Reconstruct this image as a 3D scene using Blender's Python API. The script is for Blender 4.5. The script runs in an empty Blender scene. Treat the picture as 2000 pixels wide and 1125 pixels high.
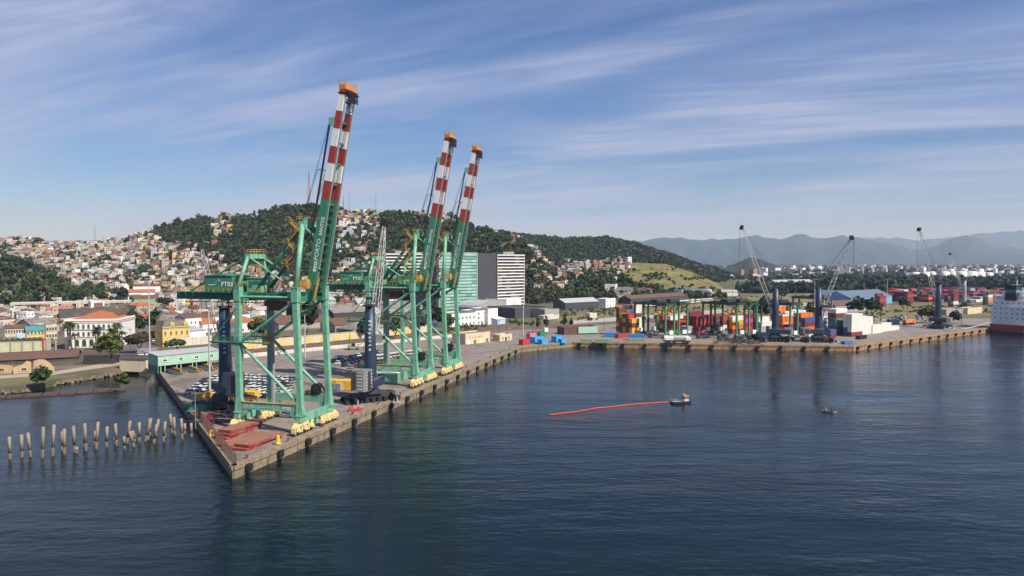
import bpy, math, random
import numpy as np
from mathutils import Vector, Matrix

R = math.radians
rng = np.random.default_rng(7)
random.seed(7)
scene = bpy.context.scene
COL = scene.collection

# ------------------------------------------------------------------ camera
CAM_Z = 45.6
FPX = 1388.9                      # focal length in pixels of the 2000 px wide photograph
PITCH = math.atan(50 / FPX)
cam_d = bpy.data.cameras.new('camera')
cam_d.sensor_width = 36.0
cam_d.lens = 36.0 * FPX / 2000.0
cam_d.clip_start = 1.0
cam_d.clip_end = 60000.0
cam = bpy.data.objects.new('camera', cam_d)
cam.location = (0, 0, CAM_Z)
cam.rotation_euler = (math.pi / 2 - PITCH, 0, 0)
COL.objects.link(cam)
scene.camera = cam

# ------------------------------------------------------------------ sun and sky
SUN_AZ, SUN_EL = 128.0, 46.0      # azimuth clockwise from +Y
SKY_STRENGTH, SUN_STRENGTH = 0.068, 5.0
world = bpy.data.worlds.new('World')
scene.world = world
world.use_nodes = True
wn, wl = world.node_tree.nodes, world.node_tree.links
wn.clear()
w_out = wn.new('ShaderNodeOutputWorld')
w_bg = wn.new('ShaderNodeBackground')
w_bg.inputs['Strength'].default_value = SKY_STRENGTH
sky = wn.new('ShaderNodeTexSky')
sky.sky_type = 'NISHITA'
sky.sun_disc = False
sky.sun_elevation = R(SUN_EL)
sky.sun_rotation = R(SUN_AZ)
sky.altitude = 20
sky.air_density = 1.0
sky.dust_density = 0.4
sky.ozone_density = 3.0


def wmath(op, a, b=None, c=None):
    n = wn.new('ShaderNodeMath'); n.operation = op
    for i, v in enumerate((a, b, c)):
        if v is None: continue
        if isinstance(v, (int, float)): n.inputs[i].default_value = v
        else: wl.new(v, n.inputs[i])
    return n.outputs[0]


# thin cirrus: noise on a flat layer high above, the same all round the sky
tc = wn.new('ShaderNodeTexCoord')
sep = wn.new('ShaderNodeSeparateXYZ'); wl.new(tc.outputs['Generated'], sep.inputs[0])
zc = wmath('ADD', wmath('MAXIMUM', sep.outputs[2], 0.0), 0.10)
comb = wn.new('ShaderNodeCombineXYZ')
wl.new(wmath('DIVIDE', sep.outputs[0], zc), comb.inputs[0])
wl.new(wmath('DIVIDE', sep.outputs[1], zc), comb.inputs[1])


def cloud_layer(rot, scale, loc, nscale, detail, dist, lo, hi):
    mp = wn.new('ShaderNodeMapping'); mp.vector_type = 'TEXTURE'
    mp.inputs['Rotation'].default_value = (0, 0, R(rot))
    mp.inputs['Scale'].default_value = tuple(1 / q for q in scale)
    mp.inputs['Location'].default_value = loc
    wl.new(comb.outputs[0], mp.inputs['Vector'])
    nz = wn.new('ShaderNodeTexNoise')
    nz.inputs['Scale'].default_value = nscale
    nz.inputs['Detail'].default_value = detail
    nz.inputs['Roughness'].default_value = 0.58
    nz.inputs['Distortion'].default_value = dist
    wl.new(mp.outputs[0], nz.inputs['Vector'])
    mr = wn.new('ShaderNodeMapRange'); mr.interpolation_type = 'SMOOTHSTEP'
    mr.inputs[1].default_value = lo; mr.inputs[2].default_value = hi
    wl.new(nz.outputs[0], mr.inputs[0])
    return mr.outputs[0]


c_broad = cloud_layer(-24, (0.28, 0.9, 1), (1.3, 0.4, 0), 0.85, 4, 0.5, 0.38, 0.64)
c_streak = cloud_layer(-24, (0.16, 1.5, 1), (4.1, 2.2, 0), 1.5, 9, 0.9, 0.36, 0.76)
c_fine = cloud_layer(-18, (0.35, 2.2, 1), (0.2, 7.7, 0), 2.4, 11, 1.6, 0.42, 0.74)
cl = wmath('ADD', wmath('MULTIPLY', c_broad, 0.5), wmath('MULTIPLY', c_streak, wmath('ADD', wmath('MULTIPLY', c_broad, 0.5), 0.22)))
cl = wmath('ADD', cl, wmath('MULTIPLY', c_fine, wmath('MULTIPLY', c_broad, 0.42)))
cl = wmath('MINIMUM', wmath('MULTIPLY', cl, 0.95), 0.85)
wmix = wn.new('ShaderNodeMixRGB')
wmix.inputs[2].default_value = (5.2, 5.8, 8.4, 1)
wl.new(cl, wmix.inputs[0])
sat = wn.new('ShaderNodeHueSaturation'); sat.inputs['Saturation'].default_value = 1.24
tint = wn.new('ShaderNodeMixRGB'); tint.blend_type = 'MULTIPLY'; tint.inputs[0].default_value = 1.0
tint.inputs[2].default_value = (0.90, 0.94, 1.16, 1)
wl.new(sky.outputs[0], sat.inputs['Color']); wl.new(sat.outputs[0], tint.inputs[1]); wl.new(tint.outputs[0], wmix.inputs[1])
wl.new(wmix.outputs[0], w_bg.inputs['Color'])
wl.new(w_bg.outputs[0], w_out.inputs['Surface'])

sun_d = bpy.data.lights.new('sun', 'SUN')
sun_d.energy = SUN_STRENGTH
sun_d.angle = R(0.53)
sun_d.color = (1.0, 0.93, 0.81)
sun = bpy.data.objects.new('sun', sun_d)
_sd = Vector((math.sin(R(SUN_AZ)) * math.cos(R(SUN_EL)), math.cos(R(SUN_AZ)) * math.cos(R(SUN_EL)), math.sin(R(SUN_EL))))
sun.rotation_euler = _sd.to_track_quat('Z', 'Y').to_euler()
sun.location = (0, 0, 300)
COL.objects.link(sun)

scene.view_settings.view_transform = 'Standard'
scene.view_settings.look = 'None'
scene.view_settings.exposure = 0.36
scene.view_settings.gamma = 1.0
scene.view_settings.use_curve_mapping = False
scene.render.engine = 'CYCLES'
scene.cycles.use_denoising = True
scene.cycles.max_bounces = 5
scene.cycles.diffuse_bounces = 2
scene.cycles.glossy_bounces = 3
scene.cycles.transmission_bounces = 2
scene.cycles.volume_bounces = 0

# ================================================================== helpers
QZ = 2.6                          # quay deck above the water


def P(px, py, z=QZ):
    """the point of the level plane z that the photograph shows at a pixel"""
    a = (px - 1000) / FPX
    b = -(py - 562.5) / FPX
    dy = math.cos(PITCH) + b * math.sin(PITCH)
    dz = -math.sin(PITCH) + b * math.cos(PITCH)
    t = (z - CAM_Z) / dz
    return Vector((a * t, dy * t, z))


def hgt(py_base, py_top):
    """height of something whose foot is seen at py_base on the ground and top at py_top"""
    return (py_base - py_top) * P(1000, py_base).y / FPX


def head(h):
    return Vector((math.sin(R(h)), math.cos(R(h)), 0))


class MB:
    """collects shapes into one mesh"""
    def __init__(s):
        s.v, s.f, s.m = [], [], []

    def add(s, vs, fs, m=0):
        o = len(s.v)
        s.v.extend([tuple(p) for p in vs])
        for f in fs:
            s.f.append(tuple(i + o for i in f)); s.m.append(m)
        return s

    BF = [(0, 3, 2, 1), (4, 5, 6, 7), (0, 1, 5, 4), (1, 2, 6, 5), (2, 3, 7, 6), (3, 0, 4, 7)]

    def bx(s, x0, x1, y0, y1, z0, z1, m=0):
        return s.add([(x0, y0, z0), (x1, y0, z0), (x1, y1, z0), (x0, y1, z0), (x0, y0, z1), (x1, y0, z1), (x1, y1, z1), (x0, y1, z1)], s.BF, m)

    def box(s, c, d, m=0, rz=0.0):
        ca, sa = math.cos(rz), math.sin(rz)
        vs = []
        for dz in (-.5, .5):
            for dx, dy in ((-.5, -.5), (.5, -.5), (.5, .5), (-.5, .5)):
                x, y = dx * d[0], dy * d[1]
                vs.append((c[0] + x * ca - y * sa, c[1] + x * sa + y * ca, c[2] + dz * d[2]))
        return s.add(vs, s.BF, m)

    @staticmethod
    def frame(p0, p1):
        p0, p1 = Vector(p0), Vector(p1)
        d = (p1 - p0).normalized()
        up = Vector((0, 0, 1)) if abs(d.z) < 0.95 else Vector((0, 1, 0))
        a = d.cross(up).normalized()
        return p0, p1, a, a.cross(d).normalized()

    def beam(s, p0, p1, w, h=None, m=0, w1=None, h1=None):
        h = w if h is None else h
        w1 = w if w1 is None else w1
        h1 = h if h1 is None else h1
        p0, p1, a, b = s.frame(p0, p1)
        vs = []
        for p, ww, hh in ((p0, w, h), (p1, w1, h1)):
            for i, j in ((-.5, -.5), (.5, -.5), (.5, .5), (-.5, .5)):
                vs.append(p + a * (i * ww) + b * (j * hh))
        return s.add(vs, s.BF, m)

    def tube(s, p0, p1, r0, r1=None, n=8, m=0, cap=True):
        r1 = r0 if r1 is None else r1
        p0, p1, a, b = s.frame(p0, p1)
        vs = []
        for p, r in ((p0, r0), (p1, r1)):
            for i in range(n):
                t = 2 * math.pi * i / n
                vs.append(p + a * (r * math.cos(t)) + b * (r * math.sin(t)))
        fs = [(i, (i + 1) % n, n + (i + 1) % n, n + i) for i in range(n)]
        if cap: fs += [tuple(range(n - 1, -1, -1)), tuple(range(n, 2 * n))]
        return s.add(vs, fs, m)

    def path(s, pts, r, n=6, m=0):
        for a, b in zip(pts[:-1], pts[1:]):
            s.tube(a, b, r, n=n, m=m)
        return s

    def prism(s, poly, z0, z1, m=0, mtop=None):
        n = len(poly)
        vs = [(p[0], p[1], z0) for p in poly] + [(p[0], p[1], z1) for p in poly]
        s.add(vs, [(i, (i + 1) % n, n + (i + 1) % n, n + i) for i in range(n)] + [tuple(range(n - 1, -1, -1))], m)
        o = len(s.v) - 2 * n
        s.f.append(tuple(range(o + n, o + 2 * n))); s.m.append(m if mtop is None else mtop)
        return s

    def lathe(s, prof, n=16, m=0, c=(0, 0, 0)):
        vs = []
        for r, z in prof:
            for i in range(n):
                t = 2 * math.pi * i / n
                vs.append((c[0] + r * math.cos(t), c[1] + r * math.sin(t), c[2] + z))
        fs = []
        for k in range(len(prof) - 1):
            for i in range(n):
                fs.append((k * n + i, k * n + (i + 1) % n, (k + 1) * n + (i + 1) % n, (k + 1) * n + i))
        fs.append(tuple(range((len(prof) - 1) * n, len(prof) * n)))
        return s.add(vs, fs, m)

    def rail(s, pts, h=1.1, m=0, step=2.0, r=0.045):
        """a handrail of posts and two bars along a line"""
        for a, b in zip(pts[:-1], pts[1:]):
            a, b = Vector(a), Vector(b)
            n = max(1, int((b - a).length / step))
            for i in range(n + 1):
                p = a.lerp(b, i / n)
                s.beam(p, p + Vector((0, 0, h)), r * 1.6, m=m)
            for q in (h, h * .55):
                s.beam(a + Vector((0, 0, q)), b + Vector((0, 0, q)), r * 1.6, m=m)
        return s

    def mesh(s, name, mats, smooth=False):
        me = bpy.data.meshes.new(name)
        me.from_pydata(s.v, [], s.f)
        for mt in (mats if isinstance(mats, (list, tuple)) else [mats]):
            me.materials.append(mt)
        if len(me.materials) > 1:
            me.polygons.foreach_set('material_index', s.m)
        if smooth:
            me.polygons.foreach_set('use_smooth', [True] * len(me.polygons))
        me.update()
        return me

    def build(s, name, mats, parent=None, smooth=False, loc=(0, 0, 0), rz=0.0, **tags):
        return ob(name, s.mesh(name, mats, smooth), parent, loc, rz, **tags)


def ob(name, data, parent=None, loc=(0, 0, 0), rz=0.0, label=None, cat=None, group=None, kind=None):
    o = bpy.data.objects.new(name, data)
    COL.objects.link(o)
    o.parent = parent
    o.location = loc
    o.rotation_euler = (0, 0, rz)
    if label: o['label'] = label
    if cat: o['category'] = cat
    if group: o['group'] = group
    if kind: o['kind'] = kind
    return o


def root(name, loc, rz, label, cat, group=None):
    return ob(name, None, None, loc, rz, label, cat, group)


def np_mesh(name, verts, faces4, mats, mi=None):
    """a big quad mesh from arrays"""
    me = bpy.data.meshes.new(name)
    nv, nf = len(verts), len(faces4)
    me.vertices.add(nv); me.vertices.foreach_set('co', np.asarray(verts, np.float32).ravel())
    me.loops.add(nf * 4); me.loops.foreach_set('vertex_index', np.asarray(faces4, np.int32).ravel())
    me.polygons.add(nf); me.polygons.foreach_set('loop_start', np.arange(0, nf * 4, 4, dtype=np.int32))
    for mt in mats: me.materials.append(mt)
    if mi is not None: me.polygons.foreach_set('material_index', np.asarray(mi, np.int32))
    me.update(calc_edges=True)
    return me


_txt = {}


def text(body, size, mt, parent, mat4, name='lettering', bold=0.0, align='LEFT', ext=0.01):
    key = (body, size, mt.name, bold, align)
    if key not in _txt:
        cu = bpy.data.curves.new(name, 'FONT')
        cu.body = body; cu.size = size; cu.extrude = ext; cu.offset = bold; cu.align_x = align
        cu.resolution_u = 2
        t = bpy.data.objects.new('tmp', cu)
        COL.objects.link(t)
        me = bpy.data.meshes.new_from_object(t)
        bpy.data.objects.remove(t); bpy.data.curves.remove(cu)
        me.materials.clear(); me.materials.append(mt)
        _txt[key] = me
    o = ob(name, _txt[key], parent)
    o.matrix_local = mat4
    return o


def m4(x, y, o):
    x, y = Vector(x).normalized(), Vector(y).normalized()
    z = x.cross(y)
    m = Matrix.Identity(4)
    for i in range(3):
        m[i][0], m[i][1], m[i][2], m[i][3] = x[i], y[i], z[i], o[i]
    return m


_lat = np.random.default_rng(3).random((256, 256))


def vnoise(x, y):
    x, y = np.asarray(x, float), np.asarray(y, float)
    xi, yi = np.floor(x).astype(int), np.floor(y).astype(int)
    fx, fy = x - xi, y - yi
    fx, fy = fx * fx * (3 - 2 * fx), fy * fy * (3 - 2 * fy)
    g = lambda i, j: _lat[i % 256, j % 256]
    return (g(xi, yi) * (1 - fx) + g(xi + 1, yi) * fx) * (1 - fy) + (g(xi, yi + 1) * (1 - fx) + g(xi + 1, yi + 1) * fx) * fy


def fbm(x, y, o=4):
    s, a = 0, 0.5
    for k in range(o):
        s = s + a * vnoise(x * 2 ** k + 17 * k, y * 2 ** k + 31 * k); a *= .5
    return s


# ------------------------------------------------------------------ materials
def mat(name, col, rough=0.7, metal=0.0, var=0.0, vscale=0.5, col2=None, lo=0.45, hi=0.6, bump=0.0, bscale=2.0, streak=0.0, spec=None, spots=False):
    """paint, stone, cloth: one base colour broken up by noise; col2 fills patches; streak adds run-down stains"""
    m = bpy.data.materials.new(name)
    m.use_nodes = True
    nt = m.node_tree; n, l = nt.nodes, nt.links
    b = n['Principled BSDF']
    b.inputs['Roughness'].default_value = rough
    b.inputs['Metallic'].default_value = metal
    if spec is not None: b.inputs['Specular IOR Level'].default_value = spec
    m.diffuse_color = (*col, 1)
    b.inputs['Base Color'].default_value = (*col, 1)
    if not (var or col2 or streak or bump): return m
    tcn = n.new('ShaderNodeTexCoord')
    geo = n.new('ShaderNodeNewGeometry')
    src = geo.outputs['Position']
    cur = None
    base = n.new('ShaderNodeRGB'); base.outputs[0].default_value = (*col, 1)
    cur = base.outputs[0]
    if col2:
        nz = n.new('ShaderNodeTexNoise'); nz.inputs['Scale'].default_value = vscale; nz.inputs['Detail'].default_value = 6
        nz.inputs['Roughness'].default_value = 0.65
        l.new(src, nz.inputs['Vector'])
        mr = n.new('ShaderNodeMapRange'); mr.inputs[1].default_value = lo; mr.inputs[2].default_value = hi
        l.new(nz.outputs[0], mr.inputs[0])
        mx = n.new('ShaderNodeMixRGB'); mx.inputs[2].default_value = (*col2, 1)
        l.new(mr.outputs[0], mx.inputs[0]); l.new(cur, mx.inputs[1]); cur = mx.outputs[0]
    if var:
        nz = n.new('ShaderNodeTexNoise'); nz.inputs['Scale'].default_value = vscale * 2.7; nz.inputs['Detail'].default_value = 5
        l.new(src, nz.inputs['Vector'])
        mr = n.new('ShaderNodeMapRange'); mr.inputs[1].default_value = 0.25; mr.inputs[2].default_value = 0.75
        mr.inputs[3].default_value = 1 - var; mr.inputs[4].default_value = 1 + var
        l.new(nz.outputs[0], mr.inputs[0])
        mx = n.new('ShaderNodeMixRGB'); mx.blend_type = 'MULTIPLY'; mx.inputs[0].default_value = 1
        l.new(cur, mx.inputs[1]); l.new(mr.outputs[0], mx.inputs[2]); cur = mx.outputs[0]
    if spots:                                          # oil, rubber and water stains
        for sc_, lo_, hi_, f_ in ((0.05, .56, .70, .45), (0.35, .60, .72, .55), (1.3, .64, .74, .4)):
            nz = n.new('ShaderNodeTexNoise'); nz.inputs['Scale'].default_value = sc_; nz.inputs['Detail'].default_value = 7; nz.inputs['Distortion'].default_value = .8
            l.new(src, nz.inputs['Vector'])
            mr = n.new('ShaderNodeMapRange'); mr.inputs[1].default_value = lo_; mr.inputs[2].default_value = hi_; mr.inputs[4].default_value = f_
            l.new(nz.outputs[0], mr.inputs[0])
            mx = n.new('ShaderNodeMixRGB'); mx.inputs[2].default_value = (0.05, 0.045, 0.042, 1)
            l.new(mr.outputs[0], mx.inputs[0]); l.new(cur, mx.inputs[1]); cur = mx.outputs[0]
    if streak:
        mp = n.new('ShaderNodeMapping'); mp.inputs['Scale'].default_value = (1.1, 1.1, 0.09)
        l.new(src, mp.inputs['Vector'])
        nz = n.new('ShaderNodeTexNoise'); nz.inputs['Scale'].default_value = 1.0; nz.inputs['Detail'].default_value = 6
        l.new(mp.outputs[0], nz.inputs['Vector'])
        mr = n.new('ShaderNodeMapRange'); mr.inputs[1].default_value = 0.52; mr.inputs[2].default_value = 0.75
        mr.inputs[3].default_value = 0; mr.inputs[4].default_value = streak
        l.new(nz.outputs[0], mr.inputs[0])
        mx = n.new('ShaderNodeMixRGB'); mx.inputs[2].default_value = (0.10, 0.075, 0.055, 1)
        l.new(mr.outputs[0], mx.inputs[0]); l.new(cur, mx.inputs[1]); cur = mx.outputs[0]
    l.new(cur, b.inputs['Base Color'])
    if bump:
        nz = n.new('ShaderNodeTexNoise'); nz.inputs['Scale'].default_value = bscale; nz.inputs['Detail'].default_value = 4
        l.new(src, nz.inputs['Vector'])
        bp = n.new('ShaderNodeBump'); bp.inputs['Strength'].default_value = bump; bp.inputs['Distance'].default_value = 0.3
        l.new(nz.outputs[0], bp.inputs['Height']); l.new(bp.outputs[0], b.inputs['Normal'])
    return m


GREEN = mat('crane_green', (0.165, 0.41, 0.28), 0.5, var=0.2, vscale=0.3, streak=0.55)
DGREEN = mat('deep_green_paint', (0.045, 0.215, 0.12), 0.5, var=0.2, vscale=0.3, streak=0.45)
GIRD = mat('girder_green', (0.03, 0.17, 0.11), 0.5, var=0.15, vscale=0.3, streak=0.2)
YEL = mat('rail_yellow', (0.55, 0.31, 0.06), 0.6, var=0.2, vscale=0.8, col2=(0.22, 0.12, 0.05), lo=.52, hi=.7)
CREAM = mat('bogie_cream', (0.78, 0.60, 0.27), 0.55, var=0.15, vscale=0.8, streak=0.35)
RED = mat('boom_red', (0.34, 0.045, 0.028), 0.5, var=0.12, vscale=0.4, streak=0.15)
WHITE = mat('white_paint', (0.78, 0.78, 0.76), 0.5, var=0.05, vscale=0.4, streak=0.12)
LETTER = mat('white_lettering', (0.80, 0.82, 0.80), 0.5)
FADED = mat('faded_lettering', (0.45, 0.62, 0.55), 0.6)
ORANGE = mat('orange_paint', (0.62, 0.20, 0.05), 0.5, var=0.15, vscale=1.0)
BLACK = mat('black_steel', (0.018, 0.018, 0.02), 0.6, var=0.2, vscale=0.6)
DARK = mat('dark_machinery', (0.045, 0.045, 0.05), 0.6, var=0.25, vscale=0.8)
STEEL = mat('grey_steel', (0.30, 0.31, 0.32), 0.5, var=0.12, vscale=0.7, streak=0.25)
PALE = mat('pale_lattice', (0.46, 0.45, 0.42), 0.5, var=0.12, vscale=0.6, streak=0.3)
NAVY = mat('navy_paint', (0.018, 0.038, 0.075), 0.45, var=0.15, vscale=0.3, streak=0.15)
TYRE = mat('tyre_rubber', (0.02, 0.02, 0.02), 0.85)
GLASSD = mat('dark_glass', (0.02, 0.027, 0.033), 0.12)
PANE = mat('window_pane', (0.045, 0.055, 0.065), 0.15)
CONC = mat('deck_concrete', (0.225, 0.19, 0.162), 0.9, var=0.2, vscale=0.11, col2=(0.155, 0.133, 0.118), lo=.48, hi=.68, bump=0.15, bscale=1.5, spots=True)
WALLC = mat('quay_wall_concrete', (0.26, 0.205, 0.135), 0.9, var=0.25, vscale=0.5, col2=(0.12, 0.10, 0.08), lo=.5, hi=.66, bump=0.3, bscale=1.2, streak=0.6)
WALLO = mat('quay_wall_ochre', (0.36, 0.22, 0.11), 0.9, var=0.25, vscale=0.5, col2=(0.14, 0.10, 0.07), lo=.5, hi=.66, bump=0.3, bscale=1.2, streak=0.5)
RUST = mat('rusty_steel', (0.20, 0.08, 0.045), 0.85, var=0.3, vscale=0.8, col2=(0.09, 0.05, 0.04), lo=.45, hi=.65)
HATCH = mat('hatch_red', (0.29, 0.035, 0.04), 0.6, var=0.2, vscale=0.4, col2=(0.30, 0.15, 0.12), lo=.45, hi=.62)
HATCHT = mat('hatch_rusty_top', (0.27, 0.13, 0.085), 0.85, var=0.2, vscale=0.4, col2=(0.22, 0.08, 0.07), lo=.45, hi=.65)
PILE = mat('pile_concrete', (0.27, 0.215, 0.165), 0.9, var=0.2, vscale=0.8, streak=0.4, bump=0.2)
PILEW = mat('pile_wet_foot', (0.12, 0.10, 0.075), 0.8, var=0.3, vscale=1.5)
ASPH = mat('asphalt', (0.095, 0.09, 0.088), 0.9, var=0.18, vscale=0.12, col2=(0.13, 0.115, 0.10), lo=.5, hi=.62)
PATHM = mat('pale_path', (0.36, 0.30, 0.22), 0.95, var=0.15, vscale=0.3)
GRASS = mat('grass', (0.10, 0.125, 0.03), 0.95, var=0.3, vscale=0.25, col2=(0.17, 0.14, 0.055), lo=.45, hi=.6, bump=0.4, bscale=1)
DRYG = mat('dry_grass', (0.185, 0.155, 0.06), 0.95, var=0.25, vscale=0.08, col2=(0.12, 0.115, 0.04), lo=.45, hi=.6, bump=0.3, bscale=.6)
BALL = mat('rail_ballast', (0.115, 0.092, 0.075), 0.95, var=0.25, vscale=0.15, col2=(0.16, 0.14, 0.07), lo=.5, hi=.62, bump=0.3)
GROUNDM = mat('town_ground', (0.135, 0.11, 0.08), 0.95, var=0.35, vscale=0.02, col2=(0.085, 0.085, 0.035), lo=.42, hi=.62, bump=0.2)
WW = mat('whitewash', (0.78, 0.76, 0.72), 0.85, var=0.06, vscale=0.3, streak=0.14)
OFFW = mat('old_white', (0.58, 0.54, 0.48), 0.9, var=0.12, vscale=0.3, streak=0.35)
CREAMW = mat('cream_plaster', (0.60, 0.50, 0.34), 0.9, var=0.12, vscale=0.3, streak=0.25)
OCHRE = mat('yellow_plaster', (0.68, 0.47, 0.14), 0.85, var=0.1, vscale=0.3, streak=0.15)
PEACH = mat('peach_plaster', (0.50, 0.34, 0.18), 0.9, var=0.15, vscale=0.25, col2=(0.40, 0.33, 0.25), lo=.5, hi=.65, streak=0.3)
BLUEW = mat('sky_blue_plaster', (0.16, 0.36, 0.60), 0.85, var=0.1, vscale=0.3, streak=0.2)
LBLUE = mat('pale_blue_plaster', (0.42, 0.55, 0.66), 0.85, var=0.1, vscale=0.3, streak=0.2)
MINT = mat('mint_plaster', (0.33, 0.52, 0.40), 0.85, var=0.1, vscale=0.3, streak=0.2)
SAGE = mat('sage_plaster', (0.24, 0.33, 0.19), 0.9, var=0.12, vscale=0.3, streak=0.3)
LIME = mat('pale_lime_plaster', (0.52, 0.52, 0.33), 0.9, var=0.1, vscale=0.3, streak=0.35)
PINKW = mat('pink_plaster', (0.58, 0.33, 0.28), 0.9, var=0.1, vscale=0.3, streak=0.25)
BRICK = mat('bare_brick', (0.30, 0.145, 0.09), 0.95, var=0.2, vscale=0.6, col2=(0.30, 0.21, 0.15), lo=.5, hi=.65)
GREYW = mat('grey_render', (0.33, 0.31, 0.29), 0.95, var=0.15, vscale=0.3, streak=0.3)
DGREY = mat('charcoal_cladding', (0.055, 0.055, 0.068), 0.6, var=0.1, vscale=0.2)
TILE = mat('brown_roof_tiles', (0.14, 0.07, 0.05), 0.9, var=0.3, vscale=0.5, col2=(0.09, 0.06, 0.05), lo=.45, hi=.65, bump=0.4, bscale=3)
RTILE = mat('red_roof_tiles', (0.36, 0.115, 0.05), 0.9, var=0.22, vscale=0.5, bump=0.4, bscale=3)
FIBRE = mat('fibre_cement_roof', (0.22, 0.20, 0.185), 0.95, var=0.25, vscale=0.25, col2=(0.12, 0.11, 0.10), lo=.5, hi=.65)
METROOF = mat('grey_metal_roof', (0.40, 0.40, 0.41), 0.5, var=0.12, vscale=0.15, streak=0.1)
DROOF = mat('dark_roof', (0.06, 0.055, 0.055), 0.85, var=0.25, vscale=0.2, col2=(0.11, 0.09, 0.08), lo=.5, hi=.65)
CRIMSON = mat('crimson_roof', (0.36, 0.035, 0.045), 0.7, var=0.15, vscale=0.3)
BLUER = mat('blue_metal_roof', (0.12, 0.16, 0.21), 0.5, var=0.15, vscale=0.3)
TEALR = mat('teal_roof', (0.06, 0.22, 0.25), 0.7, var=0.2, vscale=0.4)
SLATE = mat('slate_mansard', (0.15, 0.13, 0.10), 0.85, var=0.2, vscale=0.6, bump=0.3, bscale=3)
WOOD = mat('dark_wood_pole', (0.075, 0.055, 0.04), 0.9, var=0.2, vscale=1)
TRUNK = mat('bark', (0.12, 0.09, 0.065), 0.95, var=0.2, vscale=1)
CLOTHB = mat('blue_tarpaulin', (0.035, 0.18, 0.55), 0.6, var=0.2, vscale=0.5, bump=0.5, bscale=1.2)
BRIGHTB = mat('bright_blue_steel', (0.06, 0.36, 0.75), 0.5, var=0.1, vscale=0.5, streak=0.15)
BRED = mat('bright_red_steel', (0.55, 0.03, 0.03), 0.5, var=0.12, vscale=0.5, streak=0.15)
PINK = mat('pink_steel', (0.60, 0.16, 0.30), 0.55, var=0.1, vscale=0.5)
SAFETY = mat('safety_yellow', (0.72, 0.42, 0.03), 0.5, var=0.12, vscale=0.6, streak=0.2)
GLASSG = mat('green_curtain_glass', (0.27, 0.47, 0.40), 0.16, var=0.12, vscale=0.06)
GLASSGD = mat('green_glass_joint', (0.06, 0.16, 0.14), 0.3)


def leafmat(name, a, b, vs=0.12):
    m = mat(name, a, 0.75, var=0.45, vscale=vs, col2=b, lo=.42, hi=.6, spec=0.2)
    return m


LEAF = leafmat('leaf_green', (0.055, 0.085, 0.02), (0.028, 0.05, 0.014))
LEAFD = leafmat('leaf_dark_green', (0.028, 0.05, 0.015), (0.018, 0.03, 0.012))
LEAFY = leafmat('leaf_yellow_green', (0.11, 0.13, 0.025), (0.06, 0.085, 0.02))
LEAFB = leafmat('leaf_brownish', (0.075, 0.05, 0.03), (0.035, 0.04, 0.018))
FOREST = leafmat('forest_leaf', (0.052, 0.076, 0.022), (0.022, 0.040, 0.014), 0.03)
MANGROVE = leafmat('mangrove_leaf', (0.040, 0.058, 0.022), (0.024, 0.038, 0.016), 0.01)
HILLM = mat('hill_ground', (0.06, 0.075, 0.025), 0.95, var=0.3, vscale=0.03, col2=(0.11, 0.085, 0.05), lo=.5, hi=.62, bump=0.4, bscale=.3)
SLOPEG = mat('grassy_slope', (0.145, 0.145, 0.036), 0.95, var=0.5, vscale=0.035, col2=(0.15, 0.105, 0.05), lo=.46, hi=.62, bump=0.5, bscale=.25)
MOUNT = mat('mountain_forest', (0.03, 0.05, 0.045), 0.95, var=0.3, vscale=0.0012)

# ================================================================== the setting
QH = 16.4                                    # heading of the main quay
UY, NX = head(QH), head(QH + 90)             # along the quay, and out over the water
QROT = -R(QH)
CORNER = P(455, 912)
QEND = P(1015, 678)
YH = 53.7                                    # heading of the far quay and of the container rows
UA, UB = head(YH), head(YH + 90)
Q2, Q3 = P(1117, 668), P(1665, 676)
Q4 = Q3 + UA * 900
LEFTEND = P(303, 714)


def QL(x, y, z=0.0):
    """quay frame: x out to the water from the waterside rail, y along the quay from its corner"""
    return CORNER + NX * (x - 2.6) + UY * y + Vector((0, 0, z))


# --- water
wm = bpy.data.materials.new('harbour_water'); wm.use_nodes = True
nt = wm.node_tree; n_, l_ = nt.nodes, nt.links
pb = n_['Principled BSDF']
pb.inputs['Base Color'].default_value = (0.002, 0.010, 0.0145, 1)
pb.inputs['Roughness'].default_value = 0.07
pb.inputs['Specular IOR Level'].default_value = 0.30
pb.inputs['IOR'].default_value = 1.333
g_ = n_.new('ShaderNodeNewGeometry')


def wnoise(scale, sc, rot, detail):
    mp = n_.new('ShaderNodeMapping'); mp.inputs['Scale'].default_value = sc; mp.inputs['Rotation'].default_value = (0, 0, R(rot))
    l_.new(g_.outputs['Position'], mp.inputs['Vector'])
    z = n_.new('ShaderNodeTexNoise'); z.inputs['Scale'].default_value = scale; z.inputs['Detail'].default_value = detail
    z.inputs['Roughness'].default_value = 0.6
    l_.new(mp.outputs[0], z.inputs['Vector'])
    return z.outputs[0]


def wm_math(op, a, b):
    z = n_.new('ShaderNodeMath'); z.operation = op
    for i, v in enumerate((a, b)):
        if isinstance(v, (int, float)): z.inputs[i].default_value = v
        else: l_.new(v, z.inputs[i])
    return z.outputs[0]


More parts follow.
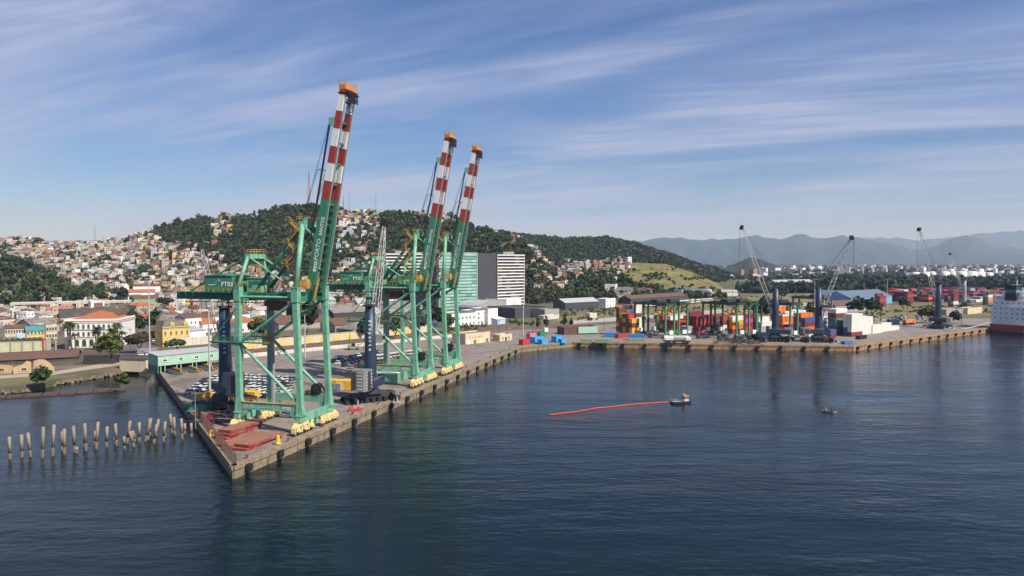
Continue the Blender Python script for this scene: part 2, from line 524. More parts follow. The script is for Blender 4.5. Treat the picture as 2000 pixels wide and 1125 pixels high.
w1 = wnoise(0.55, (0.55, 1.25, 1), 12, 4)
w2 = wnoise(0.10, (0.5, 1.4, 1), -14, 3)
w3 = wnoise(0.012, (0.6, 1.6, 1), 20, 3)          # gusts: calmer and rougher patches
mr = n_.new('ShaderNodeMapRange'); mr.inputs[1].default_value = 0.35; mr.inputs[2].default_value = 0.65
mr.inputs[3].default_value = 0.4; mr.inputs[4].default_value = 1.5
l_.new(w3, mr.inputs[0])
hh = wm_math('MULTIPLY', wm_math('ADD', wm_math('MULTIPLY', w1, 0.40), wm_math('MULTIPLY', w2, 1.1)), mr.outputs[0])
bp_ = n_.new('ShaderNodeBump'); bp_.inputs['Strength'].default_value = 0.40; bp_.inputs['Distance'].default_value = 1.0
l_.new(hh, bp_.inputs['Height']); l_.new(bp_.outputs[0], pb.inputs['Normal'])
MB().add([(-9000, -3000, 0), (9000, -3000, 0), (9000, 5000, 0), (-9000, 5000, 0)], [(0, 1, 2, 3)]).build('water', wm, kind='structure')

# --- land sheet behind the quays
sl = P(0, 754); s0 = P(62, 751); s00 = P(88, 745); s1 = P(112, 738); s2 = P(272, 714)
bank = (sl - s0).normalized()
land = [LEFTEND + Vector((-6, 4, 0)), LEFTEND + Vector((12, 6, 0)), CORNER + NX * -14 + UY * 60, QEND + NX * -12 - UY * 8, Q2 + Vector((-6, 12, 0)), Q3 + Vector((-12, 14, 0)), Q4 - UB * 14,
        Vector((14000, 6000, 0)), Vector((16000, 26000, 0)), Vector((-16000, 26000, 0)), Vector((-16000, 900, 0)), sl + bank * 900, sl, s0, s00, s1, s2]
MB().prism([(p.x, p.y) for p in land][::1], -3, 2.35).build('ground', GROUNDM, kind='structure')

# --- concrete deck of both quays with its walls
deck = [LEFTEND, CORNER, QEND, Q2, Q3, Q4, Q4 - UB * 160, P(1985, 622), P(1700, 622), P(1560, 622), P(1400, 625), P(1200, 633), P(1090, 641), P(1000, 645), P(900, 656), P(690, 676), P(480, 697), P(312, 706)]
MB().prism([(p.x, p.y) for p in deck], -3.2, QZ).build('quay_deck', CONC, kind='structure')


def wall_run(name, a, b, mt, label, th=0.5, top=QZ + 0.02, notch=True):
    """facing of a quay: capping beam and wall panels between pilasters, each panel its own piece"""
    d = (b - a); L = d.length; d.normalize()
    nrm = Vector((d.y, -d.x, 0))
    r = root(name, a, math.atan2(d.y, d.x), label, 'quay wall')
    MB().bx(0, L, -th, 0.9, top - 0.75, top + 0.22).build('capping_beam', mt, r).location = (0, 0, -QZ)
    n = int(L / 11.5)
    for i in range(n):
        x0, x1 = i * L / n + .12, (i + 1) * L / n - .12
        MB().bx(x0, x1, -th + .22, 0.3, -2.6, top - 0.77).build('wall_panel', mt, r).location = (0, 0, -QZ)
    return r


wall_run('quay_wall', CORNER, QEND, WALLC, 'long sunlit concrete quay wall below the three green gantry cranes')
wall_run('quay_wall', LEFTEND, CORNER, WALLC, 'shaded end wall of the pier beside the standing piles', th=0.35)
wall_run('quay_wall', QEND, Q2, WALLC, 'short angled quay wall beneath the bright blue and red boxes')
wall_run('quay_wall', Q2, Q3, WALLO, 'brown quay wall facing the camera before the container yard')
wall_run('quay_wall', Q3, Q4, WALLO, 'ochre quay wall running off towards the moored ship')

# --- crane rails in the deck, expansion joints
for x in (0.0, -18.0):
    for k in (-.18, .12):
        MB().bx(x + k, x + k + .08, 4 if x == 0 else 20, 232, 0.0, 0.012).build('crane_rail', RUST, loc=QL(0, 0, .004), rz=QROT, kind='structure')
mj = MB()
for y in range(12, 240, 12):
    mj.bx(max(-46, 1.5 - y * 1.05), 1.4, y, y + .12, 0, .005)
mj.build('expansion_joint', ASPH, loc=QL(0, 0, .003), rz=QROT, kind='structure')


def strip(name, pts, mt, dz, z=2.35):
    """a flat sheet over the ground given by the pixels of its outline"""
    ps = [P(a, b, z) for a, b in pts]
    return MB().add([(p.x, p.y, z + dz) for p in ps], [tuple(range(len(ps)))]).build(name, mt, kind='structure')


# --- roads, tracks and fields
strip('rail_yard', [(470, 702), (700, 676), (1000, 646), (1200, 634), (1420, 622), (1660, 606), (1650, 592), (1420, 606), (1180, 624), (1000, 632), (880, 640), (700, 652), (470, 674)], BALL, .05)
strip('street', [(226, 700), (318, 700), (262, 640), (237, 612), (225, 598), (212, 598), (218, 612), (232, 648)], ASPH, .04)
strip('street', [(-60, 706), (226, 700.5), (470, 700.5), (470, 690), (226, 690), (88, 692), (-60, 694)], ASPH, .045)
strip('concrete_road', [(1120, 634), (1300, 620), (1480, 606), (1600, 595), (1680, 588), (1680, 584), (1590, 590), (1470, 600), (1290, 613), (1120, 626)], mat('pale_road', (0.36, 0.35, 0.33), .9, var=.1, vscale=.1), .09)
strip('field', [(1080, 628), (1180, 622), (1400, 605), (1500, 597), (1660, 583), (1660, 574), (1500, 572), (1400, 590), (1250, 606), (1080, 616)], DRYG, .03)
strip('field', [(1690, 622), (1860, 618), (1980, 612), (1980, 594), (1830, 592), (1690, 600)], DRYG, .03)
strip('path', [(-60, 744), (100, 733), (215, 716), (262, 707), (240, 701), (190, 712), (100, 727), (-60, 738)], PATHM, .05)
strip('grass_bank', [(-80, 757), (0, 752.5), (60, 750), (86, 744), (110, 737.5), (60, 738), (-80, 745)], GRASS, .10, 2.3)
strip('grass_bank', [(200, 722), (275, 714), (268, 707), (215, 716.5)], GRASS, .07)
mg = MB()
for t0, t1 in (((470, 690), (1000, 638)), ((470, 685), (1000, 635)), ((470, 680), (1010, 632)), ((1000, 640), (1640, 602)), ((1000, 643), (1640, 606))):
    a, b = P(*t0, 2.35), P(*t1, 2.35)
    d = (b - a).normalized(); w = Vector((d.y, -d.x, 0))
    m_ = MB()
    for k in (-.75, .75):
        m_.beam(a + w * k + Vector((0, 0, .16)), b + w * k + Vector((0, 0, .16)), .12, .16)
    L = (b - a).length
    for i in range(int(L / 2.4)):
        c = a + d * (i * 2.4)
        m_.beam(c - w * 1.3 + Vector((0, 0, .08)), c + w * 1.3 + Vector((0, 0, .08)), .3, .06)
    m_.build('railway_track', RUST, kind='structure')

# stony shore below the left bank
ms = MB()
for i in range(150):
    t = i / 149
    p = ((sl + bank * 60).lerp(s0, t * 2) if t < .5 else s1.lerp(s2, t * 2 - 1)) + Vector((rng.normal(0, .8), -1.2 + rng.normal(0, .6), 0))
    s = .35 + rng.random() * .5
    ms.box((p.x, p.y, .3 + rng.random() * .9), (s * 1.6, s * 1.2, s), rz=rng.random() * 3)
ms.build('shore_rocks', WALLC, kind='stuff')

# ------------------------------------------------------------------ hills
def ridge(px, py, dr, df, back=260.0, rough=7.0):
    return dict(px=np.array(px, float), py=np.array(py, float), dr=np.array(dr, float), df=np.array(df, float), back=back, rough=rough)


HILLS = [
    ridge([-420, -200, 0, 60, 130, 200, 260, 300, 350, 430, 480, 530, 580, 630, 690, 760, 820, 880, 930, 1000, 1040, 1080, 1130],
          [478, 472, 468, 471, 477, 475, 463, 449, 433, 424, 429, 413, 403, 403, 414, 417, 422, 424, 448, 464, 486, 520, 575],
          [1180] * 4 + [1150, 1140, 1130, 1110, 1100, 1090, 1090, 1080, 1080, 1080, 1070, 1060, 1050, 1040, 1000, 960, 930, 900, 850],
          [760, 760, 770, 775, 780, 780, 780, 775, 770, 770, 770, 765, 765, 765, 765, 765, 760, 755, 745, 735, 735, 735, 740]),
    ridge([-420, -100, 0, 60, 110, 150], [500, 500, 508, 520, 552, 592], [735] * 6, [640] * 6, 90, 3),
    ridge([820, 900, 960, 1000, 1060, 1110, 1180, 1230, 1280, 1330, 1360, 1400, 1440], [450, 452, 455, 461, 466, 471, 468, 478, 492, 508, 521, 531, 548],
          [1650] * 13, [1150] * 13, 380, 9),
    ridge([1000, 1040, 1060, 1120, 1180, 1220, 1260, 1300, 1350, 1400, 1435], [600, 550, 530, 517, 515, 514, 514, 516, 531, 553, 578],
          [985] * 11, [800, 800, 800, 810, 810, 815, 815, 820, 820, 830, 840], 110, 4),
]


def terrain(px, d, layers=False):
    """ground height where the bearing px (a photo column) meets the distance d"""
    px, d = np.asarray(px, float), np.asarray(d, float)
    x = (px - 1000) / FPX * d
    out = np.full(np.broadcast(px, d).shape, 2.3)
    which = np.full(out.shape, -1)
    for i, h in enumerate(HILLS):
        py = np.interp(px, h['px'], h['py']); dr = np.interp(px, h['px'], h['dr']); df = np.interp(px, h['px'], h['df'])
        zr = CAM_Z + (512.5 - py) / FPX * dr
        t = np.clip((d - df) / (dr - df), 0, 1)
        pr = 0.35 * t + 0.65 * t * t * (3 - 2 * t)
        pr = np.where(d > dr, np.exp(-((d - dr) / h['back']) ** 2), pr)
        edge = np.clip((px - h['px'][0]) / 60, 0, 1) * np.clip((h['px'][-1] - px) / 30, 0, 1) if i in (2,) else np.clip((h['px'][-1] - px) / 25, 0, 1)
        if i == 3: edge = edge * np.clip((px - h['px'][0]) / 30, 0, 1)
        nz = (fbm(x / 120 + 9 * i, d / 120, 4) - .47) * h['rough'] * 2.2 * np.minimum(1, t * 4) * (1 - .7 * (t > .9))
        z = 2.3 + (np.maximum(zr, 3) - 2.3) * pr * edge + nz * edge
        which = np.where(z > out, i, which)
        out = np.maximum(out, z)
    return (out, which) if layers else out


def hill_sheet(name, px0, px1, d0, d1, nu, nv, mats, mfun):
    pu = np.linspace(px0, px1, nu); dv = np.geomspace(d0, d1, nv)
    A, D = np.meshgrid(pu, dv, indexing='ij')
    Z, W = terrain(A, D, True)
    X = (A - 1000) / FPX * D
    Z = np.where(Z < 2.36, 1.6, Z)
    vs = np.stack([X, D, Z], -1).reshape(-1, 3)
    idx = np.arange(nu * nv).reshape(nu, nv)
    f = np.stack([idx[:-1, :-1], idx[1:, :-1], idx[1:, 1:], idx[:-1, 1:]], -1).reshape(-1, 4)
    mi = mfun(A, D, Z, W)[:-1, :-1].reshape(-1)
    me = np_mesh(name, vs, f, mats, mi)
    me.polygons.foreach_set('use_smooth', [True] * len(me.polygons))
    return ob(name, me, kind='structure')


hill_sheet('hill', -420, 1460, 620, 2600, 380, 190, [HILLM, SLOPEG],
           lambda A, D, Z, W: np.where((W == 3) & (A > 1215 + 25 * (fbm(A / 30, D / 40) - .5)), 1, 0))


def march(px, py, d0=600., d1=2400., n=450):
    """where rays through pixels meet the hills; nan where they pass over"""
    px, py = np.asarray(px, float), np.asarray(py, float)
    ds = np.geomspace(d0, d1, n)
    z = terrain(px[:, None], ds[None, :])
    zr = CAM_Z + (512.5 - py[:, None]) / FPX * ds[None, :]
    hit = z >= zr
    k = hit.argmax(1)
    ok = hit.any(1) & (z[np.arange(len(px)), k] > 2.5)
    d = np.where(ok, ds[k], np.nan)
    return (px - 1000) / FPX * d, d, z[np.arange(len(px)), k]


def inpoly(px, py, poly):
    r = np.zeros(len(px), bool)
    n = len(poly)
    for i in range(n):
        (x1, y1), (x2, y2) = poly[i], poly[(i + 1) % n]
        c = ((y1 > py) != (y2 > py)) & (px < (x2 - x1) * (py - y1) / (y2 - y1 + 1e-9) + x1)
        r ^= c
    return r


# far hill and mountain ranges
def far_ridge(name, px, py, d, depth, seed, mt, amp):
    pu = np.linspace(px[0], px[-1], 260)
    top = np.interp(pu, px, py)
    vs, nrow = [], 15
    for j in range(nrow):
        t = j / (nrow - 1)
        dd = d - depth * (1 - t) if t <= 1 else d
        zr = (CAM_Z + (512.5 - top) / FPX * d)
        nzz = (fbm(pu / 22 + seed, np.full_like(pu, t * 5 + seed), 5) - .47) * amp * math.sin(math.pi * min(t, .93)) \
            + (np.abs(fbm(pu / 14 + seed, np.full_like(pu, 3.3), 5) - .47) * -1.6 + .12) * amp * .55 * (t > .5)
        z = 2.0 + (zr - 2) * (t ** 1.25) + nzz
        z = np.where(np.full_like(pu, t) == 0, -5, z)
        vs.append(np.stack([(pu - 1000) / FPX * dd, np.full_like(pu, dd), z], -1))
    # back slope
    vs.append(np.stack([(pu - 1000) / FPX * (d + depth * .6), np.full_like(pu, d + depth * .6), np.full_like(pu, -5.)], -1))
    V = np.concatenate(vs); nu = len(pu); nr = nrow + 1
    idx = np.arange(nu * nr).reshape(nr, nu)
    f = np.stack([idx[:-1, :-1], idx[:-1, 1:], idx[1:, 1:], idx[1:, :-1]], -1).reshape(-1, 4)
    me = np_mesh(name, V, f, [mt])
    me.polygons.foreach_set('use_smooth', [True] * len(me.polygons))
    return ob(name, me, kind='structure')


far_ridge('mountain_range', [-900, 300, 900, 1180, 1240, 1320, 1370, 1430, 1480, 1530, 1570, 1610, 1650, 1690, 1740, 1800, 1850, 1875, 1910, 1950, 2000, 2100, 2400, 3000],
          [480, 478, 476, 480, 470, 463, 468, 465, 461, 466, 458, 467, 458, 469, 478, 490, 466, 457, 468, 482, 488, 480, 470, 480], 10500, 3200, 2.3, MOUNT, 260)
far_ridge('mountain_range', [-900, 400, 1200, 1300, 1400, 1600, 1690, 1750, 1800, 1900, 1960, 2000, 2200, 3000],
          [474, 470, 473, 468, 474, 468, 465, 464, 470, 458, 452, 451, 448, 460], 15500, 3600, 6.1, MOUNT, 300)
far_ridge('distant_hill', [1385, 1412, 1438, 1462, 1482, 1505, 1535, 1560], [528, 523, 513, 503, 506, 514, 524, 529], 2500, 300, 1.7, mat('dark_wooded_hill', (0.018, 0.027, 0.016), .95, var=.4, vscale=.02, bump=.6, bscale=.08), 12)
far_ridge('distant_hill', [1930, 1960, 2000, 2060, 2140], [526, 519, 517, 518, 526], 5200, 420, 4.4, MOUNT, 18)

# --- haze
hz = bpy.data.materials.new('haze_air'); hz.use_nodes = True
hz.node_tree.nodes.clear()
ho = hz.node_tree.nodes.new('ShaderNodeOutputMaterial')
hv = hz.node_tree.nodes.new('ShaderNodeVolumePrincipled')
hv.inputs['Color'].default_value = (0.47, 0.65, 1.0, 1)
hv.inputs['Absorption Color'].default_value = (1, 1, 1, 1)
hv.inputs['Density'].default_value = 6.6e-5
hv.inputs['Anisotropy'].default_value = 0.0
hz.node_tree.links.new(hv.outputs[0], ho.inputs['Volume'])
MB().bx(-22000, 22000, -3500, 27000, -8, 840).build('haze', hz, kind='stuff')

# ================================================================== the three quay gantry cranes
V = Vector
LEGTOP = 36.8
BD = V((0.192, 0, 0.9814))                 # the way the raised boom points
BN = V((-0.9814, 0, 0.192))                # its upper side, facing the land
B0 = V((0.1, 0, 34.4))
_parts = {}


def cpart(key, name, fn, mats, parent, loc=(0, 0, 0), smooth=False):
    """a part whose mesh is made once and shared by the three cranes"""
    if key not in _parts:
        m = MB(); fn(m); _parts[key] = m.mesh(name, mats, smooth)
    return ob(name, _parts[key], parent, loc)


def boxleg(m, x0, x1, y, ztop):
    # a box leg that flares at its foot, with a collar near the top
    pts = [(x0, 4.75, 1.9, 1.7), (x0 + (x1 - x0) * .12, 8.5, 1.35, 1.3), (x1, ztop - 4, 1.35, 1.3), (x1, ztop - 3.7, 1.75, 1.6), (x1, ztop, 1.8, 1.65)]
    for (a, z0, wx0, wy0), (b, z1, wx1, wy1) in zip(pts[:-1], pts[1:]):
        vs = []
        for x, z, wx, wy in ((a, z0, wx0, wy0), (b, z1, wx1, wy1)):
            for i, j in ((-.5, -.5), (.5, -.5), (.5, .5), (-.5, .5)):
                vs.append((x + i * wx, y + j * wy, z))
        m.add(vs, MB.BF)
    for z in (14, 24, 31):
        t = (z - 8.5) / (ztop - 12.5)
        x = x0 + (x1 - x0) * t
        m.bx(x - .72, x + .72, y - .70, y + .70, z, z + .12)


def bogies(m, s):
    """equaliser beams and wheel trucks of one corner; s = direction along the rail"""
    m.beam((0, s * 1.2, 2.35), (0, s * 3.2, 1.5), .9, 1.0)
    for c in (2.4, 5.4, 8.4):
        m.beam((0, s * (c - 1.2), 1.05), (0, s * (c + 1.1), 1.05), 1.0, .75)
        m.beam((0, s * (c - .9), 1.35), (0, s * c, 2.15), .85, .7)
        m.beam((0, s * c, 2.15), (0, s * (c + .9), 1.35), .8, .6)
        m.box((.62, s * (c + .35), 1.35), (.5, .9, .8))
        m.box((.66, s * (c - .6), .95), (.45, .7, .55))
        for w in (-.75, .75):
            y = s * (c + w)
            m.tube((-.3, y, .42), (.3, y, .42), .42, n=10, m=1)
            m.box((0, y, .66), (.85, .62, .42))
    m.box((0, s * 4.0, 1.95), (.9, 3.4, .62))
    m.box((0, s * 7.2, 1.85), (.8, 2.6, .5))
    if s > 0:
        m.box((0, s * 9.9, .9), (.7, .5, .8), m=2)
        m.box((.1, s * 10.3, .8), (.35, .4, .35), m=2)


def girder(m, y):
    m.bx(-40.5, 1.2, y - .55, y + .55, 33.3, 35.1)
    m.bx(-40.5, 1.2, y - .75, y + .75, 33.2, 33.32)
    for x in range(-38, 1, 3):
        m.bx(x, x + .12, y - .6, y + .6, 33.33, 35.05)


def boomg(m, y):
    L = 53.1
    cuts = [0, 8.3, 16.6, 24.9, 29.5, 34.0, 38.3, 42.7, 47.1, 51.1, 53.1]
    mi = [0, 0, 0, 1, 2, 1, 2, 1, 2, 1]
    for a, b, k in zip(cuts[:-1], cuts[1:], mi):
        vs = []
        for t in (a, b):
            c = B0 + BD * t
            dp = 2.45 - 0.95 * t / L
            w = 1.0
            for i, j in ((-.5, -.5), (.5, -.5), (.5, .5), (-.5, .5)):
                p = c + BN * (j * dp)
                vs.append((p.x, y + i * w, p.z))
        m.add(vs, MB.BF, k)
        if b < 53:                                       # joint plates
            c = B0 + BD * b
            dp = 2.49 - 0.95 * b / L
            q = c + BN * (-dp * .5 - .02); q2 = c + BN * (dp * .5 + .02)
            m.beam((q.x, y, q.z), (q2.x, y, q2.z), 1.04, .14, k)
    # trolley rail along the under side
    a = B0 + BN * -1.5 + BD * .5; b = B0 + BD * 52 + BN * -.95
    m.beam((a.x, y, a.z), (b.x, y, b.z), .25, .22, 3)


def boom_inner(m):
    """walkway, ladders, festoon and cross ties between the two boom girders"""
    for t in np.arange(3, 52, 5.2):
        c = B0 + BD * t
        m.beam((c.x, -2.1, c.z), (c.x, 2.1, c.z), .45, .45, 0)
    for y in (-1.9, -1.2):
        a = B0 + BD * 2 + BN * -.6; b = B0 + BD * 51 + BN * -.3
        m.beam((a.x, y, a.z), (b.x, y, b.z), .09, m=1)
        a = B0 + BD * 2 + BN * .5; b = B0 + BD * 51 + BN * .4
        m.beam((a.x, y, a.z), (b.x, y, b.z), .09, m=1)
    for t in np.arange(2.2, 51, 1.1):
        c = B0 + BD * t + BN * -.5
        m.beam((c.x, -1.9, c.z), (c.x, -1.1, c.z), .08, m=1)
    for t in np.arange(2.5, 50, 2.6):
        c = B0 + BD * t
        p, q = c + BN * -.6, c + BD * 1.3 + BN * .5
        m.beam((p.x, -1.9, p.z), (q.x, -1.9, q.z), .08, m=1)
    for y in (.3, .9):
        a = B0 + BD * 1 + BN * -1.0; b = B0 + BD * 50 + BN * -.6
        m.beam((a.x, y, a.z), (b.x, y, b.z), .07, m=2)
    for t in np.arange(2, 24, 2.2):
        c = B0 + BD * t + BN * -.4
        m.box((c.x, .6, c.z), (.6, .7, .5), m=2)
        m.box((c.x, 1.5, c.z + .5), (.4, .3, .9), m=0)


def bracket(m):
    c = B0 + BD * 44.3 + BN * 1.6
    for y in (-2.6, 2.6):
        m.box((c.x, y, c.z), (1.5, .5, 1.9))
    m.beam((c.x, -2.6, c.z), (c.x, 2.6, c.z), .5, .7)


def forestay(m, y):
    c = B0 + BD * 43.8 + BN * 2.2
    d = B0 + BD * 14 + BN * 2.2
    m.beam((c.x, y, c.z), (d.x, y, d.z), .34, .42)
    for t in (20, 32):
        q = B0 + BD * t + BN * 3.3; p = B0 + BD * t + BN * 1.2
        m.beam((p.x, y, p.z), (q.x, y, q.z), .16)


def boom_cables(m):
    c = B0 + BD * 43.5 + BN * 2.4
    for y in (-2.6, -2.2, 2.2, 2.6):
        m.tube((c.x, y, c.z), (-2.2, y * .8, 53.2), .045, n=4)
        e = B0 + BD * 32 + BN * 3.4
        m.tube((e.x, y, e.z), (-2.4, y * .8, 53.0), .04, n=4)


def tip(m):
    c = B0 + BD * 52.6
    m.box((c.x, 0, c.z + .5), (1.9, 5.6, 1.2), 0)
    m.bx(c.x - 1.3, c.x + 1.6, -2.9, 2.9, c.z - .9, c.z - .75, 1)
    for y in np.arange(-2.2, 2.3, .62):
        m.beam((c.x + 1.5, y, c.z - 3), (c.x + 1.5, y, c.z - .2), .16, m=1)
        m.beam((c.x + 1.5, y, c.z - 2.2), (c.x + .4, y, c.z - 2.8), .12, m=1)
    for z in (-3, -2.2, -1.3):
        m.beam((c.x + 1.5, -2.4, c.z + z), (c.x + 1.5, 2.4, c.z + z), .18, m=1)
    m.rail([(c.x - .9, -2.7, c.z + 1.1), (c.x + .9, -2.7, c.z + 1.1), (c.x + .9, 2.7, c.z + 1.1), (c.x - .9, 2.7, c.z + 1.1), (c.x - .9, -2.7, c.z + 1.1)], 1.0, 2, 1.1)


def stairs(m):
    # zig-zag stair up the main frame, on its landward side
    z = 37.2
    k = 0
    while z < 51.5:
        xa, xb = (-6.6, -3.6) if k % 2 == 0 else (-3.6, -6.6)
        xs = .75 * (z - 37) / 14
        for y in (-3.7, -2.9):
            m.beam((xa + xs * 2, y, z), (xb + xs * 2, y, z + 2.7), .12, .24)
            m.beam((xa + xs * 2, y, z + 1), (xb + xs * 2, y, z + 3.7), .07)
        for i in range(9):
            t = i / 8
            m.box((xa + (xb - xa) * t + xs * 2, -3.3, z + 2.7 * t), (.28, .8, .05))
        m.bx(min(xb - .7, xb + .7) + xs * 2, max(xb - .7, xb + .7) + xs * 2, -3.9, -2.7, z + 2.62, z + 2.72)
        m.rail([(xb - .7 + xs * 2, -3.9, z + 2.7), (xb + .7 + xs * 2, -3.9, z + 2.7)], 1.0, 0, .8)
        z += 2.75; k += 1


def walk_rails(m):
    m.rail([(-40.5, -3.6, 35.2), (-32, -3.6, 35.2)], 1.1, 0, 1.5)
    m.rail([(-40.5, -3.6, 35.2), (-40.5, 3.6, 35.2), (-32, 3.6, 35.2)], 1.1, 0, 1.5)
    m.rail([(-32, -4.4, 35.2), (-19.6, -4.4, 35.2)], 1.1, 0, 1.5)
    m.rail([(-16.2, -3.9, 35.2), (-2.5, -3.9, 35.2)], 1.1, 0, 1.5)
    m.rail([(-16.2, 3.9, 35.2), (-2.5, 3.9, 35.2)], 1.1, 0, 1.5)
    m.rail([(-19.2, -7.9, 36.9), (-16.6, -7.9, 36.9), (-16.6, -5.4, 36.9)], 1.1, 0, 1.2)
    m.rail([(-2.2, -7.9, 36.9), (.6, -7.9, 36.9), (2.2, -5, 36.9)], 1.1, 0, 1.2)


def land_top_rails(m):
    m.rail([(-18.6, -3.1, 45.3), (-18.6, 3.1, 45.3), (-16.6, 3.1, 45.3), (-16.6, -3.1, 45.3), (-18.6, -3.1, 45.3)], 1.1, 0, 1.2)
    for z in (41.5, 43.2):
        m.rail([(-17.6, -1.9, z), (-17.6, 2.6, z)], 1.0, 0, 1.0)
    m.beam((-17.6, 1.2, 36), (-17.6, 1.2, 45), .14); m.beam((-17.6, 1.9, 36), (-17.6, 1.9, 45), .14)


def apex_rails(m):
    m.rail([(-3.0, -3.2, 53.6), (.3, -3.2, 53.6), (.3, 3.2, 53.6), (-3.0, 3.2, 53.6), (-3, -3.2, 53.6)], 1.1, 0, 1.1)
    m.rail([(-4.6, -3.4, 50.4), (-2.4, -3.4, 50.4)], 1.0, 0, 1.0)


def hinge_cabins(m):
    # inspection cabins and ladders by the boom hinge
    m.box((.4, -4.9, 37.6), (1.9, 1.6, 2.2)); m.rail([(-.6, -5.8, 38.8), (1.6, -5.8, 38.8)], 1, 0, .8)
    for k in range(7):
        m.beam((2.2 + .2 * k, -3.9, 34.3 + k * .7), (2.2 + .2 * k, -3.2, 34.3 + k * .7), .14)
    m.beam((2.1, -3.9, 33.5), (3.6, -3.9, 39.2), .16); m.beam((2.1, -3.2, 33.5), (3.6, -3.2, 39.2), .16)


def walkway(m):
    m.bx(-41, -31.5, -3.7, 3.7, 35.06, 35.18)
    m.bx(-32, -19, -4.5, 4.5, 35.10, 35.2)
    m.bx(-16.5, -2.4, -4, -3.2, 35.06, 35.18)
    m.bx(-16.5, -2.4, 3.2, 4, 35.06, 35.18)
    for x in np.arange(-39, -3, 2.2):
        m.beam((x, -4, 35), (x, -3, 33.6), .1)
        m.beam((x, -3.9, 35), (x, -.6, 34.7), .14)


def house(m):
    # machine house with a shallow gabled roof
    x0, x1, y0, y1, z0, z1, zr = -30.8, -22.2, -3.6, 3.6, 35.25, 39.4, 40.0
    m.bx(x0, x1, y0, y1, z0, z1)
    xm = (x0 + x1) / 2
    m.add([(x0 - .2, y0 - .2, z1 + .02), (xm, y0 - .2, zr), (x1 + .2, y0 - .2, z1 + .02), (x0 - .2, y1 + .2, z1 + .02), (xm, y1 + .2, zr), (x1 + .2, y1 + .2, z1 + .02)],
          [(0, 2, 1), (3, 4, 5), (0, 1, 4, 3), (1, 2, 5, 4), (0, 3, 5, 2)])
    for x in np.arange(x0 + .7, x1, 1.2):
        m.bx(x, x + .05, y0 - .03, y0 + .02, z0, z1)
    for x in (-29, -26.6, -24.2):
        m.bx(x, x + .3, y0 - .12, y0 + .02, z0 - .3, z0 + .5, 1)


def plate(m):
    m.bx(-.9, .9, -.1, .1, 0, .1)


def landframe(m, s):
    m.tube((-18, s * 6.7, 36.6), (-17.7, s * 3.0, 44.4), .55, .45, n=10)


def mast(m, s):
    m.tube((-1.1, s * 6.7, 36.6), (-1.5, s * 2.7, 52.6), .72, .6, n=12)


def mobile_wheelsets(): pass


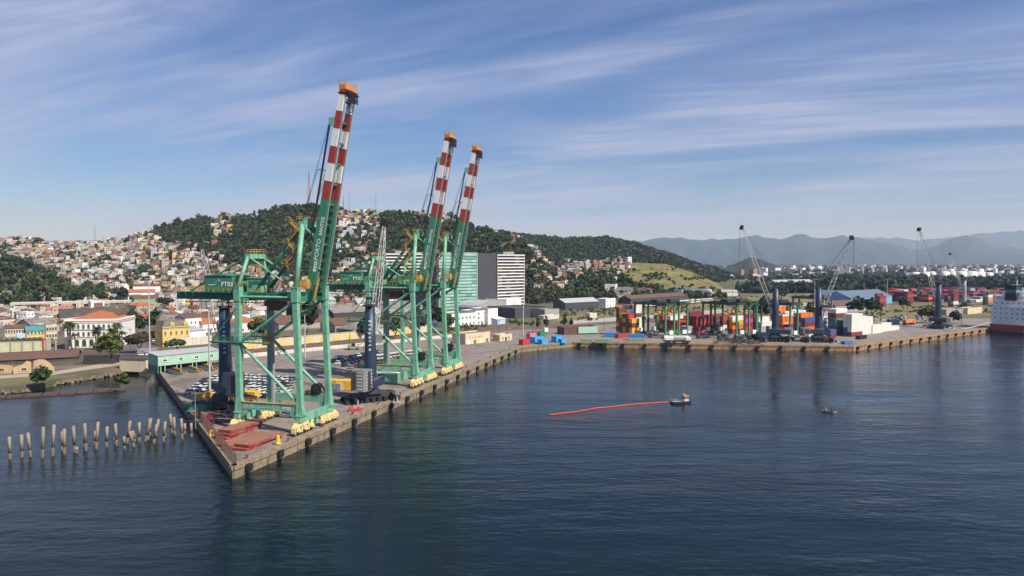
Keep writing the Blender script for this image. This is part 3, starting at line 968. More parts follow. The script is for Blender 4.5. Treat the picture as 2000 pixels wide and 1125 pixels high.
def make_sts(along, number, label):
    r = root('gantry_crane', QL(0, along), QROT, label, 'crane', 'green quay gantry cranes')
    for s in (-1, 1):
        cpart(('wl', s), 'leg', lambda m: boxleg(m, 0, -1.1, s * 6.7, LEGTOP), GREEN, r)
        cpart(('ll', s), 'leg', lambda m: boxleg(m, -18, -18, s * 6.7, LEGTOP), GREEN, r)
        for x in (0, -18):
            b = cpart(('bg', s), 'bogie', lambda m: bogies(m, s), [CREAM, DARK, BRED], r, (x, s * .6, 0)); b.scale = (1.15, 1, 1.3)
        # portal frame beams and bracing of the two side frames
        cpart(('pb', s), 'portal_beam', lambda m: (m.bx(-17.2, -.8, s * 6.7 - .5, s * 6.7 + .5, 5.4, 7.3), m.beam((-2.6, s * 6.7, 5.3), (-.6, s * 6.7, 3.9), .9, 1.4),
              m.beam((-15.4, s * 6.7, 5.3), (-17.4, s * 6.7, 3.9), .9, 1.4)), GREEN, r)
        cpart(('b1', s), 'brace', lambda m: m.tube((-17.4, s * 6.7, 22.0), (-1.4, s * 6.7, 8.2), .42, n=10), GREEN, r, smooth=False)
        cpart(('b2', s), 'brace', lambda m: m.tube((-17.4, s * 6.7, 22.6), (-1.8, s * 6.7, 33.0), .42, n=10), GREEN, r)
        cpart(('b3', s), 'tie_beam', lambda m: m.tube((-17.2, s * 6.7, 34.2), (-1.9, s * 6.7, 34.2), .36, n=10), GREEN, r)
        cpart(('gd', s), 'girder', lambda m: girder(m, s * 2.3), GIRD, r)
        cpart(('ms', s), 'frame_mast', lambda m: mast(m, s), GREEN, r, smooth=True)
        cpart(('bk', s), 'back_stay', lambda m: m.tube((-1.9, s * 2.6, 52.3), (-15.4, s * 2.6, 35.6), .5, n=10), DGREEN, r, smooth=True)
        cpart(('lf', s), 'frame_mast', lambda m: landframe(m, s), GREEN, r, smooth=True)
        cpart(('s1', s), 'stay', lambda m: m.tube((-18, s * 2.9, 44.4), (-36, s * 2.6, 35.4), .22, n=6), DGREEN, r)
        cpart(('s2', s), 'stay', lambda m: m.tube((-17.4, s * 2.9, 44.4), (-4.2, s * 2.9, 36.2), .24, n=6), GREEN, r)
        g = cpart(('bm', s), 'boom_girder', lambda m: boomg(m, s * 2.25), [DGREEN, RED, WHITE, STEEL], r)
        cpart(('fs', s), 'boom_stay', lambda m: forestay(m, s * 2.4), BLACK, r)
        if s < 0:
            o = B0 + BD * 6.4 + BN * -.85
            text('eco', 1.9, LETTER, g, m4(BD, BN, (o.x, -2.77, o.z)), bold=.045)
            o2 = o + BD * 2.95
            text('PORTO', 1.65, LETTER, g, m4(BD, BN, (o2.x, -2.77, o2.z)), bold=.0)
            o3 = o2 + BD * 6.4
            text('SANTOS', 1.25, LETTER, g, m4(BD, BN, (o3.x, -2.77, o3.z)), bold=.02)
    for x in (0, -18):
        cpart('sill', 'sill_beam', lambda m: (m.bx(-.62, .62, -8.0, 8.0, 3.0, 4.72), m.bx(-.5, .5, -.5, .5, 1.3, 2.99), m.bx(-.9, .9, -8.1, -5.4, 4.5, 4.76), m.bx(-.9, .9, 5.4, 8.1, 4.5, 4.76)), GREEN, r, (x, 0, 0))
    cpart('crossw', 'cross_beam', lambda m: (m.bx(-1.9, -.4, -6.1, 6.1, 33.0, 35.0)), DGREEN, r)
    cpart('crossl', 'cross_beam', lambda m: (m.bx(-18.7, -17.3, -6.1, 6.1, 33.0, 35.0)), DGREEN, r)
    cpart('apex', 'apex_beam', lambda m: (m.bx(-2.3, -.7, -3.1, 3.1, 52.0, 53.5), m.tube((-1.5, -1.5, 53.9), (-1.5, 1.5, 53.9), .7, n=12), m.beam((-1.2, -2.4, 52), (2.0, -2.4, 49.5), .4), m.beam((2, -2.4, 49.5), (1.2, -2.4, 36), .36), m.beam((2, 2.4, 49.5), (1.2, 2.4, 36), .36),
          m.beam((1.5, -2.4, 42), (3.4, -2.4, 41.2), .3), m.beam((-1.2, 2.4, 52), (2.0, 2.4, 49.5), .4)), GREEN, r)
    cpart('ltop', 'apex_beam', lambda m: m.bx(-18.4, -16.9, -3.3, 3.3, 44.0, 45.2), GREEN, r)
    h = cpart('house', 'machine_house', house, [DGREEN, BLACK], r)
    text(number, 1.75, LETTER, h, m4((1, 0, 0), (0, 0, 1), (-25.6, -3.66, 36.7)), bold=.03)
    text('ecoporto', .62, LETTER, h, m4((1, 0, 0), (0, 0, 1), (-29.7, -3.66, 36.95)))

    def emblem(m):
        # the swooping bird strokes above the operator's name
        for k, (x, z, sx) in enumerate(((-27.4, 37.7, 1.0), (-27.1, 37.95, .8), (-26.8, 38.15, .55))):
            pts = [(x + sx * t * 1.5, -3.655, z + .55 * math.sin(t * 2.4) - .1 * k) for t in np.linspace(0, 1, 6)]
            for i in range(5):
                w = .13 * (1 - abs(i - 2) / 4)
                a, b = pts[i], pts[i + 1]
                m.add([(a[0], a[1], a[2] - w), (b[0], b[1], b[2] - w), (b[0], b[1], b[2] + w), (a[0], a[1], a[2] + w)], [(0, 1, 2, 3)])
    cpart('emblem', 'emblem', emblem, LETTER, h)
    cpart('elec', 'electrical_house', lambda m: (m.bx(-20.6, -15.4, .3, 3.6, 35.25, 38.8), m.bx(-20.8, -15.2, .1, 3.8, 38.8, 39.0), m.bx(-16.6, -13.8, -3.0, -.6, 35.25, 37.0), m.bx(-19.9, -16.0, .22, .29, 36.4, 38.0, 1)), [GREEN, GIRD], r)
    cpart('walk', 'walkway', walkway, DGREEN, r)
    cpart('rails', 'handrail', walk_rails, YEL, r)
    cpart('lrails', 'handrail', land_top_rails, YEL, r)
    cpart('arails', 'handrail', apex_rails, YEL, r)
    cpart('hinge', 'inspection_cabin', hinge_cabins, YEL, r)
    cpart('stairs', 'stairway', stairs, YEL, r)
    cpart('boomin', 'boom_walkway', boom_inner, [DGREEN, STEEL, BLACK], r)
    cpart('brk', 'stay_bracket', bracket, GREEN, r)
    cpart('cab', 'boom_cable', boom_cables, BLACK, r)
    t_ = cpart('tip', 'boom_tip', tip, [ORANGE, BLACK, YEL], r)
    # platform halfway up the landside frame, its yellow landing and the hangers under the girder
    cpart('plat', 'platform', lambda m: (m.bx(-26.5, -9.5, -7.6, -5.8, 22.4, 22.6), m.beam((-26.5, -6.7, 22.3), (-18.3, -6.7, 22.3), .5, .5), m.beam((-26.3, -6.7, 22.4), (-18.3, -6.7, 31.8), .22),
          m.bx(-20, -16.4, 5.2, 8.2, 22.0, 22.2), m.bx(-26.5, -18, 5.8, 7.6, 22.4, 22.6)), DGREEN, r)
    cpart('platr', 'handrail', lambda m: m.rail([(-26.5, -7.6, 22.6), (-9.5, -7.6, 22.6)], 1.1, 0, 1.6), DGREEN, r)
    cpart('platr2', 'handrail', lambda m: m.rail([(-26.5, -5.8, 22.6), (-18.8, -5.8, 22.6)], 1.1, 0, 1.6), DGREEN, r)
    cpart('landing', 'landing', lambda m: (m.box((-18, 5.6, 21.4), (3.6, .3, 2.2)), m.rail([(-20, 5.2, 22.2), (-16.4, 5.2, 22.2), (-16.4, 8.2, 22.2)], 1.2, 0, .7), m.box((-17, 5.5, 23), (2, .25, 1.0)),
          m.rail([(-20, 8.2, 22.2), (-20, 5.2, 22.2)], 1.2, 0, .7), m.box((-19.3, 7, 21.2), (1.0, 1.6, 1.4))), YEL, r)
    cpart('fest', 'festoon_track', lambda m: [m.beam((-40, 0, 32.3), (-3, 0, 32.3), .2)] + [m.beam((x, 0, 32.3), (x, 2, 33.4), .14) for x in np.arange(-39, -3, 3.0)] + [m.beam((x, -.2, 32.2), (x, -.2, 29.5 + .8 * math.sin(x)), .07) for x in np.arange(-38, -28, 1.6)], DARK, r)
    cpart('trol', 'trolley', lambda m: (m.bx(-13.5, -7.5, -2.2, 2.2, 31.6, 33.0), m.bx(-12.5, -8.5, -1.6, 1.6, 30.4, 31.6), m.bx(-7.6, -5.6, -1.2, 1.2, 29.4, 31.8, 1)), [RUST, GLASSD], r)
    cpart('portr', 'handrail', lambda m: (m.rail([(-18.8, -7.3, 7.35), (-1.5, -7.3, 7.35)], 1.1, 0, 1.3), m.rail([(-18.8, 6.1, 7.35), (-1.5, 6.1, 7.35)], 1.1, 0, 1.3), m.bx(-18.8, -1.2, -7.4, -7.2, 7.3, 7.42), m.rail([(-20.4, -7.9, 7.35), (-18.8, -7.9, 7.35)], 1.1, 0, 1)), YEL, r)
    cpart('reel', 'cable_reel', lambda m: (m.tube((-3.6, 6.0, 8.9), (-3.6, 7.4, 8.9), 1.6, n=20), m.tube((-3.6, 5.7, 8.9), (-3.6, 5.98, 8.9), .8, n=10), m.beam((-3.6, 6.7, 7.3), (-3.6, 6.7, 9), .5), m.box((-6, 6.7, 7.8), (2.2, 1.2, 1.0))), BLACK, r)
    cpart('ebox', 'electric_cabinet', lambda m: (m.bx(-18.6, -17.4, -5.6, -4.4, 1.6, 4.4), m.bx(-18.7, -17.3, -4.2, -2.6, 1.9, 4.2), m.bx(-18.65, -17.35, -2.4, -1.2, 2.35, 4.25)), GREEN, r)
    cpart('lift', 'lift_mast', lambda m: (m.bx(-17.0, -16.2, 5.4, 6.0, 4, 33), m.bx(-16.9, -16.3, 5.2, 5.4, 4, 33)), STEEL, r)
    pbm = [o for o in r.children if o.name.startswith('portal_beam')][0]
    text(number, 1.15, LETTER, pbm, m4((1, 0, 0), (0, 0, 1), (-4.9, -7.23, 5.85)), bold=.015)
    text('ZPMC', .95, FADED, pbm, m4((1, 0, 0), (0, 0, 1), (-8.2, -7.23, 6.2)))
    text('ecoporto', .6, FADED, pbm, m4((1, 0, 0), (0, 0, 1), (-11.8, -7.23, 5.95)))
    # notices worn past reading: broken lines of faded paint
    cpart('notice', 'worn_notice', lambda m: [m.bx(x, x + w_, -7.225, -7.21, z, z + .16) for k, z in enumerate((6.75, 6.35, 5.95)) for x, w_ in ((-16.4, 1.3), (-14.9 + .2 * k, .8), (-13.8, .5 + .2 * k))] + [m.bx(-8.1, -6.2, -7.225, -7.21, 5.7, 5.86)], FADED, pbm)['kind'] = 'stuff'
    return r


make_sts(36.0, 'PT03', 'nearest green quay gantry crane marked PT03 with raised red and white boom')
make_sts(106.0, 'PT02', 'middle green quay gantry crane marked PT02 with raised red and white boom')
make_sts(134.0, 'PT01', 'farthest green quay gantry crane marked PT01, beside the glass office building')

# ================================================================== mobile harbour cranes
def lattice(m, p0, p1, w0, w1, n, r=.11, mt=0):
    """four-chord lattice boom tapering from w0 to w1"""
    p0, p1, a, b = MB.frame(p0, p1)
    def ring(t):
        w = (w0 + (w1 - w0) * t) * (.45 + .55 * min(1, t * 8)) * (.5 + .5 * min(1, (1 - t) * 6))
        c = p0.lerp(p1, t)
        return [c + a * (i * w / 2) + b * (j * w / 2) for i, j in ((-1, -1), (1, -1), (1, 1), (-1, 1))]
    prev = ring(0)
    for k in range(1, n + 1):
        cur = ring(k / n)
        for i in range(4):
            m.tube(prev[i], cur[i], r, n=4, m=mt, cap=False)
            j = (i + 1) % 4
            if k % 2: m.tube(prev[i], cur[j], r * .6, n=3, m=mt, cap=False)
            else: m.tube(prev[j], cur[i], r * .6, n=3, m=mt, cap=False)
        prev = cur


def mobile_crane(px, py, bh, reach, rise, label, lettering=None, hull=NAVY, base_h=None, towerh=29.5, z=QZ, s=1.0, rope=None, hh=10.8):
    """bh: heading of the boom; the counterweight box stands on the other side"""
    base_h = bh if base_h is None else base_h
    c = P(px, py, z)
    r = root('mobile_harbour_crane', c, R(90 - bh), label, 'crane', 'mobile harbour cranes')   # local +x = boom
    r.scale = (s, s, s)
    rb = R(bh - base_h)
    def under(m):
        m.box((0, 0, 2.0), (15, 3.2, 1.5), rz=rb)
        m.box((0, 0, 3.0), (6, 5, 1.0), rz=rb)
        m.tube((0, 0, 3.2), (0, 0, 4.6), 2.3, n=14)
    u = MB(); under(u); u.build('chassis', DARK, r)
    ca, sa = math.cos(rb), math.sin(rb)
    for i in range(9):
        x = -8 + i * 2.0
        w = MB()
        for y in (-2.6, 2.6):
            w.tube((x * ca - (y - .45) * sa, x * sa + (y - .45) * ca, .75), (x * ca - (y + .45) * sa, x * sa + (y + .45) * ca, .75), .75, n=10)
        w.beam((x * ca + 2.6 * sa, x * sa - 2.6 * ca, .8), (x * ca - 2.6 * sa, x * sa + 2.6 * ca, .8), .5)
        w.build('wheel_axle', TYRE, r)
    for x in (-6.2, 6.2):
        for y in (-1, 1):
            o = MB()
            e = (x * 1.0 * ca - y * 6.5 * sa, x * sa + y * 6.5 * ca)
            o.beam((x * ca, x * sa, 2.6), (e[0], e[1], 1.5), .8, .9)
            o.tube((e[0], e[1], 1.8), (e[0], e[1], .3), .3, n=8, m=1)
            o.box((e[0], e[1], .16), (3.2, 1.8, .28), 1, rz=rb)
            o.build('outrigger', [DARK, STEEL], r)
    MB().bx(-7.5, 4.8, -2.6, 2.6, 4.6, 6.6).bx(3.0, 4.8, -2.8, -1.0, 6.6, 8.0).build('slewing_platform', hull, r)
    rad = MB().prism([(-8.9, -1.8), (-8.2, -2.6), (-4.6, -2.6), (-4.6, 2.6), (-8.2, 2.6), (-8.9, 1.8)], 4.4, hh)
    rad.build('machinery_house', mat('ribbed_grey', (0.20, 0.20, 0.21), .6, var=.1, vscale=.5) if not bpy.data.materials.get('ribbed_grey') else bpy.data.materials['ribbed_grey'], r)
    lv = MB()
    for zz in np.arange(5.1, hh - .4, 1.0):
        lv.bx(-9.0, -8.91, -1.5, .1, zz, zz + .13)
        lv.bx(-4.9, -4.58, -2.7, -2.61, zz, zz + .42)
        lv.bx(-8.1, -7.8, -2.66, -2.61, zz, zz + .3)
    lv.build('louvre', WHITE if hh > 8 else STEEL, r)['kind'] = 'stuff'
    MB().bx(-7.4, -5.4, -2.65, -2.61, 5.0, hh - .5).build('radiator_grille', DARK, r)
    MB().bx(-8.96, -8.91, .5, 1.7, 5.0, hh - .5).build('radiator_grille', DARK, r)
    MB().bx(-4.5, -2.4, -2.4, 2.4, 6.62, hh - 1.6).build('engine_room', hull, r)
    MB().rail([(-4.5, -2.6, 6.6), (4.8, -2.6, 6.6), (4.8, 2.6, 6.6), (-4.5, 2.6, 6.6)], 1.0, 0, 1.5).build('handrail', STEEL, r)
    tw = MB().lathe([(2.0, 6.6), (1.95, 8), (1.75, 17), (1.55, towerh)], n=14)
    tower = tw.build('tower', hull, r, smooth=True)
    hd = MB().bx(-2.2, 1.8, -1.5, 1.5, towerh, towerh + .5).rail([(-2.2, -1.5, towerh + .5), (1.8, -1.5, towerh + .5), (1.8, 1.5, towerh + .5), (-2.2, 1.5, towerh + .5), (-2.2, -1.5, towerh + .5)], 1.0, 0, 1.2)
    hd.beam((-1.4, -.8, towerh + .5), (-.4, -.8, towerh + 2.6), .3).beam((-1.4, .8, towerh + .5), (-.4, .8, towerh + 2.6), .3).tube((-.4, -1, towerh + 2.5), (-.4, 1, towerh + 2.5), .5, n=10)
    hd.build('tower_head', DARK, r)
    MB().bx(1.7, 3.9, -3.2, -1.0, 18.2, 20.6).bx(1.75, 3.95, -3.25, -.95, 19.0, 20.2, 1).bx(.8, 4.2, -3.4, 1.0, 17.9, 18.2).build('operator_cab', [STEEL, GLASSD], r)
    piv = V((2.2, 0, 19.0)); tipp = piv + V((reach, 0, rise))
    b = MB(); lattice(b, piv, tipp, 2.3, 1.1, 18)
    boom = b.build('boom', PALE, r)
    MB().box((tipp.x + .2, 0, tipp.z + .4), (1.7, 1.8, 2.0)).tube((tipp.x + .7, -.9, tipp.z - .2), (tipp.x + .7, .9, tipp.z - .2), .9, n=12).build('boom_head', BLACK, boom)
    MB().tube((1.2, 0, 9.0), piv.lerp(tipp, .22), .38, .22, n=8).build('luffing_cylinder', STEEL, r)
    ro = MB()
    for y in (-.5, .5):
        ro.tube((-.4, y, towerh + 2.8), (tipp.x - .3, y, tipp.z), .05, n=4)
        if rope: ro.tube((tipp.x + 1.4, y, tipp.z), (tipp.x + 1.4, y, tipp.z - rope), .05, n=4)
    ro.tube((-1.9, 0, towerh + .6), (-6, 0, hh), .07, n=4)
    ro.build('hoist_rope', BLACK, r)
    if lettering:
        vd = (V((0, 0, CAM_Z)) - c); ang = math.atan2(vd.y, vd.x) - R(90 - bh)
        # vertical name down the tower, on the side towards the basin
        for k, ch in enumerate(lettering):
            zz = towerh - 4.2 - k * 1.25
            rr = 1.62 + (towerh - zz) * .0125
            f = V((math.cos(ang), math.sin(ang), 0)); sd = V((-f.y, f.x, 0))
            text(ch, 1.35, LETTER, tower, m4((0, 0, -1), sd, f * (rr + .06) + V((0, 0, zz)) + sd * -.45), bold=.02)
    return r


mobile_crane(724, 783, 14, 9, 36.5, 'navy mobile harbour crane with grey ribbed housing standing between the gantry cranes', 'ecoporto', base_h=60, rope=8)
mobile_crane(441, 792, -42, 17, 28.5, 'navy mobile harbour crane half hidden behind the leg of the nearest gantry crane', 'ecoporto', base_h=20)
mobile_crane(1514, 667, -70, 15.5, 43, 'dark blue mobile harbour crane with its boom leaning left over the container yard', base_h=96, rope=26, hh=7.6)
mobile_crane(1598, 668, 100, 13.5, 37, 'dark blue mobile harbour crane with its boom leaning right over the container yard', base_h=96, rope=20, hh=7.6)
mobile_crane(1832, 641, -20, 13, 46, 'blue mobile harbour crane on the quay nearest the moored ship', base_h=54, rope=24, hh=7.6)
mobile_crane(1883, 600, -25, 14, 38, 'small far mobile harbour crane with pale tower behind the ochre quay', hull=STEEL, base_h=54, z=2.4, s=.9, hh=7.6)

# ================================================================== vegetation
def crown_arrays(n, rx, rz, leaf, seed, lumps=9, hollow=.45):
    """leaf-sized quads spread through a lumpy crown whose foot is at z = 0"""
    g = np.random.default_rng(seed)
    lc = g.normal(0, 1, (lumps, 3)); lc /= np.linalg.norm(lc, axis=1)[:, None]
    lc *= g.uniform(.35, .75, (lumps, 1)); lc[:, 2] = np.abs(lc[:, 2]) * .9 - .15
    lr = g.uniform(.28, .52, lumps)
    k = g.integers(0, lumps, n)
    d = g.normal(0, 1, (n, 3)); d /= np.linalg.norm(d, axis=1)[:, None]
    rad = g.uniform(hollow, 1.05, n) ** .6
    c = lc[k] + d * (lr[k] * rad)[:, None]
    c = c * np.array([rx, rx, rz]) + np.array([0, 0, rz * .75])
    nrm = d * .7 + g.normal(0, .55, (n, 3)) + np.array([0, 0, .35]); nrm /= np.linalg.norm(nrm, axis=1)[:, None]
    a = np.cross(nrm, g.normal(0, 1, (n, 3))); a /= np.linalg.norm(a, axis=1)[:, None]
    b = np.cross(nrm, a)
    s = leaf * g.uniform(.6, 1.3, (n, 1))
    q = np.stack([c - a * s - b * s * .7, c + a * s - b * s * .7, c + a * s * .8 + b * s * .8, c - a * s * .8 + b * s * .8], 1)
    return q.reshape(-1, 3)


def quads(nv):
    return np.arange(nv).reshape(-1, 4)


def forest_mesh(name, pts, scl, bases, mt, seed=1):
    g = np.random.default_rng(seed)
    out = []
    for i, (p, s) in enumerate(zip(pts, scl)):
        b = bases[i % len(bases)]
        t = g.random() * 6.283
        c, sn = math.cos(t), math.sin(t)
        k = np.array([s * g.uniform(.85, 1.15), s * g.uniform(.85, 1.15), s * g.uniform(.8, 1.35)])
        v = b * k
        out.append(np.stack([v[:, 0] * c - v[:, 1] * sn + p[0], v[:, 0] * sn + v[:, 1] * c + p[1], v[:, 2] + p[2]], -1))
    v = np.concatenate(out)
    mts = mt if isinstance(mt, list) else [mt]
    pick = g.choice(len(mts), len(out), p=([.62, .2, .18] if len(mts) == 3 else None))
    mi = np.repeat(pick, [len(o) // 4 for o in out])
    return np_mesh(name, v, quads(len(v)), mts, mi)


FORESTL = leafmat('forest_leaf_olive', (0.085, 0.095, 0.026), (0.05, 0.066, 0.02), .05)
FORESTB = leafmat('forest_leaf_brown', (0.065, 0.058, 0.026), (0.03, 0.042, 0.016), .05)
# where the photograph shows woods, in photo columns and rows
WOODS = [[(286, 470), (292, 436), (350, 418), (412, 414), (418, 445), (440, 456), (420, 476), (360, 486), (310, 474)],
         [(440, 470), (436, 424), (470, 416), (520, 398), (580, 388), (640, 392), (668, 414), (664, 470), (640, 520), (600, 560), (560, 555), (500, 520), (450, 520), (400, 505), (395, 480)],
         [(668, 452), (700, 440), (745, 408), (800, 404), (835, 420), (850, 460), (830, 498), (760, 500), (690, 486)],
         [(850, 436), (900, 424), (960, 434), (1010, 456), (1040, 480), (1070, 520), (1120, 560), (1200, 580), (1200, 602), (1040, 602), (1030, 520), (940, 500), (850, 500)],
         [(-260, 500), (0, 498), (60, 512), (110, 545), (132, 562), (128, 600), (-260, 602)],
         [(20, 462), (84, 456), (84, 480), (30, 484)], [(250, 548), (268, 526), (300, 524), (312, 546), (296, 566), (252, 566)],
         [(120, 492), (150, 488), (148, 508), (110, 506)], [(178, 516), (218, 502), (216, 528), (180, 530)], [(0, 480), (30, 486), (24, 500), (0, 500)],
         [(1100, 545), (1205, 532), (1236, 558), (1300, 572), (1400, 574), (1430, 590), (1200, 600), (1090, 590)], [(1020, 480), (1060, 520), (1060, 604), (960, 604), (960, 500)], [(900, 500), (1030, 500), (1030, 600), (900, 600)], [(600, 470), (700, 490), (770, 515), (770, 592), (600, 592)], [(130, 575), (160, 560), (200, 566), (260, 580), (250, 596), (130, 596)],
         [(960, 448), (1110, 462), (1230, 470), (1330, 500), (1420, 540), (1420, 556), (1330, 520), (1200, 508), (1130, 512), (1060, 512), (1030, 480)]]
# where houses crowd the slopes
TOWNS = [[(-200, 478), (0, 466), (90, 476), (230, 466), (290, 448), (330, 480), (420, 478), (440, 520), (470, 560), (460, 590), (330, 588), (220, 574), (140, 556), (100, 530), (40, 508), (-200, 500)],
         [(640, 560), (664, 520), (690, 498), (740, 500), (850, 498), (850, 560), (740, 590), (640, 590)],
         [(664, 418), (720, 410), (745, 418), (735, 470), (700, 500), (660, 505)],
         [(690, 455), (725, 448), (720, 480), (690, 480)], [(800, 420), (880, 416), (900, 440), (860, 440)], [(425, 412), (475, 410), (470, 424), (438, 440)], [(415, 445), (455, 440), (452, 466), (425, 468)],
         [(1030, 470), (1060, 500), (1100, 540), (1110, 575), (1050, 575)], [(1095, 514), (1228, 508), (1228, 522), (1200, 548), (1130, 546), (1100, 530)], [(455, 520), (560, 545), (640, 560), (640, 592), (455, 592)],
         [(955, 440), (1000, 452), (1030, 470), (1010, 474), (960, 456)]]


def sample(polys, n, seed, box=(-260, 1450, 385, 605)):
    g = np.random.default_rng(seed)
    x = g.uniform(box[0], box[1], n); y = g.uniform(box[2], box[3], n)
    ok = np.zeros(n, bool)
    for p in polys: ok |= inpoly(x, y, p)
    return x[ok], y[ok]


bases_f = [crown_arrays(95, 5.2, 5.6, 1.05, 20 + i, 8, .6) for i in range(6)]
fx, fy = sample(WOODS, 26000, 5)
X, D, Z = march(fx, fy)
ok = ~np.isnan(X)
keep = np.ones(ok.sum(), bool)
fp = np.stack([X[ok], D[ok], Z[ok]], -1)
# thin to one tree per few metres of ground
seen, sel = set(), []
for i, p in enumerate(fp):
    k = (int(p[0] // 5.5), int(p[1] // 8.5))
    if k in seen: continue
    seen.add(k); sel.append(i)
fp = fp[sel][:5200]
sc = rng.uniform(.55, 1.15, len(fp)) * np.where(fp[:, 1] > 1250, 1.1, 1)
fp[:, 2] -= 1.0
ob('hillside_forest', forest_mesh('hillside_forest', fp, sc, bases_f, [FOREST, FORESTL, FORESTB]), kind='stuff', label='dense dark green forest covering the hills behind the port', cat='forest')
# tall skyline trees along the back ridge
sx = np.concatenate([np.linspace(960, 1420, 420)]); sd = np.full(len(sx), 1640.) + rng.uniform(-60, 30, len(sx))
sz = terrain(sx, sd)
bp = np.stack([(sx - 1000) / FPX * sd, sd, sz - 1], -1)[sz > 6]
gx = rng.uniform(900, 1430, 5200); gd = rng.uniform(1170, 1650, 5200); gz, gw = terrain(gx, gd, True)
bq = np.stack([(gx - 1000) / FPX * gd, gd, gz - 1], -1)[(gz > 8) & (gw == 2)]
bp = np.concatenate([bp, bq])[:3600]
b_small = [crown_arrays(48, 6.2, 5.4, 1.7, 60 + i, 7, .6) for i in range(5)]
ob('ridge_forest', forest_mesh('ridge_forest', bp, rng.uniform(.7, 1.2, len(bp)), b_small, [FOREST, FORESTL, FORESTB], 4), kind='stuff', label='hazy forest covering the long ridge behind the grassy slope', cat='forest')
# mangrove belt beyond the yard
mx = rng.uniform(1380, 2080, 5200); my = 527 + 41 * rng.random(5200) ** .8
sel = inpoly(mx, my, [(1545, 556), (1600, 546), (1650, 542), (1760, 545), (1800, 549), (1900, 551), (2080, 549), (2080, 564), (1880, 556), (1800, 561), (1700, 566), (1660, 580), (1560, 574), (1500, 570), (1460, 574), (1440, 566)])
mp_ = np.array([tuple(P(a, b + 5, 2.3)) for a, b in zip(mx[sel], my[sel])])
ob('mangrove_forest', forest_mesh('mangrove_forest', mp_, rng.uniform(.9, 1.7, len(mp_)), b_small, MANGROVE, 9), kind='stuff', label='flat belt of dark mangrove woods beyond the container yard', cat='forest')

# ------------------------------------------------------------------ single trees
_crowns = {}


def crown_mesh(kind):
    if kind not in _crowns:
        n, rx, rz, lf, mt, lumps = {'round': (620, 1, 1, .13, LEAF, 11), 'dark': (620, 1, 1.1, .13, LEAFD, 10), 'bright': (620, 1, .95, .13, LEAFY, 12), 'flat': (520, 1.15, .5, .12, LEAF, 12),
                                    'brown': (480, 1.1, .8, .12, LEAFB, 10), 'column': (420, .6, 1.5, .12, LEAFD, 9)}[kind]
        v = crown_arrays(n, rx, rz, lf, abs(hash(kind)) % 100 if False else len(kind) * 7 + n, lumps)
        _crowns[kind] = np_mesh('crown', v, quads(len(v)), [mt])
    return _crowns[kind]


def trunk_mesh(h, r):
    m = MB()
    m.tube((0, 0, -.3), (.05, 0, h * .7), r, r * .7, n=7)
    for i in range(4):
        a = i * 1.57 + .4
        m.tube((.05, 0, h * .6), (math.cos(a) * h * .35, math.sin(a) * h * .35, h * 1.15), r * .55, r * .2, n=5)
    return m.mesh('trunk', TRUNK)


_trunks = {k: trunk_mesh(1.0, .09) for k in (0,)}


def tree(px, py, size, kind, label, z=2.35, group=None, tall=.8):
    p = P(px, py, z)
    r = root('tree', p, random.random() * 6, label, 'tree', group)
    t = ob('trunk', _trunks[0], r); t.scale = (size, size, size * tall)
    c = ob('crown', crown_mesh(kind), r, (0, 0, size * tall * .75)); c.scale = (size * 1.25,) * 3
    return r


def palm(px, py, h, label, z=2.35, group='palm trees before the white colonial building'):
    p = P(px, py, z)
    r = root('palm_tree', p, random.random() * 6, label, 'palm tree', group)
    if 'pt' not in _crowns:
        m = MB(); pts = [(.06 * math.sin(t * 2), 0, t) for t in np.linspace(0, 1, 7)]
        for a, b in zip(pts[:-1], pts[1:]): m.tube(a, b, .032, .028, n=7)
        _crowns['pt'] = m.mesh('trunk', TRUNK)
        g = np.random.default_rng(4); vs = []
        for i in range(17):
            a = i * 2.4; el = g.uniform(-.2, 1.1)
            d = V((math.cos(a) * math.cos(el), math.sin(a) * math.cos(el), math.sin(el)))
            sd = V((-math.sin(a), math.cos(a), 0))
            prev = V((0, 0, 0))
            for k in range(1, 9):
                t = k / 8
                cur = d * t + V((0, 0, -.75 * t * t))
                for sgn in (-1, 1):
                    w = .26 * math.sin(math.pi * min(1, t * .9 + .1))
                    o1 = sd * (sgn * w) + V((0, 0, -w * .8))
                    vs += [prev, cur, cur + o1 + d * .05, prev + (o1 + d * .05) * .55]
                prev = cur
        _crowns['pc'] = np_mesh('crown', np.array([tuple(v) for v in vs]), quads(len(vs)), [LEAF])
    t = ob('trunk', _crowns['pt'], r); t.scale = (h, h, h)
    c = ob('crown', _crowns['pc'], r, (.06 * h * math.sin(2), 0, h)); c.scale = (h * .34,) * 3
    return r


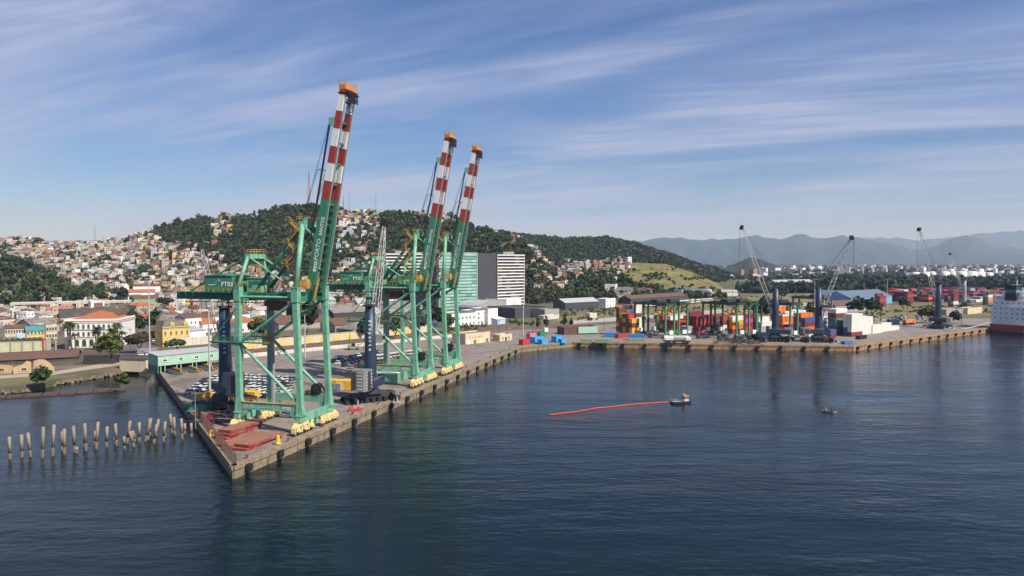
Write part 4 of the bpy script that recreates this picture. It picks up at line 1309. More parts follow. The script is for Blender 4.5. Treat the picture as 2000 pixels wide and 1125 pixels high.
# ------------------------------------------------------------------ hillside houses
def house_mesh(kind, w, d, h):
    """small house, foot sunk into the slope; slots: wall, roof, window"""
    m = MB()
    m.bx(-w / 2, w / 2, -d / 2, d / 2, -7, h)
    if kind == 'gable':
        e, rz = .35, h + w * .22
        a = [(-w / 2 - e, -d / 2 - e, h - .1), (0, -d / 2 - e, rz), (w / 2 + e, -d / 2 - e, h - .1), (-w / 2 - e, d / 2 + e, h - .1), (0, d / 2 + e, rz), (w / 2 + e, d / 2 + e, h - .1)]
        m.add(a, [(0, 1, 4, 3), (1, 2, 5, 4)], 1); m.add([a[0], a[1], a[2], a[3], a[4], a[5]], [(0, 2, 1), (3, 4, 5)], 0)
    elif kind == 'side':
        e, rz = .35, h + d * .22
        a = [(-w / 2 - e, -d / 2 - e, h - .1), (-w / 2 - e, 0, rz), (-w / 2 - e, d / 2 + e, h - .1), (w / 2 + e, -d / 2 - e, h - .1), (w / 2 + e, 0, rz), (w / 2 + e, d / 2 + e, h - .1)]
        m.add(a, [(0, 3, 4, 1), (1, 4, 5, 2)], 1); m.add(a, [(0, 1, 2), (3, 5, 4)], 0)
    elif kind == 'mono':
        m.add([(-w / 2 - .3, -d / 2 - .4, h + .05), (w / 2 + .3, -d / 2 - .4, h + .05), (w / 2 + .3, d / 2 + .3, h + .8), (-w / 2 - .3, d / 2 + .3, h + .8)], [(0, 1, 2, 3)], 1)
        m.add([(-w / 2, -d / 2, h), (-w / 2, d / 2, h), (-w / 2, d / 2, h + .75), (w / 2, -d / 2, h), (w / 2, d / 2, h), (w / 2, d / 2, h + .75)], [(0, 1, 2), (3, 5, 4), (1, 4, 5, 2)], 0)
    else:
        m.bx(-w / 2 + .2, w / 2 - .2, -d / 2 + .2, d / 2 - .2, h + .003, h + .05, 1)
        for a in ((-w / 2, w / 2, -d / 2, -d / 2 + .18), (-w / 2, w / 2, d / 2 - .18, d / 2), (-w / 2, -w / 2 + .18, -d / 2 + .18, d / 2 - .18), (w / 2 - .18, w / 2, -d / 2 + .18, d / 2 - .18)):
            m.bx(*a, h + .002, h + .8)
        m.tube((w * .25, d * .2, h + .05), (w * .25, d * .2, h + 1.5), .8, .9, n=8, m=1)
    fl = max(1, int(h / 2.9))
    for f in range(fl):
        z = .9 + f * 2.9
        k = max(2, int(w / 2.4))
        for i in range(k):
            x = -w / 2 + (i + .5) * w / k
            m.bx(x - .5, x + .5, -d / 2 - .04, -d / 2 + .02, z, z + 1.25, 2)
            if f == 0 and i == 0: m.bx(x - .42, x + .42, -d / 2 - .03, -d / 2 + .02, -.1, z, 2)
        for i in range(max(1, int(d / 3.4))):
            y = -d / 2 + (i + .5) * d / max(1, int(d / 3.4))
            for sx in (-1, 1):
                xs = sx * w / 2
                m.bx(min(xs - .02 * sx, xs + .04 * sx), max(xs - .02 * sx, xs + .04 * sx), y - .5, y + .5, z, z + 1.2, 2)
    return m


HK = [('gable', 7, 9, 3.4), ('gable', 6.5, 8, 6.2), ('side', 9, 7, 3.6), ('side', 8, 7, 6.0), ('mono', 7, 7, 3.4), ('mono', 6, 8, 6.0), ('flat', 8, 8, 3.6), ('flat', 7, 8, 6.4), ('flat', 6.5, 7, 8.8)]
HM = [house_mesh(*k) for k in HK]
WALLS = [('white', WW, .13), ('off-white', OFFW, .25), ('cream', CREAMW, .16), ('bare brick', BRICK, .21), ('pale blue', LBLUE, .05), ('yellow', OCHRE, .04), ('pink', PINKW, .05), ('grey', GREYW, .13)]
ROOFS = [('brown tiled', TILE, .50), ('red tiled', RTILE, .09), ('grey sheet', FIBRE, .36), ('pale metal', METROOF, .12)]
_hm = {}
hx, hy = sample(TOWNS, 30000, 11)
hX, hD, hZ = march(hx, hy)
cand = []
occ = set()
for a, b, z_, qx in zip(hX, hD, hZ, hx):
    if np.isnan(a): continue
    k = (int(a // 7.2), int(b // 9.2))
    if k in occ: continue
    occ.add(k); cand.append((b, a, z_, qx))
# the flat foot of the slopes
for i in range(5200):
    qx = rng.uniform(-120, 1000); d_ = rng.uniform(470, 800)
    if qx > 900 or 205 < qx < 262 or (qx > 262 and d_ < 520): continue
    if (d_ < 560 and qx > 470) or (qx > 745 and d_ < 680): continue
    if 105 < qx < 205 and d_ < 560: continue
    a = (qx - 1000) / FPX * d_
    zz = float(terrain(qx, d_))
    if zz > 12: continue
    k = (int(a // 11), int(d_ // 13))
    if k in occ or vnoise(a / 40, d_ / 40) < .33: continue
    occ.add(k); cand.append((d_, a, zz, qx))
cand.sort()
cw = np.cumsum([w[2] for w in WALLS]); cr = np.cumsum([w[2] for w in ROOFS])
area = lambda q: 'left of the cranes' if q < 440 else 'below the wooded hilltop' if q < 640 else 'behind the gantry cranes' if q < 1010 else 'right of the towers'
rest_v, rest_f, rest_m = [], [], []
mi_all = [w[1] for w in WALLS] + [w[1] for w in ROOFS] + [PANE]
nind = 0
vis = [c for c in cand if -30 < c[3] < 1240]
for d_, a, z_, qx in vis:
    wi = int(np.searchsorted(cw, rng.random() * cw[-1])); ri = int(np.searchsorted(cr, rng.random() * cr[-1]))
    ki = int(rng.integers(0, len(HK)))
    if HK[ki][0] == 'flat': ri = 2 if rng.random() < .7 else 3
    rz = rng.normal(.12, .28) + (math.pi / 2 if rng.random() < .25 else 0)
    s = rng.uniform(.62, 1.0)
    if nind < 300:
        key = (ki, wi, ri)
        if key not in _hm: _hm[key] = HM[ki].mesh('hillside_house', [WALLS[wi][1], ROOFS[ri][1], PANE])
        st = 'single-storey' if HK[ki][3] < 4 else 'two-storey' if HK[ki][3] < 7 else 'three-storey'
        shape = 'flat' if HK[ki][0] == 'flat' else 'pitched' if HK[ki][0] in ('gable', 'side') else 'lean-to'
        lb = f'{WALLS[wi][0]} {st} house with {shape} {ROOFS[ri][0]} roof {area(qx)}'
        o = ob('hillside_house', _hm[key], None, (a, d_, z_), rz, lb, 'house', lb.replace('house', 'houses'))
        o.scale = (s, s, s)
        nind += 1
    else:
        v = np.array(HM[ki].v) * s
        c, sn = math.cos(rz), math.sin(rz)
        o0 = len(rest_v)
        rest_v.extend(np.stack([v[:, 0] * c - v[:, 1] * sn + a, v[:, 0] * sn + v[:, 1] * c + d_, v[:, 2] + z_], -1).tolist())
        for f, q in zip(HM[ki].f, HM[ki].m):
            rest_f.append(tuple(i + o0 for i in f)); rest_m.append(wi if q == 0 else len(WALLS) + ri if q == 1 else len(mi_all) - 1)
me = bpy.data.meshes.new('hillside_town'); me.from_pydata(rest_v, [], rest_f)
for mm in mi_all: me.materials.append(mm)
me.polygons.foreach_set('material_index', rest_m); me.update()
ob('hillside_town', me, kind='stuff', label='mass of small farther houses climbing the hills behind', cat='houses')
print('houses', nind, 'rest', len(vis) - nind)
# bushes and trees standing among the houses
tx, ty = sample(TOWNS, 16000, 23)
tX, tD, tZ = march(tx, ty)
tp = np.stack([tX, tD, tZ - .5], -1)[~np.isnan(tX)][:1900]
ob('garden_trees', forest_mesh('garden_trees', tp, rng.uniform(.3, .8, len(tp)), bases_f, [FOREST, FORESTL, FORESTB], 14), kind='stuff', label='scattered garden trees between the hillside houses', cat='trees')

# far town on the plain, towards the mountains
fv, ff, fm = [], [], []
for i in range(4200):
    qx = rng.uniform(1360, 2080); qy = 517.5 + 27 * rng.random() ** 1.4
    if qy > 540 and qx > 1560: continue
    p = P(qx, qy, 2.3)
    k = p.y / 2500
    w, d_, h_ = rng.uniform(8, 26) * k ** .5, rng.uniform(8, 20) * k ** .5, rng.uniform(3.5, 9) * (1 if rng.random() < .94 else 3.2)
    m = MB().box((p.x, p.y, 2.3 + h_ / 2), (w, d_, h_), rz=rng.random())
    o0 = len(fv); fv += m.v; ff += [tuple(j + o0 for j in f) for f in m.f]
    c = int(rng.choice(4, p=[.35, .3, .15, .2])); fm += [c if j != 1 else (c if rng.random() < .5 else 4) for j in range(6)]
me = bpy.data.meshes.new('distant_town'); me.from_pydata(fv, [], ff)
for mm in (WW, OFFW, BRICK, GREYW, TILE): me.materials.append(mm)
me.polygons.foreach_set('material_index', fm); me.update()
ob('distant_town', me, kind='stuff', label='hazy pale town spread over the plain below the mountains', cat='town')
fx_ = rng.uniform(1360, 2080, 1500); fy_ = 518 + 30 * rng.random(1500) ** 1.2
fp_ = np.array([tuple(P(a, b, 2.2)) for a, b in zip(fx_, fy_)])
ob('plain_trees', forest_mesh('plain_trees', fp_, rng.uniform(1.0, 2.0, len(fp_)) * (fp_[:, 1] / 2600) ** .5, [crown_arrays(26, 7, 4.6, 2.4, 90 + i, 6, .6) for i in range(4)], MANGROVE, 19), kind='stuff', label='trees scattered through the far town on the plain', cat='trees')

# low scrub over the waste ground and along the tracks
bx_ = rng.uniform(860, 1990, 5200); by_ = rng.uniform(578, 650, 5200)
ok = inpoly(bx_, by_, [(870, 652), (1000, 640), (1190, 628), (1400, 619), (1660, 604), (1660, 574), (1500, 568), (1400, 588), (1250, 600), (1090, 606), (1000, 622), (870, 640)]) | inpoly(bx_, by_, [(1690, 622), (1850, 616), (1990, 610), (1990, 596), (1850, 590), (1690, 600)])
ok &= (np.vectorize(lambda a, b: vnoise(a / 38, b / 5))(bx_, by_) > .56)
bp_ = np.array([tuple(P(a, b, 2.2)) for a, b in zip(bx_[ok], by_[ok])])
ob('scrub', forest_mesh('scrub', bp_, rng.uniform(.1, .28, len(bp_)), b_small, LEAFY, 31), kind='stuff', label='low yellow green scrub on the waste ground behind the yards', cat='scrub')

gx_ = rng.uniform(1215, 1425, 900); gy_ = rng.uniform(508, 575, 900)
gX, gD, gZ = march(gx_, gy_)
gok = ~np.isnan(gX) & (np.array([vnoise(a / 14, b / 7) for a, b in zip(gx_, gy_)]) > .6)
ob('slope_bushes', forest_mesh('slope_bushes', np.stack([gX, gD, gZ - .3], -1)[gok], rng.uniform(.12, .4, int(gok.sum())), b_small, [FOREST, FORESTL, FORESTB], 37), kind='stuff', label='bushes dotted over the grassy slope', cat='bushes')

# ================================================================== buildings
_win = {}


def win_mesh(w, h, arch, frame, pane=PANE):
    key = (round(w, 2), round(h, 2), arch, frame.name)
    if key not in _win:
        m = MB()
        n = 7 if arch else 1
        top = [(w / 2 * math.cos(math.pi * i / n), h - w / 2 + w / 2 * math.sin(math.pi * i / n)) for i in range(n + 1)] if arch else [(w / 2, h), (-w / 2, h)]
        out = [(-w / 2, 0), (w / 2, 0)] + top
        k = len(out)
        inn = [(x * .76, h * .06 + z * .9) for x, z in out]
        vs = [(x, -.10, z) for x, z in out] + [(x, -.10, z) for x, z in inn] + [(x, -.03, z) for x, z in inn] + [(x, .02, z) for x, z in out]
        m.add(vs, [(i, (i + 1) % k, k + (i + 1) % k, k + i) for i in range(k)] + [(k + i, k + (i + 1) % k, 2 * k + (i + 1) % k, 2 * k + i) for i in range(k)]
              + [(3 * k + i, 3 * k + (i + 1) % k, (i + 1) % k, i) for i in range(k)], 0)
        m.add([(x, -.03, z) for x, z in inn], [tuple(range(k))], 1)
        m.bx(-.03, .03, -.07, -.031, h * .06, h * .93, 0)
        m.bx(-w * .62, w * .62, -.22, .02, -.14, -.002, 0)
        _win[key] = m.mesh('window', [frame, pane])
    return _win[key]


def bldg(name, label, pL, pR, ytop, depth, wall, roof='flat', rmat=FIBRE, rows=0, cols=0, side=0, rh=None, arch=False, frame=OFFW, cat='building', z=2.35, ww=1.1, wh=1.5, group=None, door=True, first=1.0, over=.4, sideR=True, band=None):
    """a building from the photo positions of its two front ground corners and the row of its eaves"""
    a, b = P(*pL, z), P(*pR, z)
    if pL[1] < 589:                              # stands on the lower slopes
        hx_, hd_, hz_ = march([pL[0], pR[0]], [pL[1], pR[1]])
        if not np.isnan(hx_).any():
            a = Vector((hx_[0], hd_[0], hz_.min())); b = Vector((hx_[1], hd_[0] - 4, hz_.min()))
    W = (b - a).length
    ang = math.atan2((b - a).y, (b - a).x)
    H = ((pL[1] + pR[1]) / 2 - ytop) * a.y / FPX if pL[1] < 589 else hgt((pL[1] + pR[1]) / 2, ytop)
    r = root(name, a, ang, label, cat, group)
    wl_ = MB().bx(0, W, 0, depth, -1, H).build('wall', wall, r)
    rh = rh if rh is not None else min(W, depth) * .22
    e = over
    m = MB()
    if roof == 'flat':
        m.bx(.25, W - .25, .25, depth - .25, H + .004, H + .06)
        rm = m.build('roof', rmat, r)
        MB().bx(-.06, W + .06, -.06, .22, H - .25, H + .7).bx(-.06, .22, .222, depth - .222, H - .25, H + .7).bx(W - .22, W + .06, .222, depth - .222, H - .25, H + .7).bx(-.06, W + .06, depth - .22, depth + .06, H - .25, H + .7).build('parapet', wall, r)
    elif roof in ('gx', 'gy', 'hip', 'arch'):
        x0, x1, y0, y1 = -e, W + e, -e, depth + e
        t = .14
        if roof == 'gx':
            ym = depth / 2
            m.add([(x0, y0, H), (x1, y0, H), (x1, ym, H + rh), (x0, ym, H + rh), (x0, y1, H), (x1, y1, H)], [(0, 1, 2, 3), (3, 2, 5, 4), (0, 4, 5, 1)])
            m.add([(0, 0, H + .01), (0, ym, H + rh - .05), (0, depth, H + .01), (W, 0, H + .01), (W, ym, H + rh - .05), (W, depth, H + .01)], [(0, 1, 2), (3, 5, 4)], 1)
        elif roof == 'gy':
            xm = W / 2
            m.add([(x0, y0, H), (xm, y0, H + rh), (x1, y0, H), (x0, y1, H), (xm, y1, H + rh), (x1, y1, H)], [(0, 1, 4, 3), (1, 2, 5, 4), (0, 3, 5, 2)])
            m.add([(0, -.01, H + .01), (xm, -.01, H + rh - .05), (W, -.01, H + .01), (0, depth, H + .01), (xm, depth, H + rh - .05), (W, depth, H + .01)], [(0, 2, 1), (3, 4, 5)], 1)
        elif roof == 'hip':
            k = min(W, depth) / 2
            if W >= depth:
                rg = [(k, depth / 2, H + rh), (W - k, depth / 2, H + rh)]
                m.add([(x0, y0, H), (x1, y0, H), (x1, y1, H), (x0, y1, H)] + rg, [(0, 1, 5, 4), (1, 2, 5), (2, 3, 4, 5), (3, 0, 4), (0, 3, 2, 1)])
            else:
                rg = [(W / 2, k, H + rh), (W / 2, depth - k, H + rh)]
                m.add([(x0, y0, H), (x1, y0, H), (x1, y1, H), (x0, y1, H)] + rg, [(0, 1, 4), (1, 2, 5, 4), (2, 3, 5), (3, 0, 4, 5), (0, 3, 2, 1)])
        else:
            n = 10
            pr = [(W / 2 - W / 2 * math.cos(math.pi * i / n), H + rh * math.sin(math.pi * i / n)) for i in range(n + 1)]
            vs = [(x, -.3, zz) for x, zz in pr] + [(x, depth + .3, zz) for x, zz in pr]
            m.add(vs, [(i, i + 1, n + 2 + i, n + 1 + i) for i in range(n)])
            m.add(vs, [tuple(range(n, -1, -1)), tuple(range(n + 1, 2 * n + 2))], 1)
        rm = m.build('roof', [rmat, wall], r)
        # ridge and eave lines stand proud of the sheets
        if roof == 'gx':
            MB().beam((x0, depth / 2, H + rh + .05), (x1, depth / 2, H + rh + .05), .4, .2).build('ridge', rmat, rm)
        if roof == 'gy':
            MB().beam((W / 2, y0, H + rh + .05), (W / 2, y1, H + rh + .05), .4, .2).build('ridge', rmat, rm)
    elif roof == 'mono':
        m.add([(-e, -e, H + .02), (W + e, -e, H + .02), (W + e, depth + e, H + rh), (-e, depth + e, H + rh), (-e, -e, H - .12), (W + e, -e, H - .12), (W + e, depth + e, H + rh - .14), (-e, depth + e, H + rh - .14)], MB.BF[::1])
        m.build('roof', rmat, r)
    if band:
        for f in range(1, rows + 1):
            zz = f * H / rows
            MB().bx(-.14, W + .14, -.14, depth * .98, zz - .3 if f < rows else zz - .5, zz - .02 if f < rows else zz + .002).build('cornice', band, r)
    if rows and cols:
        me = win_mesh(ww, wh, arch, frame)
        sh = H / rows
        for f in range(rows):
            zz = f * sh + min(first, sh - wh - .25)
            for i in range(cols):
                x = (i + .5) * W / cols
                ob('window', me, wl_, (x, 0, zz))
            for i in range(side):
                y = (i + .5) * depth / side
                ob('window', me, wl_, (W if sideR else 0, y, zz), math.pi / 2 if sideR else -math.pi / 2)
    if door and rows and cols:
        MB().bx(W * .5 - .7, W * .5 + .7, -.09, .02, -.1, 2.3).build('door', DARK, wl_)
    return r, W, H


# ---- left: the old town by the basin
r, W, H = bldg('colonial_building', 'large white colonial building with three rows of openings and red hipped roof', (127, 680), (230, 678), 629, 26, WW, 'hip', RTILE, 0, 0, rh=4.6, over=.5)
wl_ = r.children[0]
for f, (zz, wh_) in enumerate(((9.0, 2.3), (5.2, 2.3))):
    me = win_mesh(1.15, wh_, True, GREYW)
    for i in range(10): ob('window', me, wl_, (1.6 + i * (W - 3.2) / 9, 0, zz))
    for i in range(8): ob('window', me, wl_, (0, 2 + i * 3.1, zz), -math.pi / 2)
    MB().bx(-.25, W + .25, -.4, .05, zz - .45, zz - .2).build('balcony', OFFW, wl_)
dm = win_mesh(2.1, 3.5, True, SAGE, BLACK)
for k in range(7): ob('door', dm, wl_, (2.2 + k * (W - 4.4) / 6, 0, .15))
MB().bx(-.35, W + .35, -.35, 26.35, H - .7, H - .25).bx(-.2, W + .2, -.2, 26.2, 3.9, 4.15).build('cornice', WW, wl_)
MB().bx(-.1, W + .1, -.1, .3, H + .0, H + 1.1).bx(-.1, .3, .301, 26, H, H + 1.1).bx(W - .3, W + .1, .301, 26, H, H + 1.1).build('parapet', WW, wl_)
r2 = [c for c in r.children if c.name.startswith('roof')][0]; r2.location.z = .6
MB().add([(4, 13.5, H + 2.6), (W - 4, 13.5, H + 2.6), (W - 5, 25, H + 5.6), (5, 25, H + 5.6), (4, 25.8, H + 2.0), (W - 4, 25.8, H + 2.0)], [(0, 1, 2, 3), (3, 2, 5, 4), (0, 3, 4), (1, 5, 2)]).build('rear_roof', TILE, r)

r, W, H = bldg('railway_station', 'yellow station building with dark mansard roof and dormers', (318, 677), (371, 673), 640, 13, OCHRE, 'flat', SLATE, 2, 5, 3, ww=1.1, wh=2.0, frame=CREAMW, band=CREAMW, sideR=False)
m = MB()
m.add([(-.3, -.3, H), (W + .3, -.3, H), (W + .3, 13.3, H), (-.3, 13.3, H), (1.6, 1.8, H + 3.6), (W - 1.6, 1.8, H + 3.6), (W - 1.6, 11.2, H + 3.6), (1.6, 11.2, H + 3.6)], MB.BF)
mans = m.build('mansard', SLATE, r)
for x in (W * .36, W * .86):
    MB().bx(x - .9, x + .9, -.1, 1.6, H + .3, H + 2.3).add([(x - 1.1, -.2, H + 2.3), (x + 1.1, -.2, H + 2.3), (x, -.2, H + 3.3), (x - 1.1, 1.8, H + 2.3), (x + 1.1, 1.8, H + 2.3), (x, 1.8, H + 3.3)], [(0, 1, 2), (3, 5, 4), (0, 2, 5, 3), (1, 4, 5, 2)]).build('dormer', OCHRE, mans)
    ob('window', win_mesh(.9, 1.3, True, CREAMW), mans, (x, -.1, H + .6))
r, W, H = bldg('station_wing', 'tall yellow wing with slate roof behind the station building', (311, 668), (328, 667), 625, 9, OCHRE, 'hip', SLATE, 3, 2, 2, rh=4.2, frame=CREAMW, sideR=False)
bldg('train_shed', 'pale ribbed canopy roofs behind the yellow station', (326, 640), (360, 638), 622, 26, OFFW, 'gx', FIBRE, 0, 0, rh=2.0)
bldg('long_wall', 'long stained white compound wall right of the yellow station', (328, 678), (414, 671), 661, .5, OFFW, 'flat', OFFW, cat='wall')
bldg('white_house', 'white two-storey house behind the station with brown roof', (362, 652), (394, 649), 620, 10, WW, 'gx', TILE, 2, 4, 2, rh=2.2)
bldg('white_shed', 'white low shed with pale sloping awning beside the yellow station', (370, 664), (402, 661), 645, 12, WW, 'mono', METROOF, 0, 0, rh=1.8)
bldg('white_hall', 'white single-storey hall with red roof seen beneath the machine house', (396, 650), (424, 648), 632, 14, WW, 'gx', RTILE, 1, 4, rh=3.2)
bldg('white_hall', 'long white building with brown tiled roof left of the first crane leg', (396, 634), (470, 628), 617, 12, WW, 'gx', TILE, 1, 9, rh=2.2, arch=True)
bldg('white_hall', 'white hall with red hipped roof seen between the legs of the nearest crane', (470, 650), (510, 646), 629, 16, WW, 'hip', RTILE, 1, 4, rh=3.6, ww=1.4)
bldg('white_hall', 'small white arcaded house with brown roof behind the nearest crane', (472, 630), (488, 629), 613, 8, WW, 'hip', TILE, 1, 3, rh=2.2, arch=True)
# port shed on the pier with its ramps
a, b = P(309, 730), P(430, 716)
W = (b - a).length
r = root('pier_shed', a, math.atan2((b - a).y, (b - a).x), 'mint green shed on posts at the root of the pier with four ramps', 'shed')
H = hgt(723, 689)
MB().bx(0, W, 0, 9, 2.9, H).build('wall', MINT, r)
MB().add([(-.3, -.3, H + .02), (W + .3, -.3, H + .02), (W + .3, 9.3, H + .8), (-.3, 9.3, H + .8), (-.3, -.3, H - .1), (W + .3, -.3, H - .1), (W + .3, 9.3, H + .65), (-.3, 9.3, H + .65)], MB.BF).build('roof', METROOF, r)
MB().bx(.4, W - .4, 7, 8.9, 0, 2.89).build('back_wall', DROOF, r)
MB().bx(-.05, .3, .2, 8.9, 0, 2.89).build('end_wall', DGREEN, r)
for i in range(8):
    x = 1.0 + (i // 2) * W / 4 + (i % 2) * 1.6
    MB().bx(x, x + .3, .3, .6, 0, 2.9).build('post', MINT, r)
for i in range(4):
    ob('window', win_mesh(2.0, .9, False, WW), r, ((i + .42) * W / 4, 0, 4.4))
    x = (i + .45) * W / 4
    MB().add([(x, 4, 1.5), (x + 2.9, 4, 1.5), (x + 2.9, -9, .06), (x, -9, .06), (x, 4, 0), (x + 2.9, 4, 0), (x + 2.9, -9, 0.0), (x, -9, 0.0)], [(0, 3, 2, 1), (0, 4, 7, 3), (1, 2, 6, 5), (2, 3, 7, 6)]).build('ramp', DARK, r)
    MB().beam((x + 3.3, 3, 1.2), (x + 3.3, -6, .9), .3, .9).beam((x + 3.8, 2, 1.6), (x + 5, -7.5, .4), .3, .6).build('ramp_rail', YEL, r)
r, W, H = bldg('small_shed', 'small shed with dark roof beside the mint green pier shed', (285, 722), (299, 719), 700, 12, CREAMW, 'gy', DROOF, 0, 0, rh=1.2)
bldg('white_store', 'white store with grey roof behind the small shed', (270, 706), (306, 704), 688, 8, WW, 'mono', FIBRE, rh=1)
# ruins along the shore
bldg('old_warehouse', 'long low warehouse with rusty brown roof along the left shore', (-60, 716), (150, 705), 702, 16, DROOF, 'gx', TILE, rh=2.4, over=.6)
r = root('roof_skeleton', P(150, 712), .08, 'collapsed bare roof timbers at the end of the old warehouse', 'ruin')
m = MB()
for i in range(14):
    x = i * 1.2
    m.beam((x, 0, 0), (x + .3, 0, 4 + .3 * math.sin(i * 2)), .18).beam((x, 0, 3.9), (x + .4, 6, 4.9 + .4 * math.sin(i)), .14)
for y in (0, 2, 4, 6): m.beam((0, y, 4 + y * .15), (16, y, 3.8 + y * .15), .14)
m.build('timber', WOOD, r)
MB().bx(0, 15, 5.8, 6.2, 0, 3.2).bx(1, 14, 2.9, 3.1, 0, 2.2).build('wall', DARK, r)
for lab, x0, x1, yb, yt, prof in (('peach ruined wall with a low window nearest the left picture edge', -30, 25, 731, 712, [.85, 1, .92, .9, .7]), ('peach ruined wall with rounded top in the middle of the shore ruins', 26, 61, 730, 706, [.5, .62, .7, 1, .88]), ('peach ruined gable wall right of the other shore ruins', 66, 106, 728, 702, [.9, 1, .97, .72, .3])):
    a, b = P(x0, yb, 2.35), P(x1, yb - 2, 2.35)
    W = (b - a).length; H = hgt(yb, yt)
    r = root('ruined_wall', a, math.atan2((b - a).y, (b - a).x), lab, 'ruin')
    n = 4
    poly = [(0, 0)] + [(W, 0)] + [(W * (4 - i) / 4, H * prof[4 - i]) for i in range(5)]
    k = len(poly)
    MB().add([(x, 0, zz) for x, zz in poly] + [(x, .6, zz) for x, zz in poly], [tuple(range(k)), tuple(range(2 * k - 1, k - 1, -1))] + [(i, k + i, k + (i + 1) % k, (i + 1) % k) for i in range(k)]).build('wall', PEACH, r)
    ob('window', win_mesh(2.2, 1.0, False, CREAMW, BLACK), r, (W * .6, 0, 1.0))
r, W, H = bldg('roofless_hall', 'pale lime roofless hall with dark broken parapet at the left', (-40, 692), (84, 688), 668, 12, LIME, 'flat', LIME)
for i in range(7):
    MB().bx(3 + i * 4.7, 3.7 + i * 4.7, -.35, 0, 0, H + .5).build('pilaster', GREYW, r)
m = MB()
for i in range(34): m.bx(i * W / 34, i * W / 34 + .75, -.5, 1.2, H + .72, H + 1.4 + .5 * ((i * 7) % 3) / 2)
m.build('broken_parapet', DROOF, r)
MB().bx(W - .2, W + .25, -.3, 4, 0, H + 1.2).build('red_gable', BRED, r)
bldg('shop_row', 'cream two-storey shopfronts behind the pale lime hall', (10, 668), (52, 666), 641, 11, CREAMW, 'gx', TILE, 2, 8, rh=1.6, wh=1.9, ww=1.0)
bldg('teal_roofed_house', 'ochre house with teal roof beside the cream shopfronts', (52, 668), (87, 666), 646, 10, OCHRE, 'gx', TEALR, 2, 5, rh=2.4)
bldg('beige_house', 'beige two-storey corner house beside the dark side street', (90, 664), (112, 662), 636, 14, CREAMW, 'flat', FIBRE, 2, 4, 3, ww=1.5, wh=2.0)
bldg('low_blue_house', 'small grey blue house under the cream shopfronts', (33, 676), (50, 675), 655, 6, LBLUE, 'flat', FIBRE, 1, 2)
for lab, a, b, yt, dp, wm, rf, rmat, rw, cl_ in (
        ('white house half of a pair with the blue one', (33, 628), (56, 627), 613, 12, WW, 'gx', FIBRE, 1, 3), ('bright sky-blue house with two dark windows', (56, 627), (75, 626), 613, 12, BLUEW, 'gx', TILE, 1, 2),
        ('low building with a bright crimson roof near the orange-roofed station', (88, 624), (121, 623), 617, 18, WW, 'hip', CRIMSON, 0, 0), ('white gabled house right of the sky-blue house', (76, 630), (94, 629), 618, 10, WW, 'gy', FIBRE, 1, 2),
        ('long old terminal with orange tiled roof beneath the viaduct', (117, 608), (178, 606), 602, 14, DROOF, 'gx', RTILE, 0, 0), ('plain white block at the end of the orange-roofed terminal', (178, 608), (204, 607), 590, 14, WW, 'flat', FIBRE, 0, 0),
        ('large brown hipped roof at the left edge above the blue house', (-30, 622), (38, 618), 611, 30, OFFW, 'hip', TILE, 0, 0), ('brown roofed house at the far left below the viaduct', (0, 636), (30, 634), 623, 14, CREAMW, 'hip', TILE, 1, 3),
        ('cream house with pale gable below the sky-blue house', (32, 640), (62, 639), 631, 12, CREAMW, 'gx', FIBRE, 1, 4), ('grey sheet roofed store left of the white colonial building', (62, 650), (118, 646), 634, 22, GREYW, 'gx', FIBRE, 0, 0),
        ('wide grey roof just behind the white colonial building', (118, 632), (215, 628), 618, 24, GREYW, 'gx', DROOF, 0, 0), ('dark brown roofed shops left of the street', (95, 640), (128, 638), 628, 16, CREAMW, 'hip', TILE, 1, 3),
        ('orange two-storey house beside the street foot', (267, 610), (302, 608), 596, 12, PEACH, 'hip', RTILE, 2, 4), ('long green building below the white convent', (262, 600), (312, 598), 583, 14, SAGE, 'gx', TILE, 1, 6),
        ('tall sage green gable house left of the long green building', (252, 598), (263, 598), 577, 12, SAGE, 'flat', FIBRE, 2, 2), ('red-brown roofed house at the street corner with gable', (277, 636), (318, 632), 622, 14, CREAMW, 'gy', RTILE, 1, 2),
        ('brown market roof beside the street behind the dark trees', (266, 668), (306, 665), 656, 9, DARK, 'gx', TILE, 0, 0), ('mint green apartment house right of the convent', (303, 592), (322, 591), 579, 10, MINT, 'flat', FIBRE, 2, 3),
        ('small white chapel gable on the slope left of the convent', (196, 584), (206, 584), 573, 8, WW, 'gy', RTILE, 1, 1)):
    bldg('town_building', lab, a, b, yt, dp, wm, rf, rmat, rw, cl_)
r, W, H = bldg('convent', 'long white convent with red roof and bell tower at the hill foot', (250, 592), (302, 591), 571, 18, WW, 'gx', RTILE, 2, 11, ww=1.3, wh=1.5, rh=3)
MB().bx(-4, 0.5, 4, 9, 0, 17).add([(-4.2, 3.8, 17), (.7, 3.8, 17), (.7, 9.2, 17), (-4.2, 9.2, 17), (-1.8, 6.5, 21)], [(0, 1, 4), (1, 2, 4), (2, 3, 4), (3, 0, 4)]).bx(-2.6, -1.0, 3.9, 4.02, 12, 15, 1).build('bell_tower', [WW, DARK], r)
MB().bx(4, 30, 10, 22, H, H + 6.5).add([(3.5, 9.5, H + 6.5), (30.5, 9.5, H + 6.5), (30.5, 16, H + 9), (3.5, 16, H + 9), (3.5, 22.5, H + 6.5), (30.5, 22.5, H + 6.5)], [(0, 1, 2, 3), (3, 2, 5, 4), (0, 3, 4), (1, 5, 2)], 1).build('church_nave', [WW, TILE], r)
bldg('retaining_wall', 'white retaining wall sloping left from the convent', (206, 586), (248, 582), 574, 1, WW, 'flat', WW, cat='wall')
